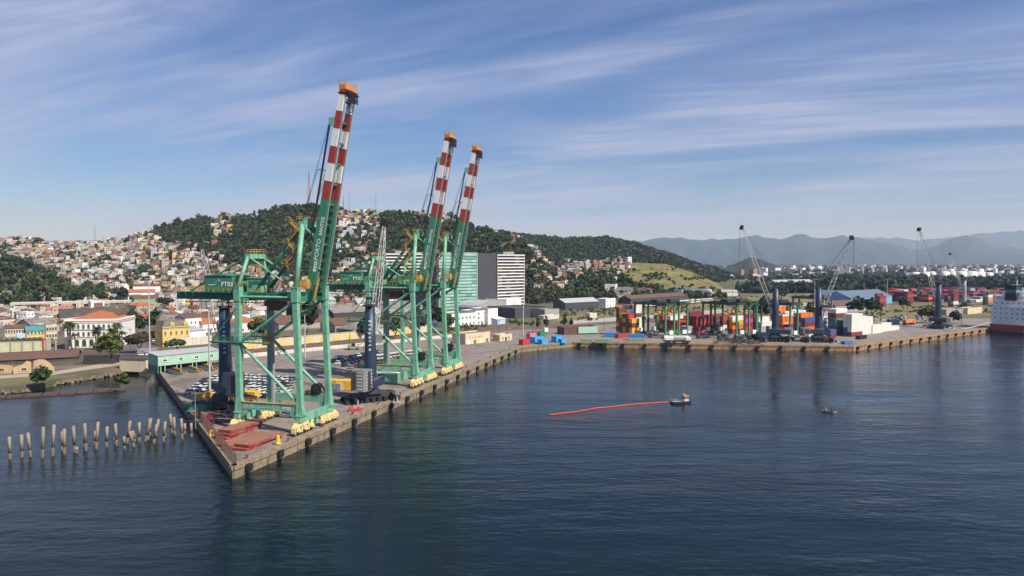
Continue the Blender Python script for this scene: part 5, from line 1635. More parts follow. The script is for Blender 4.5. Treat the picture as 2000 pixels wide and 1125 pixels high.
# viaduct
a, b = P(20, 610, 2.35), P(256, 604, 2.35)
r = root('viaduct', a, math.atan2((b - a).y, (b - a).x), 'low concrete viaduct running across the foot of the left hill', 'viaduct')
L = (b - a).length
MB().bx(0, L, 0, 9, 6.4, 7.4).bx(0, L, -.2, .1, 7.4, 8.3).bx(0, L, 8.9, 9.2, 7.4, 8.3).build('deck', OFFW, r)
for i in range(9): MB().bx(i * L / 8 - .6, i * L / 8 + .6, 2, 7, -1, 6.4).build('pier', GREYW, r)
r = root('billboard', P(78, 600), .1, 'white advertising hoarding beside the viaduct', 'billboard')
MB().bx(0, 12, 0, .4, 4, 9.5).build('panel', WW, r); MB().bx(9.2, 12.1, -.03, .42, 3.9, 9.6).build('yellow_panel', LIME, r)
for x in (1, 11): MB().bx(x, x + .4, .1, .4, 0, 4).build('post', STEEL, r)

# ---- middle: behind the cranes
for lab, a, b, yt, dp, wm, rf, rmat, rw, cl_ in (
        ('long hall with rusty brown roof and saw-toothed gables behind the nearest crane', (545, 646), (652, 638), 630, 20, GREYW, 'gx', TILE, 0, 0), ('dark blue grey warehouse above the rusty roofed hall', (582, 622), (628, 620), 606, 20, DGREY, 'flat', DROOF, 0, 0),
        ('mint and white three-storey school building with broad pale roof', (616, 607), (656, 605), 586, 14, MINT, 'gx', METROOF, 3, 8), ('low white sheds in the open lot left of the dark warehouse', (500, 616), (555, 613), 605, 12, WW, 'gx', METROOF, 0, 0),
        ('dark sheet roofed depot right of the mint school', (652, 622), (716, 618), 610, 22, DARK, 'gx', FIBRE, 0, 0), ('wide grey petrol canopy roof between the first two cranes', (672, 616), (760, 612), 603, 26, DARK, 'flat', METROOF, 0, 0),
        ('brown barn roof by the rail yard left of the navy crane', (655, 650), (706, 646), 634, 18, GREYW, 'gx', TILE, 0, 0), ('grey pitched roof depot behind the navy crane', (690, 662), (760, 655), 641, 16, GREYW, 'hip', FIBRE, 0, 0),
        ('white warehouse with long roof left behind the second crane', (640, 590), (700, 588), 578, 20, WW, 'gx', METROOF, 0, 0), ('tall white warehouse behind the second crane', (758, 598), (812, 594), 574, 24, WW, 'flat', METROOF, 0, 0),
        ('grey broad shed roof behind the second crane', (760, 612), (826, 608), 600, 24, GREYW, 'gx', FIBRE, 0, 0), ('white long low warehouse seen between the second and third crane', (700, 604), (756, 602), 592, 20, WW, 'gx', METROOF, 0, 0),
        ('white factory front with ribbed panels right of the last crane', (878, 640), (929, 635), 614, 20, WW, 'flat', FIBRE, 2, 7), ('white factory block with three balconies of shade', (929, 635), (953, 633), 608, 16, WW, 'flat', FIBRE, 3, 2),
        ('tall narrow white factory block at the right of the white row', (953, 634), (972, 632), 604, 16, WW, 'flat', FIBRE, 0, 0), ('low white and pale blue kiosk right of the white factory', (972, 634), (987, 632), 623, 6, LBLUE, 'mono', WW, 0, 0),
        ('stepped white podium before the banded office tower', (989, 602), (1018, 598), 584, 22, WW, 'flat', METROOF, 4, 1), ('dark long warehouse right of the office towers', (1006, 622), (1064, 618), 602, 34, DGREY, 'flat', DROOF, 0, 0),
        ('light grey warehouse end beside the dark long warehouse', (1064, 622), (1092, 620), 605, 30, GREYW, 'flat', METROOF, 0, 0), ('white base wall in front of the grey warehouse end', (1062, 625), (1092, 622), 617, 5, OFFW, 'flat', METROOF, 0, 0)):
    bldg('town_building', lab, a, b, yt, dp, wm, rf, rmat, rw, cl_, ww=1.5)
bldg('arched_shed', 'pale grey shed with rounded roof in front of the office towers', (936, 611), (989, 607), 600, 26, GREYW, 'arch', METROOF, rh=6)
r, W, H = bldg('port_office', 'small beige flat office with green doors at the quay end', (909, 674), (957, 668), 652, 10, CREAMW, 'flat', FIBRE, 0, 0)
for i in range(4): MB().bx(1.5 + i * W / 4, 3.4 + i * W / 4, -.07, .02, 0, 2.2).build('door', DGREEN if i % 2 else WW, r)
for i in range(5): MB().bx(3 + i * 2.2, 4 + i * 2.2, -.06, .02, 3.4, 3.9).build('sign', BRED, r)
bldg('gatehouse', 'tiny cream gatehouse with green base near the port office', (976, 668), (1000, 665), 655, 5, CREAMW, 'flat', METROOF, 1, 2)
r, W, H = bldg('green_canopy', 'green open-sided truck shed beside the quay corner', (1102, 655), (1166, 653), 641, 12, TILE, 'flat', DROOF, 0, 0)
MB().bx(W * .42, W + .3, -.6, -.1, H - 3, H + .9).build('green_fascia', MINT, r)
# arched yellow boundary wall of the rail yard
a, b = P(470, 684, 2.35), P(838, 648, 2.35)
L = (b - a).length; d = (b - a).normalized()
r = root('arcaded_wall', a, math.atan2(d.y, d.x), 'long weathered wall with yellow blind arches behind the rail tracks', 'wall')
MB().bx(0, L, 0, .7, -1, 4.0).bx(-.2, L + .2, -.15, .85, 4.0, 4.3).build('wall', CREAMW, r)
am = MB()
n = 8; ww = 2.1
top = [(ww * math.cos(math.pi * i / n), 1.6 + ww * .8 * math.sin(math.pi * i / n)) for i in range(n + 1)]
pl_ = [(-ww, .2), (ww, .2)] + top
am.add([(x, -.12, zz) for x, zz in pl_], [tuple(range(len(pl_)))]).add([(x, -.12, zz) for x, zz in pl_] + [(x, .02, zz) for x, zz in pl_], [(i, (i + 1) % len(pl_), len(pl_) + (i + 1) % len(pl_), len(pl_) + i) for i in range(len(pl_))])
arch_me = am.mesh('arch_panel', OCHRE)
for i in range(int(L / 8.5)):
    if i % 5 != 3: ob('arch_panel', arch_me, r, (5 + i * 8.5, 0, 0))
bldg('low_wall', 'low concrete wall between the rail yard and the car lot', (480, 699), (902, 656), 654, .5, OFFW, 'flat', OFFW, cat='wall') if False else None
a, b = P(476, 699, QZ), P(900, 657, QZ)
r = root('low_wall', a, math.atan2((b - a).y, (b - a).x), 'low pale concrete wall along the far side of the car lot', 'wall')
n = int((b - a).length / 6)
L = (b - a).length
for i in range(n): MB().bx(i * L / n + .04, (i + 1) * L / n - .04, 0, .4, 0, 1.7).build('wall_panel', OFFW, r)

# ---- office towers
def tower(label, pL, pR, ytop, depth, floors, style, z=2.35):
    a, b = P(*pL, z), P(*pR, z)
    W = (b - a).length; H = hgt((pL[1] + pR[1]) / 2, ytop)
    r = root('office_tower', a, math.atan2((b - a).y, (b - a).x), label, 'office tower')
    sh = H / floors
    if style == 'glass':
        MB().bx(0, W, 0, depth, 0, H).build('core', DGREY, r)
        MB().bx(-.7, 0, -.7, depth, 0, H + .5).bx(W, W + .7, -.7, depth, 0, H + .5).bx(0, W, -.7, depth, H, H + .5).build('frame', METROOF, r)
        ncol = 7
        pms = [MB().bx(.04, W / ncol - .04, -.28, 0, .3, sh - .05).mesh('glass_pane', g_) for g_ in (GLASSG, mat('green_glass_pale', (.36, .54, .47), .12), mat('green_glass_deep', (.15, .33, .28), .1))]
        for f in range(floors):
            for i in range(ncol): ob('glass_pane', pms[int(rng.choice(3, p=[.55, .3, .15]))], r, (i * W / ncol, 0, f * sh))
            MB().bx(0, W, -.62, 0, f * sh - .22, f * sh + .26).build('floor_band', GLASSGD, r)
    else:
        MB().bx(0, W, 0, depth, 0, H).build('core', DGREY, r)
        pms = [MB().bx(.1, W / 6 - .1, -.06, .02, .3, sh * .54).mesh('window', g_) for g_ in (PANE, GREYW, DGREY)]
        for f in range(floors):
            MB().bx(-.3, W + .3, -1.0, 0, f * sh + sh * .56, f * sh + sh * .88).build('floor_band', WW, r)
            for i in range(6): ob('window', pms[int(rng.choice(3, p=[.5, .2, .3]))], r, (i * W / 6, 0, f * sh))
        MB().bx(-.31, -.0, -1.02, .5, 0, H).bx(W, W + .31, -1.02, .5, 0, H).build('fin', OFFW, r)
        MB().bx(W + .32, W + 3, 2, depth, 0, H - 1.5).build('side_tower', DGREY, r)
        MB().bx(W * .3, W * .7, 3, depth - 3, H, H + 2.4).build('roof_plant', GREYW, r)
    return r, W, H


# their left faces are dark cladding: blocks standing behind and left of each front
tower('green glass office block with pale frame behind the last crane', (858, 606), (931, 602), 493, 20, 18, 'glass')
tower('charcoal office tower with white floor bands right of the glass block', (971, 600), (1023, 597), 496, 20, 17, 'band')
tower('white banded office tower seen behind the second crane', (754, 604), (824, 601), 494, 20, 17, 'band')
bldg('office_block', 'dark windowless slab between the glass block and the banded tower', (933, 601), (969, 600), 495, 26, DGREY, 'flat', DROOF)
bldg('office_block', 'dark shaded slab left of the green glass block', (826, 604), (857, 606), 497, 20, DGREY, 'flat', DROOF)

# ---- right: behind the container yard
for lab, a, b, yt, dp, wm, rf, rmat, rw, cl_ in (
        ('dark glazed shed with arched white end by the rail yard', (1104, 606), (1170, 602), 590, 16, DGREY, 'gx', METROOF, 0, 0), ('white two-storey office at the end of the dark glazed shed', (1183, 601), (1202, 599), 584, 10, WW, 'flat', FIBRE, 2, 3),
        ('white modern house with a blue window on the right slope', (1181, 577), (1200, 576), 556, 12, WW, 'flat', FIBRE, 2, 2), ('grey unfinished block right of the white modern house', (1201, 578), (1234, 576), 562, 14, GREYW, 'flat', FIBRE, 2, 4),
        ('grey roofed hall with round windows below the slope', (1200, 585), (1238, 582), 574, 14, OFFW, 'gx', FIBRE, 1, 4), ('long blue and cream depot beneath the grassy slope', (1328, 578), (1372, 574), 568, 14, CREAMW, 'gx', BLUER, 1, 9),
        ('square blue gable at the left end of the long depot', (1316, 579), (1328, 578), 566, 14, BLUEW, 'flat', BLUER, 0, 0), ('white shed right of the long blue depot', (1373, 576), (1383, 575), 568, 12, WW, 'gx', METROOF, 0, 0),
        ('long white wall shed at the road bend', (1384, 577), (1413, 572), 568, 10, WW, 'mono', METROOF, 0, 0), ('long brown station roof beside the white carriages', (1232, 594), (1386, 582), 579, 16, DROOF, 'gx', TILE, 0, 0),
        ('warehouse with broad white roof on the far field', (1528, 570), (1602, 568), 558, 40, OFFW, 'gx', METROOF, 1, 5), ('blue sheds with white clerestory right of the second blue crane', (1662, 598), (1742, 592), 580, 30, BLUEW, 'gx', BLUER, 0, 0),
        ('dark blue gabled shed left of the clerestory sheds', (1632, 594), (1664, 592), 577, 24, BLUER, 'gy', BLUER, 0, 0), ('brown roofed concrete shed behind the tall container stacks', (1632, 612), (1696, 608), 596, 18, GREYW, 'gx', TILE, 0, 0),
        ('low flat concrete stores on the dry field near the ship', (1848, 616), (1890, 613), 605, 10, GREYW, 'flat', FIBRE, 1, 3), ('pale flat store right of the low concrete stores', (1890, 614), (1918, 611), 602, 8, CREAMW, 'flat', FIBRE, 0, 0),
        ('grey canopy among the parked cars', (1650, 632), (1700, 630), 620, 14, DARK, 'mono', FIBRE, 0, 0), ('white long shed by the far road', (1204, 576), (1270, 573), 566, 12, WW, 'gx', TILE, 0, 0),
        ('white kiosk beside the pale road', (1152, 622), (1166, 621), 613, 5, OFFW, 'flat', FIBRE, 0, 0)):
    bldg('yard_building', lab, a, b, yt, dp, wm, rf, rmat, rw, cl_, ww=1.4)
# passenger carriages under the station roof
cm = MB().bx(0, 15, -1.4, 1.4, .9, 3.9).bx(.2, 14.8, -1.3, 1.3, 3.9, 4.2).bx(1, 14, -1.42, -1.39, 2.3, 3.2, 1).bx(1, 4, -1.0, 1.0, .2, .9, 1).bx(11, 14, -1, 1, .2, .9, 1).mesh('railway_carriage', [OFFW, DARK])
a, b = P(1258, 600, 2.4), P(1386, 590, 2.4)
for i in range(11):
    p = a.lerp(b, i / 11)
    ob('railway_carriage', cm, None, p, math.atan2((b - a).y, (b - a).x), 'white railway carriage standing beside the long brown station roof', 'carriage', 'white carriages by the station roof').scale = (1, 1, 1)
# tank farm
for i, (x, y, r_, h_) in enumerate(((1788, 543, 17, 12), (1808, 543, 16, 13), (1820, 541, 13, 12), (1845, 544, 17, 14), (1862, 544, 17, 14), (1878, 545, 18, 15), (1898, 545, 18, 15), (1914, 545, 17, 14), (1932, 544, 14, 12), (1838, 535, 16, 12), (1858, 534, 16, 13), (1882, 534, 18, 13), (1915, 534, 16, 13), (1930, 533, 14, 14), (1940, 533, 12, 14))):
    p = P(x, y, 2.3)
    MB().lathe([(r_ * .68, 0), (r_ * .68, h_ * 1.25), (r_ * .45, h_ * 1.25 + 1.2), (.2, h_ * 1.25 + 1.8)], n=24).build('storage_tank', WW, None, True, p, 0, label=f'{"larger" if r_ > 16 else "smaller"} white fuel tank in the {"front" if y > 540 else "rear"} row of the far tank farm', cat='storage tank', group=f'{"larger" if r_ > 16 else "smaller"} white tanks, {"front" if y > 540 else "rear"} row')

# ---- trees in the town
for x, y, s, k, lab in ((218, 706, 5.2, 'bright', 'large bright green tree at the end of the shore warehouse'), (272, 690, 5, 'brown', 'brownish spreading tree beside the white lamp mast'), (347, 688, 4.2, 'flat', 'flat-topped tree before the yellow station wall'), (302, 655, 5.5, 'dark', 'dark tree left of the yellow station'),
                        (262, 645, 4.5, 'dark', 'round dark street tree near the parked cars'), (266, 660, 4.5, 'dark', 'lower round dark street tree beside the brown market roof'), (84, 752, 3.2, 'round', 'round green bush on the water edge at the left'), (237, 757, 2.4, 'round', 'small mangrove bush at the tip of the old jetty'),
                        (598, 662, 7.5, 'dark', 'big dark hanging tree between the legs of the nearest crane'), (500, 668, 5, 'round', 'green tree behind the platform of the nearest crane'), (672, 662, 2.6, 'round', 'small bush by the rail yard wall'), (712, 660, 5.2, 'dark', 'dark bush just left of the navy crane'), (815, 652, 5, 'round', 'green tree behind the second crane legs'),
                        (850, 646, 5.5, 'dark', 'dark tree behind the last crane'), (772, 660, 4.5, 'round', 'green tree between the second crane legs'), (870, 650, 4.5, 'round', 'tree beside the white factory front'), (1051, 645, 2.2, 'column', 'small dark column tree by the rail yard'), (1067, 644, 2.5, 'column', 'second dark column tree by the rail yard'),
                        (1103, 641, 2.4, 'column', 'dark tree behind the green truck shed'), (1115, 640, 1.8, 'column', 'thinnest dark tree behind the green truck shed'), (1490, 634, 7, 'dark', 'big dark tree left of the first blue crane tower'), (1582, 625, 5, 'round', 'green tree between the two blue cranes'), (1673, 622, 6, 'dark', 'dark spreading tree behind the white container stack'),
                        (1705, 620, 5.5, 'dark', 'dark tree right of the white container stack'), (1818, 632, 6, 'brown', 'bare brownish tree behind the third blue crane'), (1866, 632, 4, 'dark', 'round dark bush right of the third blue crane'), (1765, 606, 4, 'dark', 'dark tree on the dry field'), (240, 592, 6, 'dark', 'dark tree at the top of the street'),
                        (285, 576, 8, 'dark', 'broad dark tree crown beside the white convent'), (196, 596, 6, 'round', 'round tree at the foot of the left slope'), (322, 606, 6, 'brown', 'brown green tree right of the orange house'), (440, 640, 4, 'round', 'tree behind the left navy crane'), (150, 600, 6, 'dark', 'dark tree beside the viaduct at the left'), (70, 606, 5, 'dark', 'dark tree before the hoarding'),
                        (15, 604, 6, 'round', 'green tree at the left picture edge below the hill'), (1525, 590, 7, 'round', 'tree beyond the pale road behind the first blue crane'), (1130, 600, 6, 'round', 'tree behind the dark glazed shed'), (1240, 590, 5, 'round', 'tree right of the white two-storey office')):
    tree(x, y, s, k, lab, tall=.12 if 'bush' in lab else .8)
for x, y, h, lab in ((132, 684, 12, 'tall palm at the left corner of the white colonial building'), (141, 683, 13, 'tall palm just right of the corner palm'), (148, 686, 8, 'shorter palm before the left doors of the colonial building'), (187, 684, 9, 'palm before the middle of the colonial building'), (193, 685, 11, 'taller palm before the middle of the colonial building'), (222, 683, 10, 'palm at the right corner of the colonial building'), (228, 682, 12, 'tallest palm at the right corner of the colonial building'), (241, 685, 9, 'palm on the pavement beside the street'), (213, 684, 7, 'small palm before the right doors of the colonial building'), (118, 655, 8, 'palm behind the dark side street')):
    palm(x, y, h, lab)

# ================================================================== things on the quays
# --- fenders
fm_ = MB().box((0, 0, 0), (.9, 1.3, 1.7)).box((.35, 0, .1), (.5, 1.7, 1.2)).mesh('fender', BLACK)
for a, b, sp, lab in ((CORNER, QEND, 11.5, 'black rubber fender on the long sunlit quay wall'), (Q2, Q3, 11.6, 'dark fender block on the brown quay facing the camera'), (Q3, Q3 + UA * 220, 11.6, 'dark fender block on the ochre quay towards the ship')):
    d = (b - a).normalized(); nn = Vector((d.y, -d.x, 0))
    for i in range(int((b - a).length / sp)):
        p = a + d * (4 + i * sp) + nn * .75
        ob('fender', fm_, None, (p.x, p.y, QZ - 1.2), math.atan2(nn.y, nn.x), lab, 'fender', lab.replace('fender', 'fenders'))
bol = MB().lathe([(.3, 0), (.22, .5), (.38, .6), (.38, .75), (.1, .8)], n=10).mesh('bollard', RUST)
for i in range(14):
    p = QL(1.6, 6 + i * 15.5, .25)
    ob('bollard', bol, None, p, 0, 'rusty mooring bollard on the edge of the long quay', 'bollard', 'bollards on the long quay')
# --- fence on the pier end
d = (CORNER - LEFTEND); L = d.length; d.normalize()
r = root('pier_fence', CORNER - d * 62 + Vector((.6, .6, .2)), math.atan2(d.y, d.x), 'rusty mesh fence along the end of the pier', 'fence')
n = 21
for i in range(n): MB().bx(i * 3.05 - .05, i * 3.05 + .05, -.05, .05, 0, 2.3).build('post', STEEL, r)
m = MB()
for i in range(300): m.beam((i * .205, 0, .1), (i * .205 + .9, 0, 2.2), .018).beam((i * .205 + .9, 0.012, .1), (i * .205, 0.012, 2.2), .018)
for z in (.1, 1.2, 2.2): m.beam((0, 0, z), (62, 0, z), .05)
m.build('mesh_panel', RUST, r)['kind'] = 'stuff'
# --- light masts and poles
def mast_(px, pb, pt, r_, label, mt=PALE, heads=True, z=QZ):
    p = P(px, pb, z); h = hgt(pb, pt)
    r = root('light_mast' if heads else 'utility_pole', p, 0, label, 'light mast' if heads else 'pole')
    MB().tube((0, 0, 0), (0, 0, h), r_, r_ * .55, n=10).build('shaft', mt, r)
    if heads:
        MB().box((0, 0, h), (2.6, .3, .2)).box((0, 0, h + .3), (.3, 2.6, .2)).build('crossarm', STEEL, r)
        for x in (-1.2, -.4, .4, 1.2): MB().box((x, -.3, h + .25), (.5, .4, .5)).build('lamp', GREYW, r)
    else:
        MB().box((0, 0, h - .6), (2.0, .15, .15)).build('crossarm', mt, r)
    return r
for x, pb, pt, r_, lab in ((293, 706, 545, .34, 'tall pale light mast behind the mint pier shed'), (410, 768, 600, .38, 'tall pale light mast beside the car lot'), (596, 699, 608, .34, 'pale light mast at the far edge of the car lot'), (1022, 655, 548, .32, 'tall pale light mast near the quay corner'), (1590, 648, 546, .3, 'pale light mast between the two blue cranes'), (1732, 606, 546, .34, 'pale light mast beyond the white container stacks')):
    mast_(x, pb, pt, r_, lab)
r = mast_(382, 838, 762, .09, 'thin lamp pole at the edge of the pier', heads=False, mt=STEEL)
for i, (x, pb, pt) in enumerate(((683, 672, 620), (1098, 648, 545), (1310, 640, 545), (1430, 628, 546), (1255, 645, 610), (1206, 640, 612), (1180, 645, 600), (1800, 630, 600), (1720, 634, 596), (1772, 634, 600), (1815, 640, 604), (1878, 634, 600), (314, 690, 642), (255, 702, 640), (975, 655, 622), (990, 652, 624), (1040, 650, 618), (1056, 648, 620))):
    mast_(x, pb, pt, .14, ('thin dark wooden pole by the rail yard' if x < 1300 else 'thin dark wooden pole in the container yard') if x > 400 else 'dark wooden pole in the town street', WOOD, False)
    o_ = COL.objects[-1]
for o in [o for o in COL.objects if o.name.startswith('utility_pole') and o.get('label', '').startswith(('thin dark', 'dark wooden'))]:
    o['group'] = o['label'].replace('pole', 'poles')
# --- piles in the basin
PIL = [(20, 897, 852), (43, 893, 848), (60, 892, 844), (83, 894, 834), (103, 891, 829), (126, 887, 837), (122, 880, 842), (146, 884, 830), (150, 884, 873), (168, 880, 826), (166, 872, 845), (188, 877, 824), (186, 868, 841), (208, 873, 832), (228, 870, 826), (225, 866, 853), (248, 866, 821), (243, 876, 851), (262, 873, 841), (265, 862, 840), (272, 863, 824), (284, 862, 817), (289, 860, 830), (294, 852, 817), (301, 866, 828), (304, 856, 819), (319, 862, 823), (323, 854, 845), (336, 846, 808), (341, 851, 815), (356, 857, 817), (361, 847, 827), (374, 853, 826), (371, 830, 810), (-6, 900, 855), (-28, 904, 858)]
for i, (x, yb, yt) in enumerate(PIL):
    p = P(x, yb, 0)
    h = (yb - yt) * p.y / FPX
    tl = rng.normal(0, .05, 2) * (2.2 if 240 < x < 345 else 1)
    m = MB(); t = V((tl[0] * h, tl[1] * h, h))
    q = t * .28
    m.tube((-tl[0] * 2, -tl[1] * 2, -2), q, .34, .34, n=9, m=1).tube(q * 1.001, t, .36, .34, n=9)
    place = 'tallest' if yb - yt > 58 else 'short' if yb - yt < 28 else 'leaning' if abs(tl[0]) > .07 else 'upright'
    m.build('pile', [PILE, PILEW], None, True, p, 0, label=f'{place} concrete pile {"of the crowded middle group" if 215 < x < 330 else "next to the pier end" if x >= 330 else "in the spaced left row"}', cat='pile', group=f'{place} piles {"middle" if 215 < x < 330 else "pier end" if x >= 330 else "left row"}')
# old timber jetty remains
a, b = P(-60, 783, 0), P(248, 762, 0)
r = root('old_jetty', a, math.atan2((b - a).y, (b - a).x), 'low rotten timber jetty remains along the left basin', 'jetty')
L = (b - a).length
for k in range(9):
    x0 = k * L / 9
    MB().bx(x0, x0 + L / 9 - .4, -1.2 + .5 * math.sin(k), 3.6 + .6 * math.sin(k * 2.1), -1, .55 + .12 * math.sin(k * 3)).build('timber_section', mat('rotten_timber', (0.085, 0.05, 0.038), .9, var=.35, vscale=.6) if not bpy.data.materials.get('rotten_timber') else bpy.data.materials['rotten_timber'], r)
# --- red hatch covers stacked on the pier corner
def hatch(x, y, z, L, W, rz, label):
    m = MB()
    poly = [(-L / 2, -W / 2 + .5), (-L / 2 + .8, -W / 2), (L / 2 - .8, -W / 2), (L / 2, -W / 2 + .5), (L / 2, W / 2), (-L / 2, W / 2)]
    m.prism(poly, 0, .62, 0, 1)
    r = root('hatch_cover', QL(x, y, z), QROT + rz, label, 'hatch cover', 'red hatch covers on the pier corner')
    m.build('panel', [HATCH, HATCHT], r)
    MB().bx(-L / 2 - .06, L / 2 + .06, -W / 2 - .08, -W / 2 + .0, .4, .66).bx(-L / 2 - .06, L / 2 + .06, W / 2, W / 2 + .08, .4, .66).build('edge_flange', RED, r)
    for i in range(5): MB().box((-L / 2 + 1.5 + i * (L - 3) / 4, W / 2 + .13, .3), (.35, .1, .22)).build('lug', WHITE, r)
for i, (x, y, z, lab) in enumerate(((-15.6, 25.2, 0, 'bottom red hatch cover of the rear stack on the pier corner'), (-15.4, 25.8, .75, 'middle red hatch cover of the rear stack on the pier corner'), (-15.1, 26.4, 1.5, 'top hatch cover with bright red edge on the rear stack'),
                                    (-9.6, 19.0, 0, 'flat maroon hatch cover lying in the middle of the pier corner'), (-4.6, 17.6, 0, 'lower hatch cover of the front stack nearest the water'), (-4.1, 18.4, .75, 'top hatch cover of the front stack nearest the water'))):
    hatch(x, y, z, 4.2, 13.2, .04 * math.sin(i * 2), lab)
    o = [c for c in COL.objects if c.name.startswith('hatch_cover')][-1]
MB().lathe([(.75, 0), (.6, .3), (.45, 1.2), (.35, 2.0), (.1, 2.1)], n=8).build('yellow_buoy_post', SAFETY, None, False, QL(.8, 18.5, .25), 0, label='small yellow marker post beside the front hatch covers', cat='post')
# heaps of rusty gear behind the first crane
for k, (x, y, lab) in enumerate(((-33, 44, 'rusty spreader beams heaped beside the nearest crane foot'), (-38, 52, 'rusty steel plates stacked under the left navy crane'), (-29, 36, 'dark scrap frames by the pier fence'))):
    m = MB()
    for i in range(16):
        c = V((rng.normal(0, 2.4), rng.normal(0, 3), .2 + .12 * i * .6)); t = rng.normal(.4, .25)
        m.box(c, (rng.uniform(2, 6), rng.uniform(.3, .8), .18), rz=t)
    m.build('scrap_heap', [RUST, HATCH, DARK][k], None, False, QL(x, y), QROT, label=lab, cat='scrap')
for k in range(3):
    MB().lathe([(.9, 0), (1.0, .1), (1.0, .7), (.92, .75), (1.0, .8), (1.0, 1.5), (.9, 1.6)], n=16).build('yellow_drum', SAFETY, None, True, P(388 + k * 10.5, 778 - k * 1.6), 0, label=('left', 'middle', 'right')[k] + ' yellow drum of the three at the foot of the light mast', cat='drum')
r = root('green_tarpaulin_stack', P(398, 800), .2, 'low stack under a dark green tarpaulin beside the left navy crane', 'stack')
MB().prism([(-5, -2), (4, -2.4), (5, 1.5), (1, 2.6), (-4, 2)], 0, 1.5).build('cover', mat('green_tarpaulin', (.03, .16, .13), .7, var=.2, vscale=.6, bump=.4, bscale=1), r)
m = MB()
for i in range(5): m.beam((i * .8, 0, 0), (i * .8, .2, 2.2), .16)
m.beam((-.3, 0, .4), (3.6, .1, .4), .3).beam((-.3, 0, 1.2), (3.6, .1, 1.2), .16).beam((0, 1.6, .1), (3.4, 1.6, .1), .3)
m.build('red_spreader_frame', BRED, None, False, P(398, 826), -.3, label='red upright frame on the pier near the fence', cat='frame')
m = MB().box((0, 0, .5), (5.5, 1.6, .6)).box((-1.8, 0, 1.1), (.5, 1.3, 1.2)).box((1.6, 0, 1.0), (.5, 1.3, 1.0)).beam((-2, 0, 1.6), (0, 0, 2.6), .25).beam((0, 0, 2.6), (1.8, 0, 1.4), .25).tube((-2.4, -1, .3), (-2.4, 1, .3), .3).tube((2.4, -1, .3), (2.4, 1, .3), .3)
m.build('red_grab_frame', BRED, None, False, P(693, 802), .45, label='small red lifting frame on the quay before the navy crane', cat='frame').scale = (.7, .7, .7)
m = MB().box((0, 0, .5), (3.4, 1.4, .4)).beam((-1.5, 0, .4), (-1.5, 0, 1.7), .25).beam((1.5, 0, .4), (1.5, 0, 1.7), .25).beam((-1.6, 0, 1.6), (1.6, 0, 1.6), .25).beam((-1, .6, .6), (1, -.6, 1.6), .2)
m.build('yellow_lifting_frame', SAFETY, None, False, P(424, 853), .3, label='yellow lifting frame lying by the pier fence', cat='frame')

# --- cars
def car_mesh(paint, van=False):
    m = MB()
    if van:
        m.bx(-2.4, 2.4, -.9, .9, .35, 1.3).bx(-2.35, 1.7, -.86, .86, 1.3, 2.2).add([(1.7, -.86, 1.3), (2.3, -.86, 1.3), (2.3, .86, 1.3), (1.7, .86, 1.3), (1.7, -.8, 2.15), (1.75, -.8, 2.15), (1.75, .8, 2.15), (1.7, .8, 2.15)], MB.BF, 1)
        m.bx(-1.9, 1.6, -.875, .875, 1.45, 1.95, 1)
    else:
        m.add([(-2.1, -.85, .35), (2.1, -.85, .35), (2.1, .85, .35), (-2.1, .85, .35), (-2.05, -.82, .9), (2.0, -.8, .78), (2.0, .8, .78), (-2.05, .82, .9)], MB.BF)
        m.add([(-1.75, -.78, .88), (1.1, -.78, .85), (1.1, .78, .85), (-1.75, .78, .88), (-1.2, -.62, 1.42), (.35, -.62, 1.42), (.35, .62, 1.42), (-1.2, .62, 1.42)], MB.BF, 1)
        m.add([(-1.22, -.63, 1.421), (.37, -.63, 1.421), (.37, .63, 1.421), (-1.22, .63, 1.421), (-1.1, -.58, 1.47), (.25, -.58, 1.47), (.25, .58, 1.47), (-1.1, .58, 1.47)], MB.BF)
    for x in (-1.35, 1.35):
        for y in (-.82, .82): m.tube((x, y - .1, .32), (x, y + .1, .32), .32, n=8, m=2)
    return m.mesh('car', [paint, GLASSD, TYRE])
PAINTS = dict(white=mat('car_white', (.75, .75, .75), .3), black=mat('car_black', (.02, .02, .025), .3), silver=mat('car_silver', (.38, .40, .42), .35, .3), red=mat('car_red', (.35, .02, .03), .3), grey=mat('car_grey', (.12, .125, .13), .35), blue=mat('car_blue', (.03, .07, .2), .3))
ORDC = ['first', 'second', 'third', 'fourth', 'fifth', 'sixth', 'seventh', 'eighth', 'ninth', 'tenth', 'eleventh', 'twelfth', 'thirteenth', 'fourteenth', 'fifteenth', 'sixteenth', 'seventeenth', 'eighteenth']
CARS = {k: car_mesh(v) for k, v in PAINTS.items()}
VANS = {k: car_mesh(v, True) for k, v in PAINTS.items() if k in ('white', 'silver')}
def car(p, rz, col, where, van=False, grp=None):
    lb = f'{col} {"van" if van else "car"} {where}'
    return ob('parked_van' if van else 'parked_car', (VANS if van else CARS)[col], None, p, rz, lb, 'van' if van else 'car', grp or 'cars ' + where)
pa, pb = (P(362, 770) - CORNER), (P(572, 741) - CORNER)
for i in range(18):
    for j in range(8):
        x = -84 + i * 2.9 + j * .1
        y = 63 + j * 5.2 + .4 * math.sin(i * 3)
        q = QL(x, y)
        if rng.random() < .06: continue
        # keep inside the marked area of the lot
        f = q - V((0, 0, CAM_Z)); sxp = 1000 + FPX * f.x / f.y; syp = 512.5 + FPX * (CAM_Z - QZ) / f.y
        if not inpoly(np.array([sxp]), np.array([syp]), [(352, 774), (398, 742), (470, 735), (578, 738), (574, 751), (548, 778), (480, 780)])[0]: continue
        col = 'white' if rng.random() < .62 else rng.choice(['black', 'grey', 'silver'])
        car(q, QROT + math.pi / 2, col, f'{ORDC[j]} from the front in {ORDC[i]} file of the dense lot', grp='cars in the dense lot')
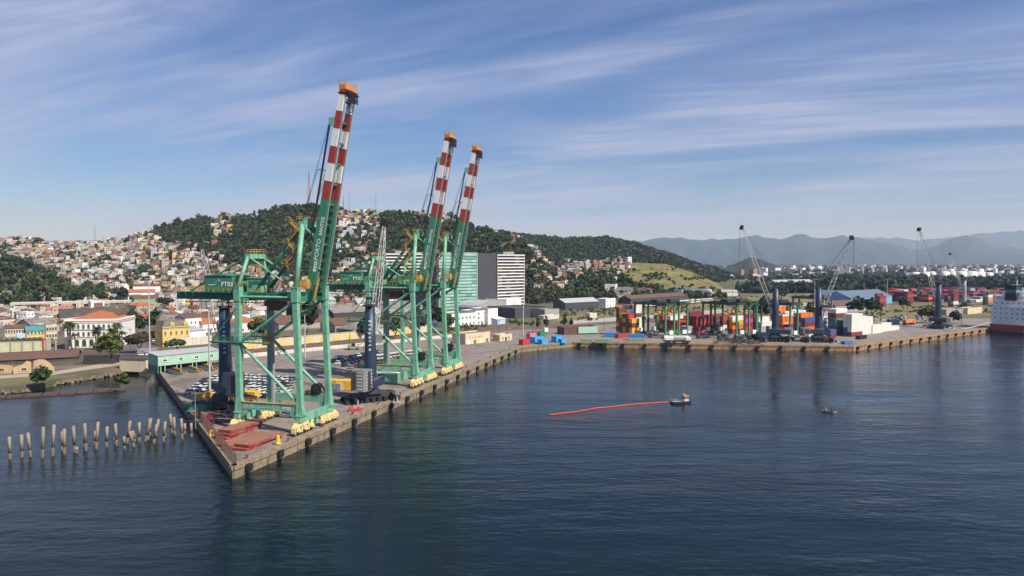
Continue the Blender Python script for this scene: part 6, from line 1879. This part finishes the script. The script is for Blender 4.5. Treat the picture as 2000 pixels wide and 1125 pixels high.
for i in range(13):
    for j in range(4):
        q = P(648 + i * 7.6 + j * 13, 707 - i * 1.55 + j * 4.2)
        col = rng.choice(['black', 'silver', 'silver', 'white', 'red', 'grey'], p=[.35, .2, .15, .14, .06, .1])
        car(q, QROT + math.pi / 2 + .02, col, f'{ORDC[i]} from the left in {ORDC[j]} diagonal row behind the navy crane', grp='cars behind the navy crane')
for i in range(11): car(P(738 + i * 7.5, 703 - i * 1.1), QROT, 'white', f'{ORDC[i]} from the left in the row behind the second crane', van=True, grp='vans behind the second crane')
for i, (x, y) in enumerate(((247, 640), (249, 634), (256, 646), (260, 652), (252, 628), (262, 660), (246, 626), (258, 640))):
    car(P(x, y, 2.4), 1.9, ['white', 'silver', 'black', 'white', 'grey', 'white', 'silver', 'red'][i], 'parked along the town street')
for i, (x, y) in enumerate(((97, 674), (106, 677), (116, 679), (300, 667), (308, 665))):
    car(P(x, y, 2.4), .2, ['grey', 'black', 'red', 'white', 'black'][i], 'parked in the shade beside the colonial building' if x < 200 else 'parked under the brown market roof')
for i in range(34):
    x = 1690 + rng.random() * 130; y = 618 + rng.random() * 11
    car(P(x, y, 2.42), R(90 - YH) + rng.normal(0, .1), rng.choice(['white', 'black', 'silver', 'grey']), 'parked in the open lot behind the white containers')

# --- containers
def cont_mesh(L):
    m = MB().bx(-L / 2, L / 2, -1.2, 1.2, .12, 2.55)
    for x in (-L / 2, L / 2 - .2):
        for y in (-1.22, 1.06): m.bx(x - .01, x + .21, y, y + .16, 0, 2.6)
    for y in (-1.23, 1.2): m.bx(-L / 2, L / 2, y, y + .03, 2.42, 2.6); m.bx(-L / 2, L / 2, y, y + .03, 0, .16)
    for i in range(int(L / 1.0)):
        x = -L / 2 + .45 + i * (L - .6) / int(L / 1.0)
        for y in (-1.235, 1.2): m.bx(x, x + .4, y, y + .035, .2, 2.38)
    for y in (-.7, -.3, .3, .7): m.bx(L / 2, L / 2 + .05, y - .03, y + .03, .15, 2.5)
    me = m.mesh('container', [WHITE])
    return me
C40, C20 = cont_mesh(12.19), cont_mesh(6.06)
CC = dict(maroon=mat('container_maroon', (.20, .03, .04), .55, var=.12, vscale=.4, streak=.2), red=mat('container_red', (.42, .045, .035), .55, var=.12, vscale=.4, streak=.2), orange=mat('container_orange', (.68, .17, .02), .5, var=.1, vscale=.4, streak=.15), blue=mat('container_blue', (.035, .10, .26), .55, var=.12, vscale=.4, streak=.2),
          white=mat('container_white', (.68, .68, .64), .5, var=.06, vscale=.4, streak=.2), yellow=mat('container_yellow', (.62, .37, .03), .55, var=.12, vscale=.4, streak=.2), brown=mat('container_brown', (.13, .05, .035), .6, var=.15, vscale=.4, streak=.2), green=mat('container_green', (.06, .22, .12), .55, var=.12, vscale=.4, streak=.2),
          grey=mat('container_grey', (.33, .35, .36), .55, var=.1, vscale=.4, streak=.2), pink=mat('container_pink', (.55, .05, .22), .5, var=.08, vscale=.4), teal=mat('container_teal', (.05, .20, .28), .55, var=.1, vscale=.4, streak=.2))
CROT = R(90 - YH)
ncont = 0
ORD = ['first', 'second', 'third', 'fourth', 'fifth', 'sixth', 'seventh', 'eighth', 'ninth', 'tenth', 'eleventh', 'twelfth', 'thirteenth', 'fourteenth', 'fifteenth', 'sixteenth', 'seventeenth', 'eighteenth']
def cont(p, col, where, short=False, rz=CROT, lev=''):
    global ncont
    ncont += 1
    lb = f'{col} {"short " if short else ""}container {lev}{where}'
    o = ob('container', C20 if short else C40, None, p, rz, lb, 'container', 'containers ' + where)
    o.material_slots[0].link = 'OBJECT'; o.material_slots[0].material = CC[col]
    return o
def stack(px, py, wide, tall, cols, where, z=QZ, deep=1, short=False):
    """rows side by side away from the quay, from the photo position of the nearest foot"""
    p0 = P(px, py, z)
    k = 0
    Ls = 6.3 if short else 12.6
    for e in range(deep):
        for w in range(wide):
            hh_ = tall[w % len(tall)]
            for t in range(hh_):
                cont(p0 + UA * (Ls * (e + .5)) - UB * (2.6 * w + 1.3) + V((0, 0, 2.62 * t)), cols[k % len(cols)], where, short, CROT, ('on the ground ' if t == 0 else 'on top ' if t == hh_ - 1 else f'{ORD[t]} layer up ') + ('' if wide == 1 else f'in {ORD[w]} row ')); k += 1
STK = [(1234, 658, 5, [4, 5, 5, 5, 6], ['yellow', 'yellow', 'maroon', 'yellow', 'brown', 'maroon', 'brown', 'brown', 'red'], 'of the stepped yellow block', True),
       (1240, 644, 2, [6, 6], ['white', 'white', 'white', 'brown'], 'of the rear white block', True),
       (1300, 650, 3, [3, 4, 3], ['blue', 'red', 'maroon', 'brown', 'yellow'], 'left under the first yard gantries'),
       (1322, 652, 3, [3, 3, 4], ['yellow', 'red', 'red', 'white', 'orange', 'brown'], 'right under the first yard gantries'),
       (1342, 655, 2, [2, 2], ['white', 'grey'], 'beside the first gantry legs', True),
       (1360, 652, 4, [4, 4, 5, 4], ['maroon', 'brown', 'red', 'maroon', 'orange', 'brown'], 'of the left block between gantries'),
       (1385, 648, 3, [4, 4, 3], ['maroon', 'orange', 'brown', 'red'], 'of the right block between gantries'),
       (1365, 656, 1, [2], ['pink', 'maroon'], 'before the block between gantries', True),
       (1412, 652, 3, [4, 3, 4], ['white', 'white', 'maroon', 'red', 'brown', 'orange'], 'left under the second yard gantries'),
       (1430, 652, 3, [4, 4, 4], ['maroon', 'orange', 'yellow', 'white', 'pink', 'brown'], 'middle under the second yard gantries'),
       (1448, 648, 3, [4, 4, 3], ['red', 'maroon', 'pink', 'maroon', 'grey'], 'right under the second yard gantries'),
       (1486, 655, 2, [3, 4], ['grey', 'grey', 'white', 'maroon'], 'left of the first blue crane'),
       (1528, 652, 3, [5, 5, 6], ['maroon', 'red', 'orange', 'orange', 'white', 'brown'], 'left between the blue cranes'),
       (1552, 648, 3, [5, 5, 5], ['brown', 'maroon', 'red', 'pink', 'white'], 'middle between the blue cranes'),
       (1572, 656, 3, [4, 5, 5], ['red', 'orange', 'maroon', 'blue', 'maroon', 'brown', 'grey'], 'right between the blue cranes'),
       (1604, 652, 2, [5, 6], ['maroon', 'white', 'white', 'white', 'grey'], 'just right of the second blue crane'),
       (1632, 656, 2, [6, 6], ['blue', 'maroon', 'teal', 'green', 'maroon', 'white'], 'of the tall mixed stack'),
       (1622, 662, 1, [2], ['maroon', 'blue'], 'before the tall mixed stack', True),
       (1663, 658, 2, [5, 5], ['maroon', 'white', 'white', 'white', 'white', 'blue', 'blue', 'white', 'white', 'white'], 'of the taller white stack'),
       (1684, 654, 2, [4, 4], ['white', 'white', 'white', 'white'], 'of the second white stack'),
       (1704, 652, 1, [2], ['white'], 'of the low third white stack'), (1722, 648, 1, [2], ['white'], 'of the low fourth white stack'), (1738, 646, 1, [1], ['white'], 'alone at the end of the white stacks')]
for px_, py_, wd, tl_, cs_, wh_, *sh_ in STK: stack(px_, py_, wd, tl_, cs_, wh_, short=bool(sh_))
far_ = sorted(((1718, 600), (1742, 597), (1762, 598), (1772, 595), (1795, 594), (1838, 598), (1862, 599), (1885, 597), (1905, 598), (1930, 596), (1850, 588), (1870, 587), (1900, 586), (1925, 586), (1945, 588), (1800, 588), (1780, 590), (1960, 594)))
for i, (x, y) in enumerate(far_):
    if i % 3: continue
    stack(x, y, 2, [4 + i % 2, 5], [['maroon', 'brown', 'red', 'maroon', 'blue', 'teal', 'orange', 'grey', 'white', 'brown'][(i * 3 + k) % 10] for k in range(7)], f'of {ORD[i // 3]} far yard stack from left', z=2.4)
for i in range(9): cont(P(1208 + i * 6.4, 602 - i * .55, 2.4) + V((0, 0, 0)), ['orange', 'blue', 'maroon', 'green', 'orange', 'green', 'grey', 'orange', 'red'][i], f'{ORD[i]} from left in the single row by the tracks', True, .2)
# carrier markings: one name that can be read, the others only bars of paint
for px, py, zz, body, mt in ((1528, 652, 3, 'Hapag-Lloyd', LETTER), (1632, 656, 4, None, LETTER), (1604, 652, 2, None, NAVY), (1604, 652, 3, None, NAVY), (1604, 652, 4, None, NAVY)):
    want = P(px, py) + UA * 6.3 - UB * 1.3 + V((0, 0, 2.62 * (zz - 1)))
    c_ = min((o for o in bpy.data.objects if o.name.startswith('container')), key=lambda o: (V(o.location) - want).length)
    if body: text(body, 1.5, mt, c_, m4((1, 0, 0), (0, 0, 1), (-4.2, -1.25, .75)), bold=.02)
    else: MB().bx(-3.4, 3.2, -1.262, -1.24, .95, 1.6).build('painted_bar', mt, c_)
# the mass of boxes at the back of the far yard
fb, ff_, fmi = [], [], []
fcol = ['maroon', 'brown', 'red', 'blue', 'teal', 'orange', 'grey', 'white']
for i in range(300):
    qx = rng.uniform(1735, 1990); qy = rng.uniform(572, 590)
    p = P(qx, qy, 2.4); n_st = int(rng.integers(1, 4)); k_ = (round(p.x / 13.0), round(p.y / 13.0))
    q0 = UA * (13.0 * k_[0] * .0) + V((k_[0] * 13.0, k_[1] * 13.0, 2.4))
    for t in range(n_st):
        m = MB().box((q0.x, q0.y, 2.4 + 1.31 + 2.62 * t), (12.1, 9.6, 2.56), rz=CROT)
        o0 = len(fb); fb += m.v; ff_ += [tuple(j + o0 for j in f) for f in m.f]; fmi += [int(rng.choice(8, p=[.26, .2, .18, .1, .06, .08, .06, .06]))] * 6
me = bpy.data.meshes.new('far_container_stacks'); me.from_pydata(fb, [], ff_)
for c_ in fcol: me.materials.append(CC[c_])
me.polygons.foreach_set('material_index', fmi); me.update()
ob('far_container_stacks', me, kind='stuff', label='distant mass of stacked containers behind the far yard', cat='containers')
# --- yard gantry cranes (rubber tyred)
YG = mat('yard_gantry_green', (.075, .22, .13), .5, var=.12, vscale=.3, streak=.25)
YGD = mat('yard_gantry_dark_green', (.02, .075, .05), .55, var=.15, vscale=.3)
def rtg(px, py, label, h=18.6, span=23.5, z=QZ):
    p = P(px, py, z)
    r = root('yard_gantry', p, R(90 - YH), label, 'gantry crane', 'rubber tyred yard gantries')     # x along the rows, y back over them
    for y in (0, span):
        for x in (-3.6, 3.6):
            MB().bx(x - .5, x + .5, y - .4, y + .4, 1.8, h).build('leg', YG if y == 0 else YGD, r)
            w = MB()
            for k in (-1.5, 1.5): w.tube((x + k, y - .35, .75), (x + k, y + .35, .75), .75, n=10)
            w.box((x, y, 1.2), (3.6, .8, .5)).build('wheel_set', DARK, r)
        MB().bx(-5, 5, y - .45, y + .45, 1.5, 2.3).build('sill_beam', YG, r)
        MB().bx(-1.6, 1.6, y - 1.3, y - .5, 2.3, 4.4).build('power_unit', WHITE, r)
    for x in (-3.6, 3.6): MB().bx(x - .55, x + .55, -1.0, span + 1.0, h, h + 1.5).build('girder', YGD, r)
    for y in (-.8, span + .8): MB().bx(-3.1, 3.1, y - .4, y + .4, h + .2, h + 1.2).build('end_tie', YGD, r)
    t = MB().bx(-4, 4, 6, 10.5, h + 1.55, h + 3.2).bx(-1.5, 1.5, 10.5, 13, h + 1.55, h + 2.6); t.build('trolley', DARK, r)
    MB().bx(1.4, 3.4, 4.0, 6.2, h - 3.2, h - .6).build('operator_cab', SAFETY, r)
    s_ = MB().bx(-6, 6, 7.4, 9, h - 5.4, h - 4.7)
    for x in (-2, 2): s_.tube((x, 8.2, h - 4.7), (x, 8.2, h + 1.6), .06, n=4)
    s_.bx(-1.6, 1.6, 7, 9.4, h - 4.7, h - 3.6); s_.build('spreader', YEL, r)
    MB().rail([(-4.2, -1, h + 1.5), (-4.2, span + 1, h + 1.5)], 1.0, 0, 2).build('handrail', YGD, r)
    return r
rtg(1308, 661, 'green yard gantry nearest the white mobile crane lorry'); rtg(1334, 659, 'green yard gantry second from the left')
rtg(1446, 660, 'green yard gantry third from the left, left of the first blue crane'); rtg(1470, 659, 'green yard gantry just left of the first blue crane tower')
rtg(1550, 661, 'green yard gantry between the two blue cranes'); rtg(1618, 640, 'green yard gantry half hidden behind the second blue crane')

# --- boxes and machines along the near end of the far quay
def crate(name, px, py, L, W, H, mt, label, cat, rz=CROT, z=QZ, top=None):
    r = root(name, P(px, py, z), rz, label, cat)
    MB().bx(-L / 2, L / 2, -W / 2, W / 2, .12, H).build('body', mt, r)
    m = MB()
    for i in range(int(L / 1.1) + 1):
        x = -L / 2 + i * L / max(1, int(L / 1.1))
        m.bx(x - .08, x + .08, -W / 2 - .07, W / 2 + .07, .1, H + .03)
    m.build('rib', mt, r)
    if top: MB().bx(-L / 2 - .1, L / 2 + .1, -W / 2 - .1, W / 2 + .1, H + .04, H + .2).build('lid', top, r)
    return r
b45 = R(90 - 44.7)
crate('blue_box', 1048, 670, 6.5, 4, 3.4, BRIGHTB, 'larger bright blue steel box at the quay corner beside the red one', 'box', b45)
crate('blue_box', 1060, 672, 4.5, 3.2, 2.6, BRIGHTB, 'lower bright blue box on the water side of the larger one', 'box', b45)
crate('red_box', 1024, 673, 5, 3, 2.8, BRED, 'bright red steel box at the quay corner', 'box', b45)
crate('pink_box', 1037, 663, 4.5, 3, 3.6, PINK, 'pink steel box behind the red and blue boxes', 'box', b45)
crate('blue_box', 1087, 668, 4.2, 3.6, 3.2, BRIGHTB, 'separate bright blue box with dark side left of the green skips', 'box', b45)
crate('blue_box', 1098, 670, 3.6, 2.6, 2.2, BRIGHTB, 'small rounded blue box beside the separate blue box', 'box', b45)
crate('green_fence_box', 1058, 657, 4, 2.5, 2.6, DGREEN, 'green steel box by the yard fence behind the pink box', 'box')
for i, (x, y, mt, lab) in enumerate(((1145, 670, SAGE, 'grey green open skip with red load on the brown quay'), (1177, 670, SAGE, 'longer grey green skip on the brown quay'), (1242, 669, SAGE, 'grey green skip under the blue tarpaulin'))):
    crate('skip', x, y, 8 if i else 6, 2.6, 2.3, mt, lab, 'skip', R(-6.6))
crate('blue_tarpaulin_load', 1242, 664, 8.5, 3.6, 3.4, CLOTHB, 'load under bright blue tarpaulin on the brown quay', 'load', R(-6.6))
crate('blue_tarpaulin_load', 1196, 658, 9, 3, 2.4, CLOTHB, 'flat blue sheeted load beside the red flat racks', 'load', R(-6.6))
for i in range(3): crate('flat_rack', 1212 + i * 9, 660 - i * 1.2, 6, 2.5, 2.4, CC['red'], ('left', 'middle', 'right')[i] + ' red open flat rack by the tall container block', 'flat rack', CROT)
crate('blue_tarpaulin_load', 1654, 672, 4.5, 3, 1.5, CLOTHB, 'low blue tarpaulin heap at the bend of the quay', 'load', .2)
crate('black_skip', 1682, 662, 7.5, 2.5, 2.0, BLACK, 'long black skip before the white container stacks', 'skip', CROT)
crate('orange_skip', 668, 760, 9, 4, 3.2, SAFETY, 'orange yellow open skip left of the navy crane', 'skip', QROT + .1)
crate('yellow_skip', 490, 777, 5, 3, 2.2, SAFETY, 'yellow box beyond the nearest crane portal', 'skip', QROT)
crate('green_skip', 716, 728, 6, 4, 3.2, mat('bright_green_steel', (.03, .36, .13), .5, var=.1, vscale=.4), 'bright green box left behind the navy crane tower', 'skip', QROT)
crate('green_skip', 757, 748, 8, 4, 3.6, GREEN, 'green box with white lid right of the navy crane', 'skip', QROT, top=WHITE)
crate('green_skip', 776, 741, 7, 4, 3.4, GREEN, 'green box with white side beside the second crane foot', 'skip', QROT, top=WHITE)
crate('silver_tanker', 655, 762, 5, 2.4, 2.4, STEEL, 'silver tank body beside the orange skip', 'tank', QROT)
# lorry-mounted telescopic crane
r = root('crane_lorry', P(1322, 671), R(-4), 'white telescopic crane lorry standing on the brown quay', 'lorry')
MB().bx(-7, 7, -1.3, 1.3, 1.0, 1.9).build('chassis', DARK, r)
MB().bx(4.6, 7.2, -1.3, 1.3, 1.9, 3.5).bx(6.4, 7.25, -1.2, 1.2, 2.6, 3.3, 1).build('cab', [WHITE, GLASSD], r)
MB().bx(-6.8, 6.2, -.5, .5, 3.2, 4.2).bx(-6.5, -2, -1.2, 1.2, 1.95, 3.3).build('boom', WHITE, r)
for x in (-5.5, -4, -1.5, 3.6, 5.4): MB().tube((x, -1.35, .65), (x, 1.35, .65), .65, n=10).build('wheel_axle', TYRE, r)
# lorries with flat trailers
for px, py, rz_, lab, cm_ in ((1400, 660, -.1, 'white lorry with flat trailer before the second yard gantries', WHITE), (1500, 662, .1, 'dark lorry with flat trailer left of the first blue crane', NAVY), (1565, 664, .05, 'white lorry between the blue cranes', WHITE), (1288, 660, -.1, 'grey lorry under the first yard gantries', GREYW), (1052, 652, .5, 'white tanker lorry near the tall mast at the quay corner', WHITE), (1776, 634, .6, 'orange lorry among the poles behind the ochre quay', ORANGE), (1745, 634, .6, 'dark blue lorry with long trailer behind the ochre quay', NAVY), (1865, 622, .6, 'yellow lorry near the low concrete stores', SAFETY)):
    r = root('lorry', P(px, py), rz_, lab, 'lorry')
    MB().bx(3.6, 6.0, -1.2, 1.2, .9, 3.4).bx(5.9, 6.05, -1.1, 1.1, 2.1, 3.1, 1).build('cab', [cm_, GLASSD], r)
    MB().bx(-7, 3.3, -1.2, 1.2, 1.1, 1.5).build('flatbed', DARK, r)
    if cm_ in (ORANGE, NAVY, SAFETY): MB().bx(-6.8, 3.0, -1.15, 1.15, 1.52, 3.8).build('load', cm_, r)
    for x in (-6, -4.7, 2.2, 4.9): MB().tube((x, -1.25, .5), (x, 1.25, .5), .5, n=10).build('wheel_axle', TYRE, r)
# forklift and reach stackers
for px, py, lab, mt in ((1370, 661, 'small dark forklift on the open far quay', DARK), (690, 683, 'dark green yard tractor at the far side of the car lot', SAGE), (1412, 664, 'dark reach stacker before the second pair of yard gantries', DARK), (1445, 668, 'flat dark trailer parked on the far quay edge', DARK), (1470, 664, 'dark grab bucket by the first blue crane', BLACK)):
    r = root('yard_vehicle', P(px, py), R(10), lab, 'vehicle')
    MB().bx(-3, 3, -1.3, 1.3, .7, 1.7).bx(-2.8, -1, -1.2, 1.2, 1.7, 2.6).build('body', mt, r)
    MB().bx(-.8, 1, -.9, .9, 1.7, 3.2).build('cab', GLASSD, r)
    for x in (-2, 2): MB().tube((x, -1.4, .6), (x, 1.4, .6), .6, n=10).build('wheel_axle', TYRE, r)
    MB().beam((1.5, 0, 2.2), (4.4, 0, 2.9), .5, .5).build('lifting_arm', mt, r)
m = MB()
for i in range(40):
    c = V((rng.normal(0, 6), rng.normal(0, 1.6), rng.uniform(.3, 2.2))); t = rng.normal(0, .5)
    e = V((math.cos(t) * rng.uniform(1.5, 4), math.sin(t), rng.normal(0, .6)))
    m.beam(c - e, c + e, .2, .3)
m.build('scrap_heap', DARK, None, False, P(1448, 672), R(-5), label='heap of dark steel grabs and frames before the yard gantries', cat='scrap')

# ================================================================== on the water
def hull_mesh(m, L, B, D, mt=0, dk=1):
    n = 12
    prof = []
    for i in range(n + 1):
        t = i / n
        w = B / 2 * (1 - max(0, (t - .62) / .38) ** 2.2) * (.86 + .14 * min(1, t * 5))
        sheer = D * (1 + .35 * max(0, t - .55) ** 2 * 4)
        prof.append((t * L - L / 2, max(w, .06), sheer))
    vs = []
    for x, w, s_ in prof:
        vs += [(x, -w, s_), (x, -w * .82, -D * .6), (x, w * .82, -D * .6), (x, w, s_)]
    fs = []
    for i in range(n):
        a = i * 4
        fs += [(a, a + 1, a + 5, a + 4), (a + 2, a + 3, a + 7, a + 6)]
    m.add(vs, fs + [(0, 3, 2, 1)], mt)
    m.add([v for i in range(n + 1) for v in ((prof[i][0], -prof[i][1] * .97, prof[i][2] - .25), (prof[i][0], prof[i][1] * .97, prof[i][2] - .25))], [(2 * i, 2 * i + 2, 2 * i + 3, 2 * i + 1) for i in range(n)], dk)
p = P(1331, 787, 0)
r = root('work_boat', p, .28, 'small dark work boat with white wheelhouse towing the orange boom', 'boat'); r.scale = (.75, .75, .75)
m = MB(); hull_mesh(m, 9.5, 3.4, .95); m.build('hull', [NAVY, GREYW], r)
MB().bx(.9, 3.0, -1.0, 1.0, .8, 2.9).bx(.85, 3.05, -1.02, 1.02, 1.9, 2.5, 1).build('wheelhouse', [OFFW, GLASSD], r)
MB().bx(.6, 3.2, -1.2, 1.2, 2.9, 3.05).build('roof', ORANGE, r)
MB().tube((1.6, 0, 3.05), (1.6, 0, 4.6), .05, n=6).box((1.2, 0, 3.4), (1.2, 1.2, .6)).build('mast', ORANGE, r)
MB().rail([(-4.4, -1.4, .8), (.6, -1.6, .8)], .8, 0, 1.2).rail([(-4.4, 1.4, .8), (.6, 1.6, .8)], .8, 0, 1.2).build('handrail', STEEL, r)
BOOMC = [(1074, 810), (1100, 807), (1130, 803.5), (1150, 800), (1165, 797), (1190, 795), (1220, 791.5), (1250, 788.5), (1280, 786.5), (1313, 785)]
m = MB()
cp = [P(a, b, .12) for a, b in BOOMC]
pts = []
for a, b in zip(cp[:-1], cp[1:]):
    for k in range(5): pts.append(a.lerp(b, k / 5))
pts.append(cp[-1])
r = root('floating_boom', cp[0], 0, 'orange floating oil barrier trailing behind the work boat', 'barrier')
OB = mat('barrier_orange', (.5, .07, .028), .5, var=.12, vscale=.6)
for i, (a, b) in enumerate(zip(pts[:-1], pts[1:])):
    MB().tube(a - cp[0], a.lerp(b, .94) - cp[0], .2, n=8).build('float', OB, r)
p = P(1620, 805, 0)
r = root('rowing_boat', p, -.5, 'tiny open boat with people alone on the water', 'boat')
m = MB(); hull_mesh(m, 4.2, 1.5, .45); m.build('hull', [STEEL, DARK], r)
MB().bx(-1.2, -.9, -.7, .7, .35, .45).bx(.6, .9, -.7, .7, .35, .45).build('thwart', WOOD, r)
for i, (x, mt) in enumerate(((-1.0, ORANGE), (.7, DARK))):
    q = p + V((x * math.cos(-.5), x * math.sin(-.5), .36))
    m = MB().lathe([(.10, 0), (.24, .1), (.22, .35), (.26, .6), (.12, .72), (.09, .76), (.13, .82), (.14, .92), (.10, 1.02), (.02, 1.05)], n=9)
    m.tube((.2, 0, .55), (.42, .1, .25), .07, .05, n=6).tube((-.2, 0, .55), (-.42, .1, .25), .07, .05, n=6).tube((.1, .05, .1), (.12, .5, .08), .1, .07, n=6).tube((-.1, .05, .1), (-.12, .5, .08), .1, .07, n=6)
    m.build('person', mt, None, True, q, -.5 + 1.57, label='person in orange vest seated in the tiny boat' if i == 0 else 'person in dark clothes seated in the bow of the tiny boat', cat='person')
# --- moored ship
sp = P(1945, 652, 0)
r = root('cargo_ship', sp + UA * 84 + UB * 3, R(90 - YH), 'red hulled cargo ship with white stern house moored at the right', 'ship')
m = MB(); hull_mesh(m, 150, 23, 5.6, 0, 1); m.build('hull', [mat('ship_red', (.42, .03, .03), .5, var=.12, vscale=.2, streak=.2), STEEL], r)
MB().bx(-75.5, 40, -11.6, 11.6, -1, 1.2).build('boot_topping', BLACK, r)
MB().bx(-73, -54, -10, 10, 5.3, 17).bx(-71, -55, -9, 9, 17, 21).bx(-68, -56, -11, 11, 21, 24).bx(-66, -58, -6, 6, 24, 26.5).build('superstructure', WHITE, r)
for dk_, zz in enumerate((9.2, 12.2, 15.2, 18.6, 22.2)):
    for i in range(6):
        ob('window', win_mesh(1.0, 1.0, False, WHITE), r, (-73.0 if dk_ < 3 else -71 if dk_ == 3 else -68, -8 + i * 3.1, zz), -math.pi / 2)
        if i < 5: ob('window', win_mesh(1.0, 1.0, False, WHITE), r, (-71 + i * 3.4, -10 if dk_ < 3 else -9 if dk_ == 3 else -11, zz))
MB().bx(-72, -66, -3.5, 2.5, 21.05, 31).bx(-72.05, -65.95, -3.55, 2.55, 26, 28, 1).build('funnel', [BLACK, TEALR], r)
MB().rail([(-75, -10, 7), (-75, 10, 7)], 1.1, 0, 2).rail([(-75, -10, 7), (-40, -11, 7)], 1.1, 0, 2).build('handrail', WHITE, r)
MB().beam((-60, 0, 26.5), (-60, 0, 34), .5).box((-60, 0, 31), (.4, 6, .3)).build('radar_mast', WHITE, r)
for k in range(3): MB().path([(-74, 9 - k, 7.2), (-88, 14 - k * .5, 4.2), (-103, 15.5, 3.1)], .07, 5).build('mooring_line', OFFW, r)
# --- aerials on the hilltops
for i, (x, yb, yt) in enumerate(((605, 398, 336), (547, 402, 370), (532, 402, 376), (672, 418, 384), (683, 418, 374), (735, 412, 374), (760, 408, 388), (187, 470, 441))):
    xx, dd, zz = march([x], [yb + 6])
    if np.isnan(xx[0]): continue
    h_ = (yb - yt) / FPX * dd[0] + 6
    m = MB()
    if i == 0: lattice(m, (0, 0, 0), (0, 0, h_), 4.0, .8, 14, .16)
    else: lattice(m, (0, 0, 0), (0, 0, h_), 1.0, .4, 10, .12)
    m.build('radio_mast', RED if i in (0, 3) else STEEL, None, False, (xx[0], dd[0], zz[0] - 1), 0, label=('tall red lattice radio mast on the wooded hilltop', 'thin mast on the hilltop left of the tall radio mast', 'leftmost thin mast on the wooded hilltop', 'red thin mast above the houses right of the boom', 'grey thin mast next to the red thin mast', 'thin mast above the dark trees between the booms', 'short mast on the dark trees between the booms', 'lone thin mast on the far left ridge')[i], cat='radio mast')
print('containers', ncont, 'objects', len(bpy.data.objects))

# things of one look: say which one by its place from the left
bylab = {}
for o in bpy.data.objects:
    if o.parent is None and o.get('category') and o.get('kind') != 'stuff': bylab.setdefault(o['label'], []).append(o)
WORDS = ['leftmost', 'second', 'third', 'fourth', 'fifth', 'sixth', 'seventh', 'eighth', 'ninth', 'tenth', 'eleventh', 'twelfth', 'thirteenth', 'fourteenth', 'fifteenth', 'sixteenth', 'seventeenth', 'eighteenth', 'nineteenth', 'twentieth']
for lb, os_ in bylab.items():
    if len(os_) < 2 or len(os_) > 20: continue
    os_.sort(key=lambda o: o.location.x / max(o.location.y, 1))
    for i, o in enumerate(os_):
        t = f'{lb}, leftmost such' if i == 0 else f'{lb}, rightmost such' if i == len(os_) - 1 else f'{lb}, {WORDS[i]} from left'
        if len(t.split()) <= 16: o['label'] = t
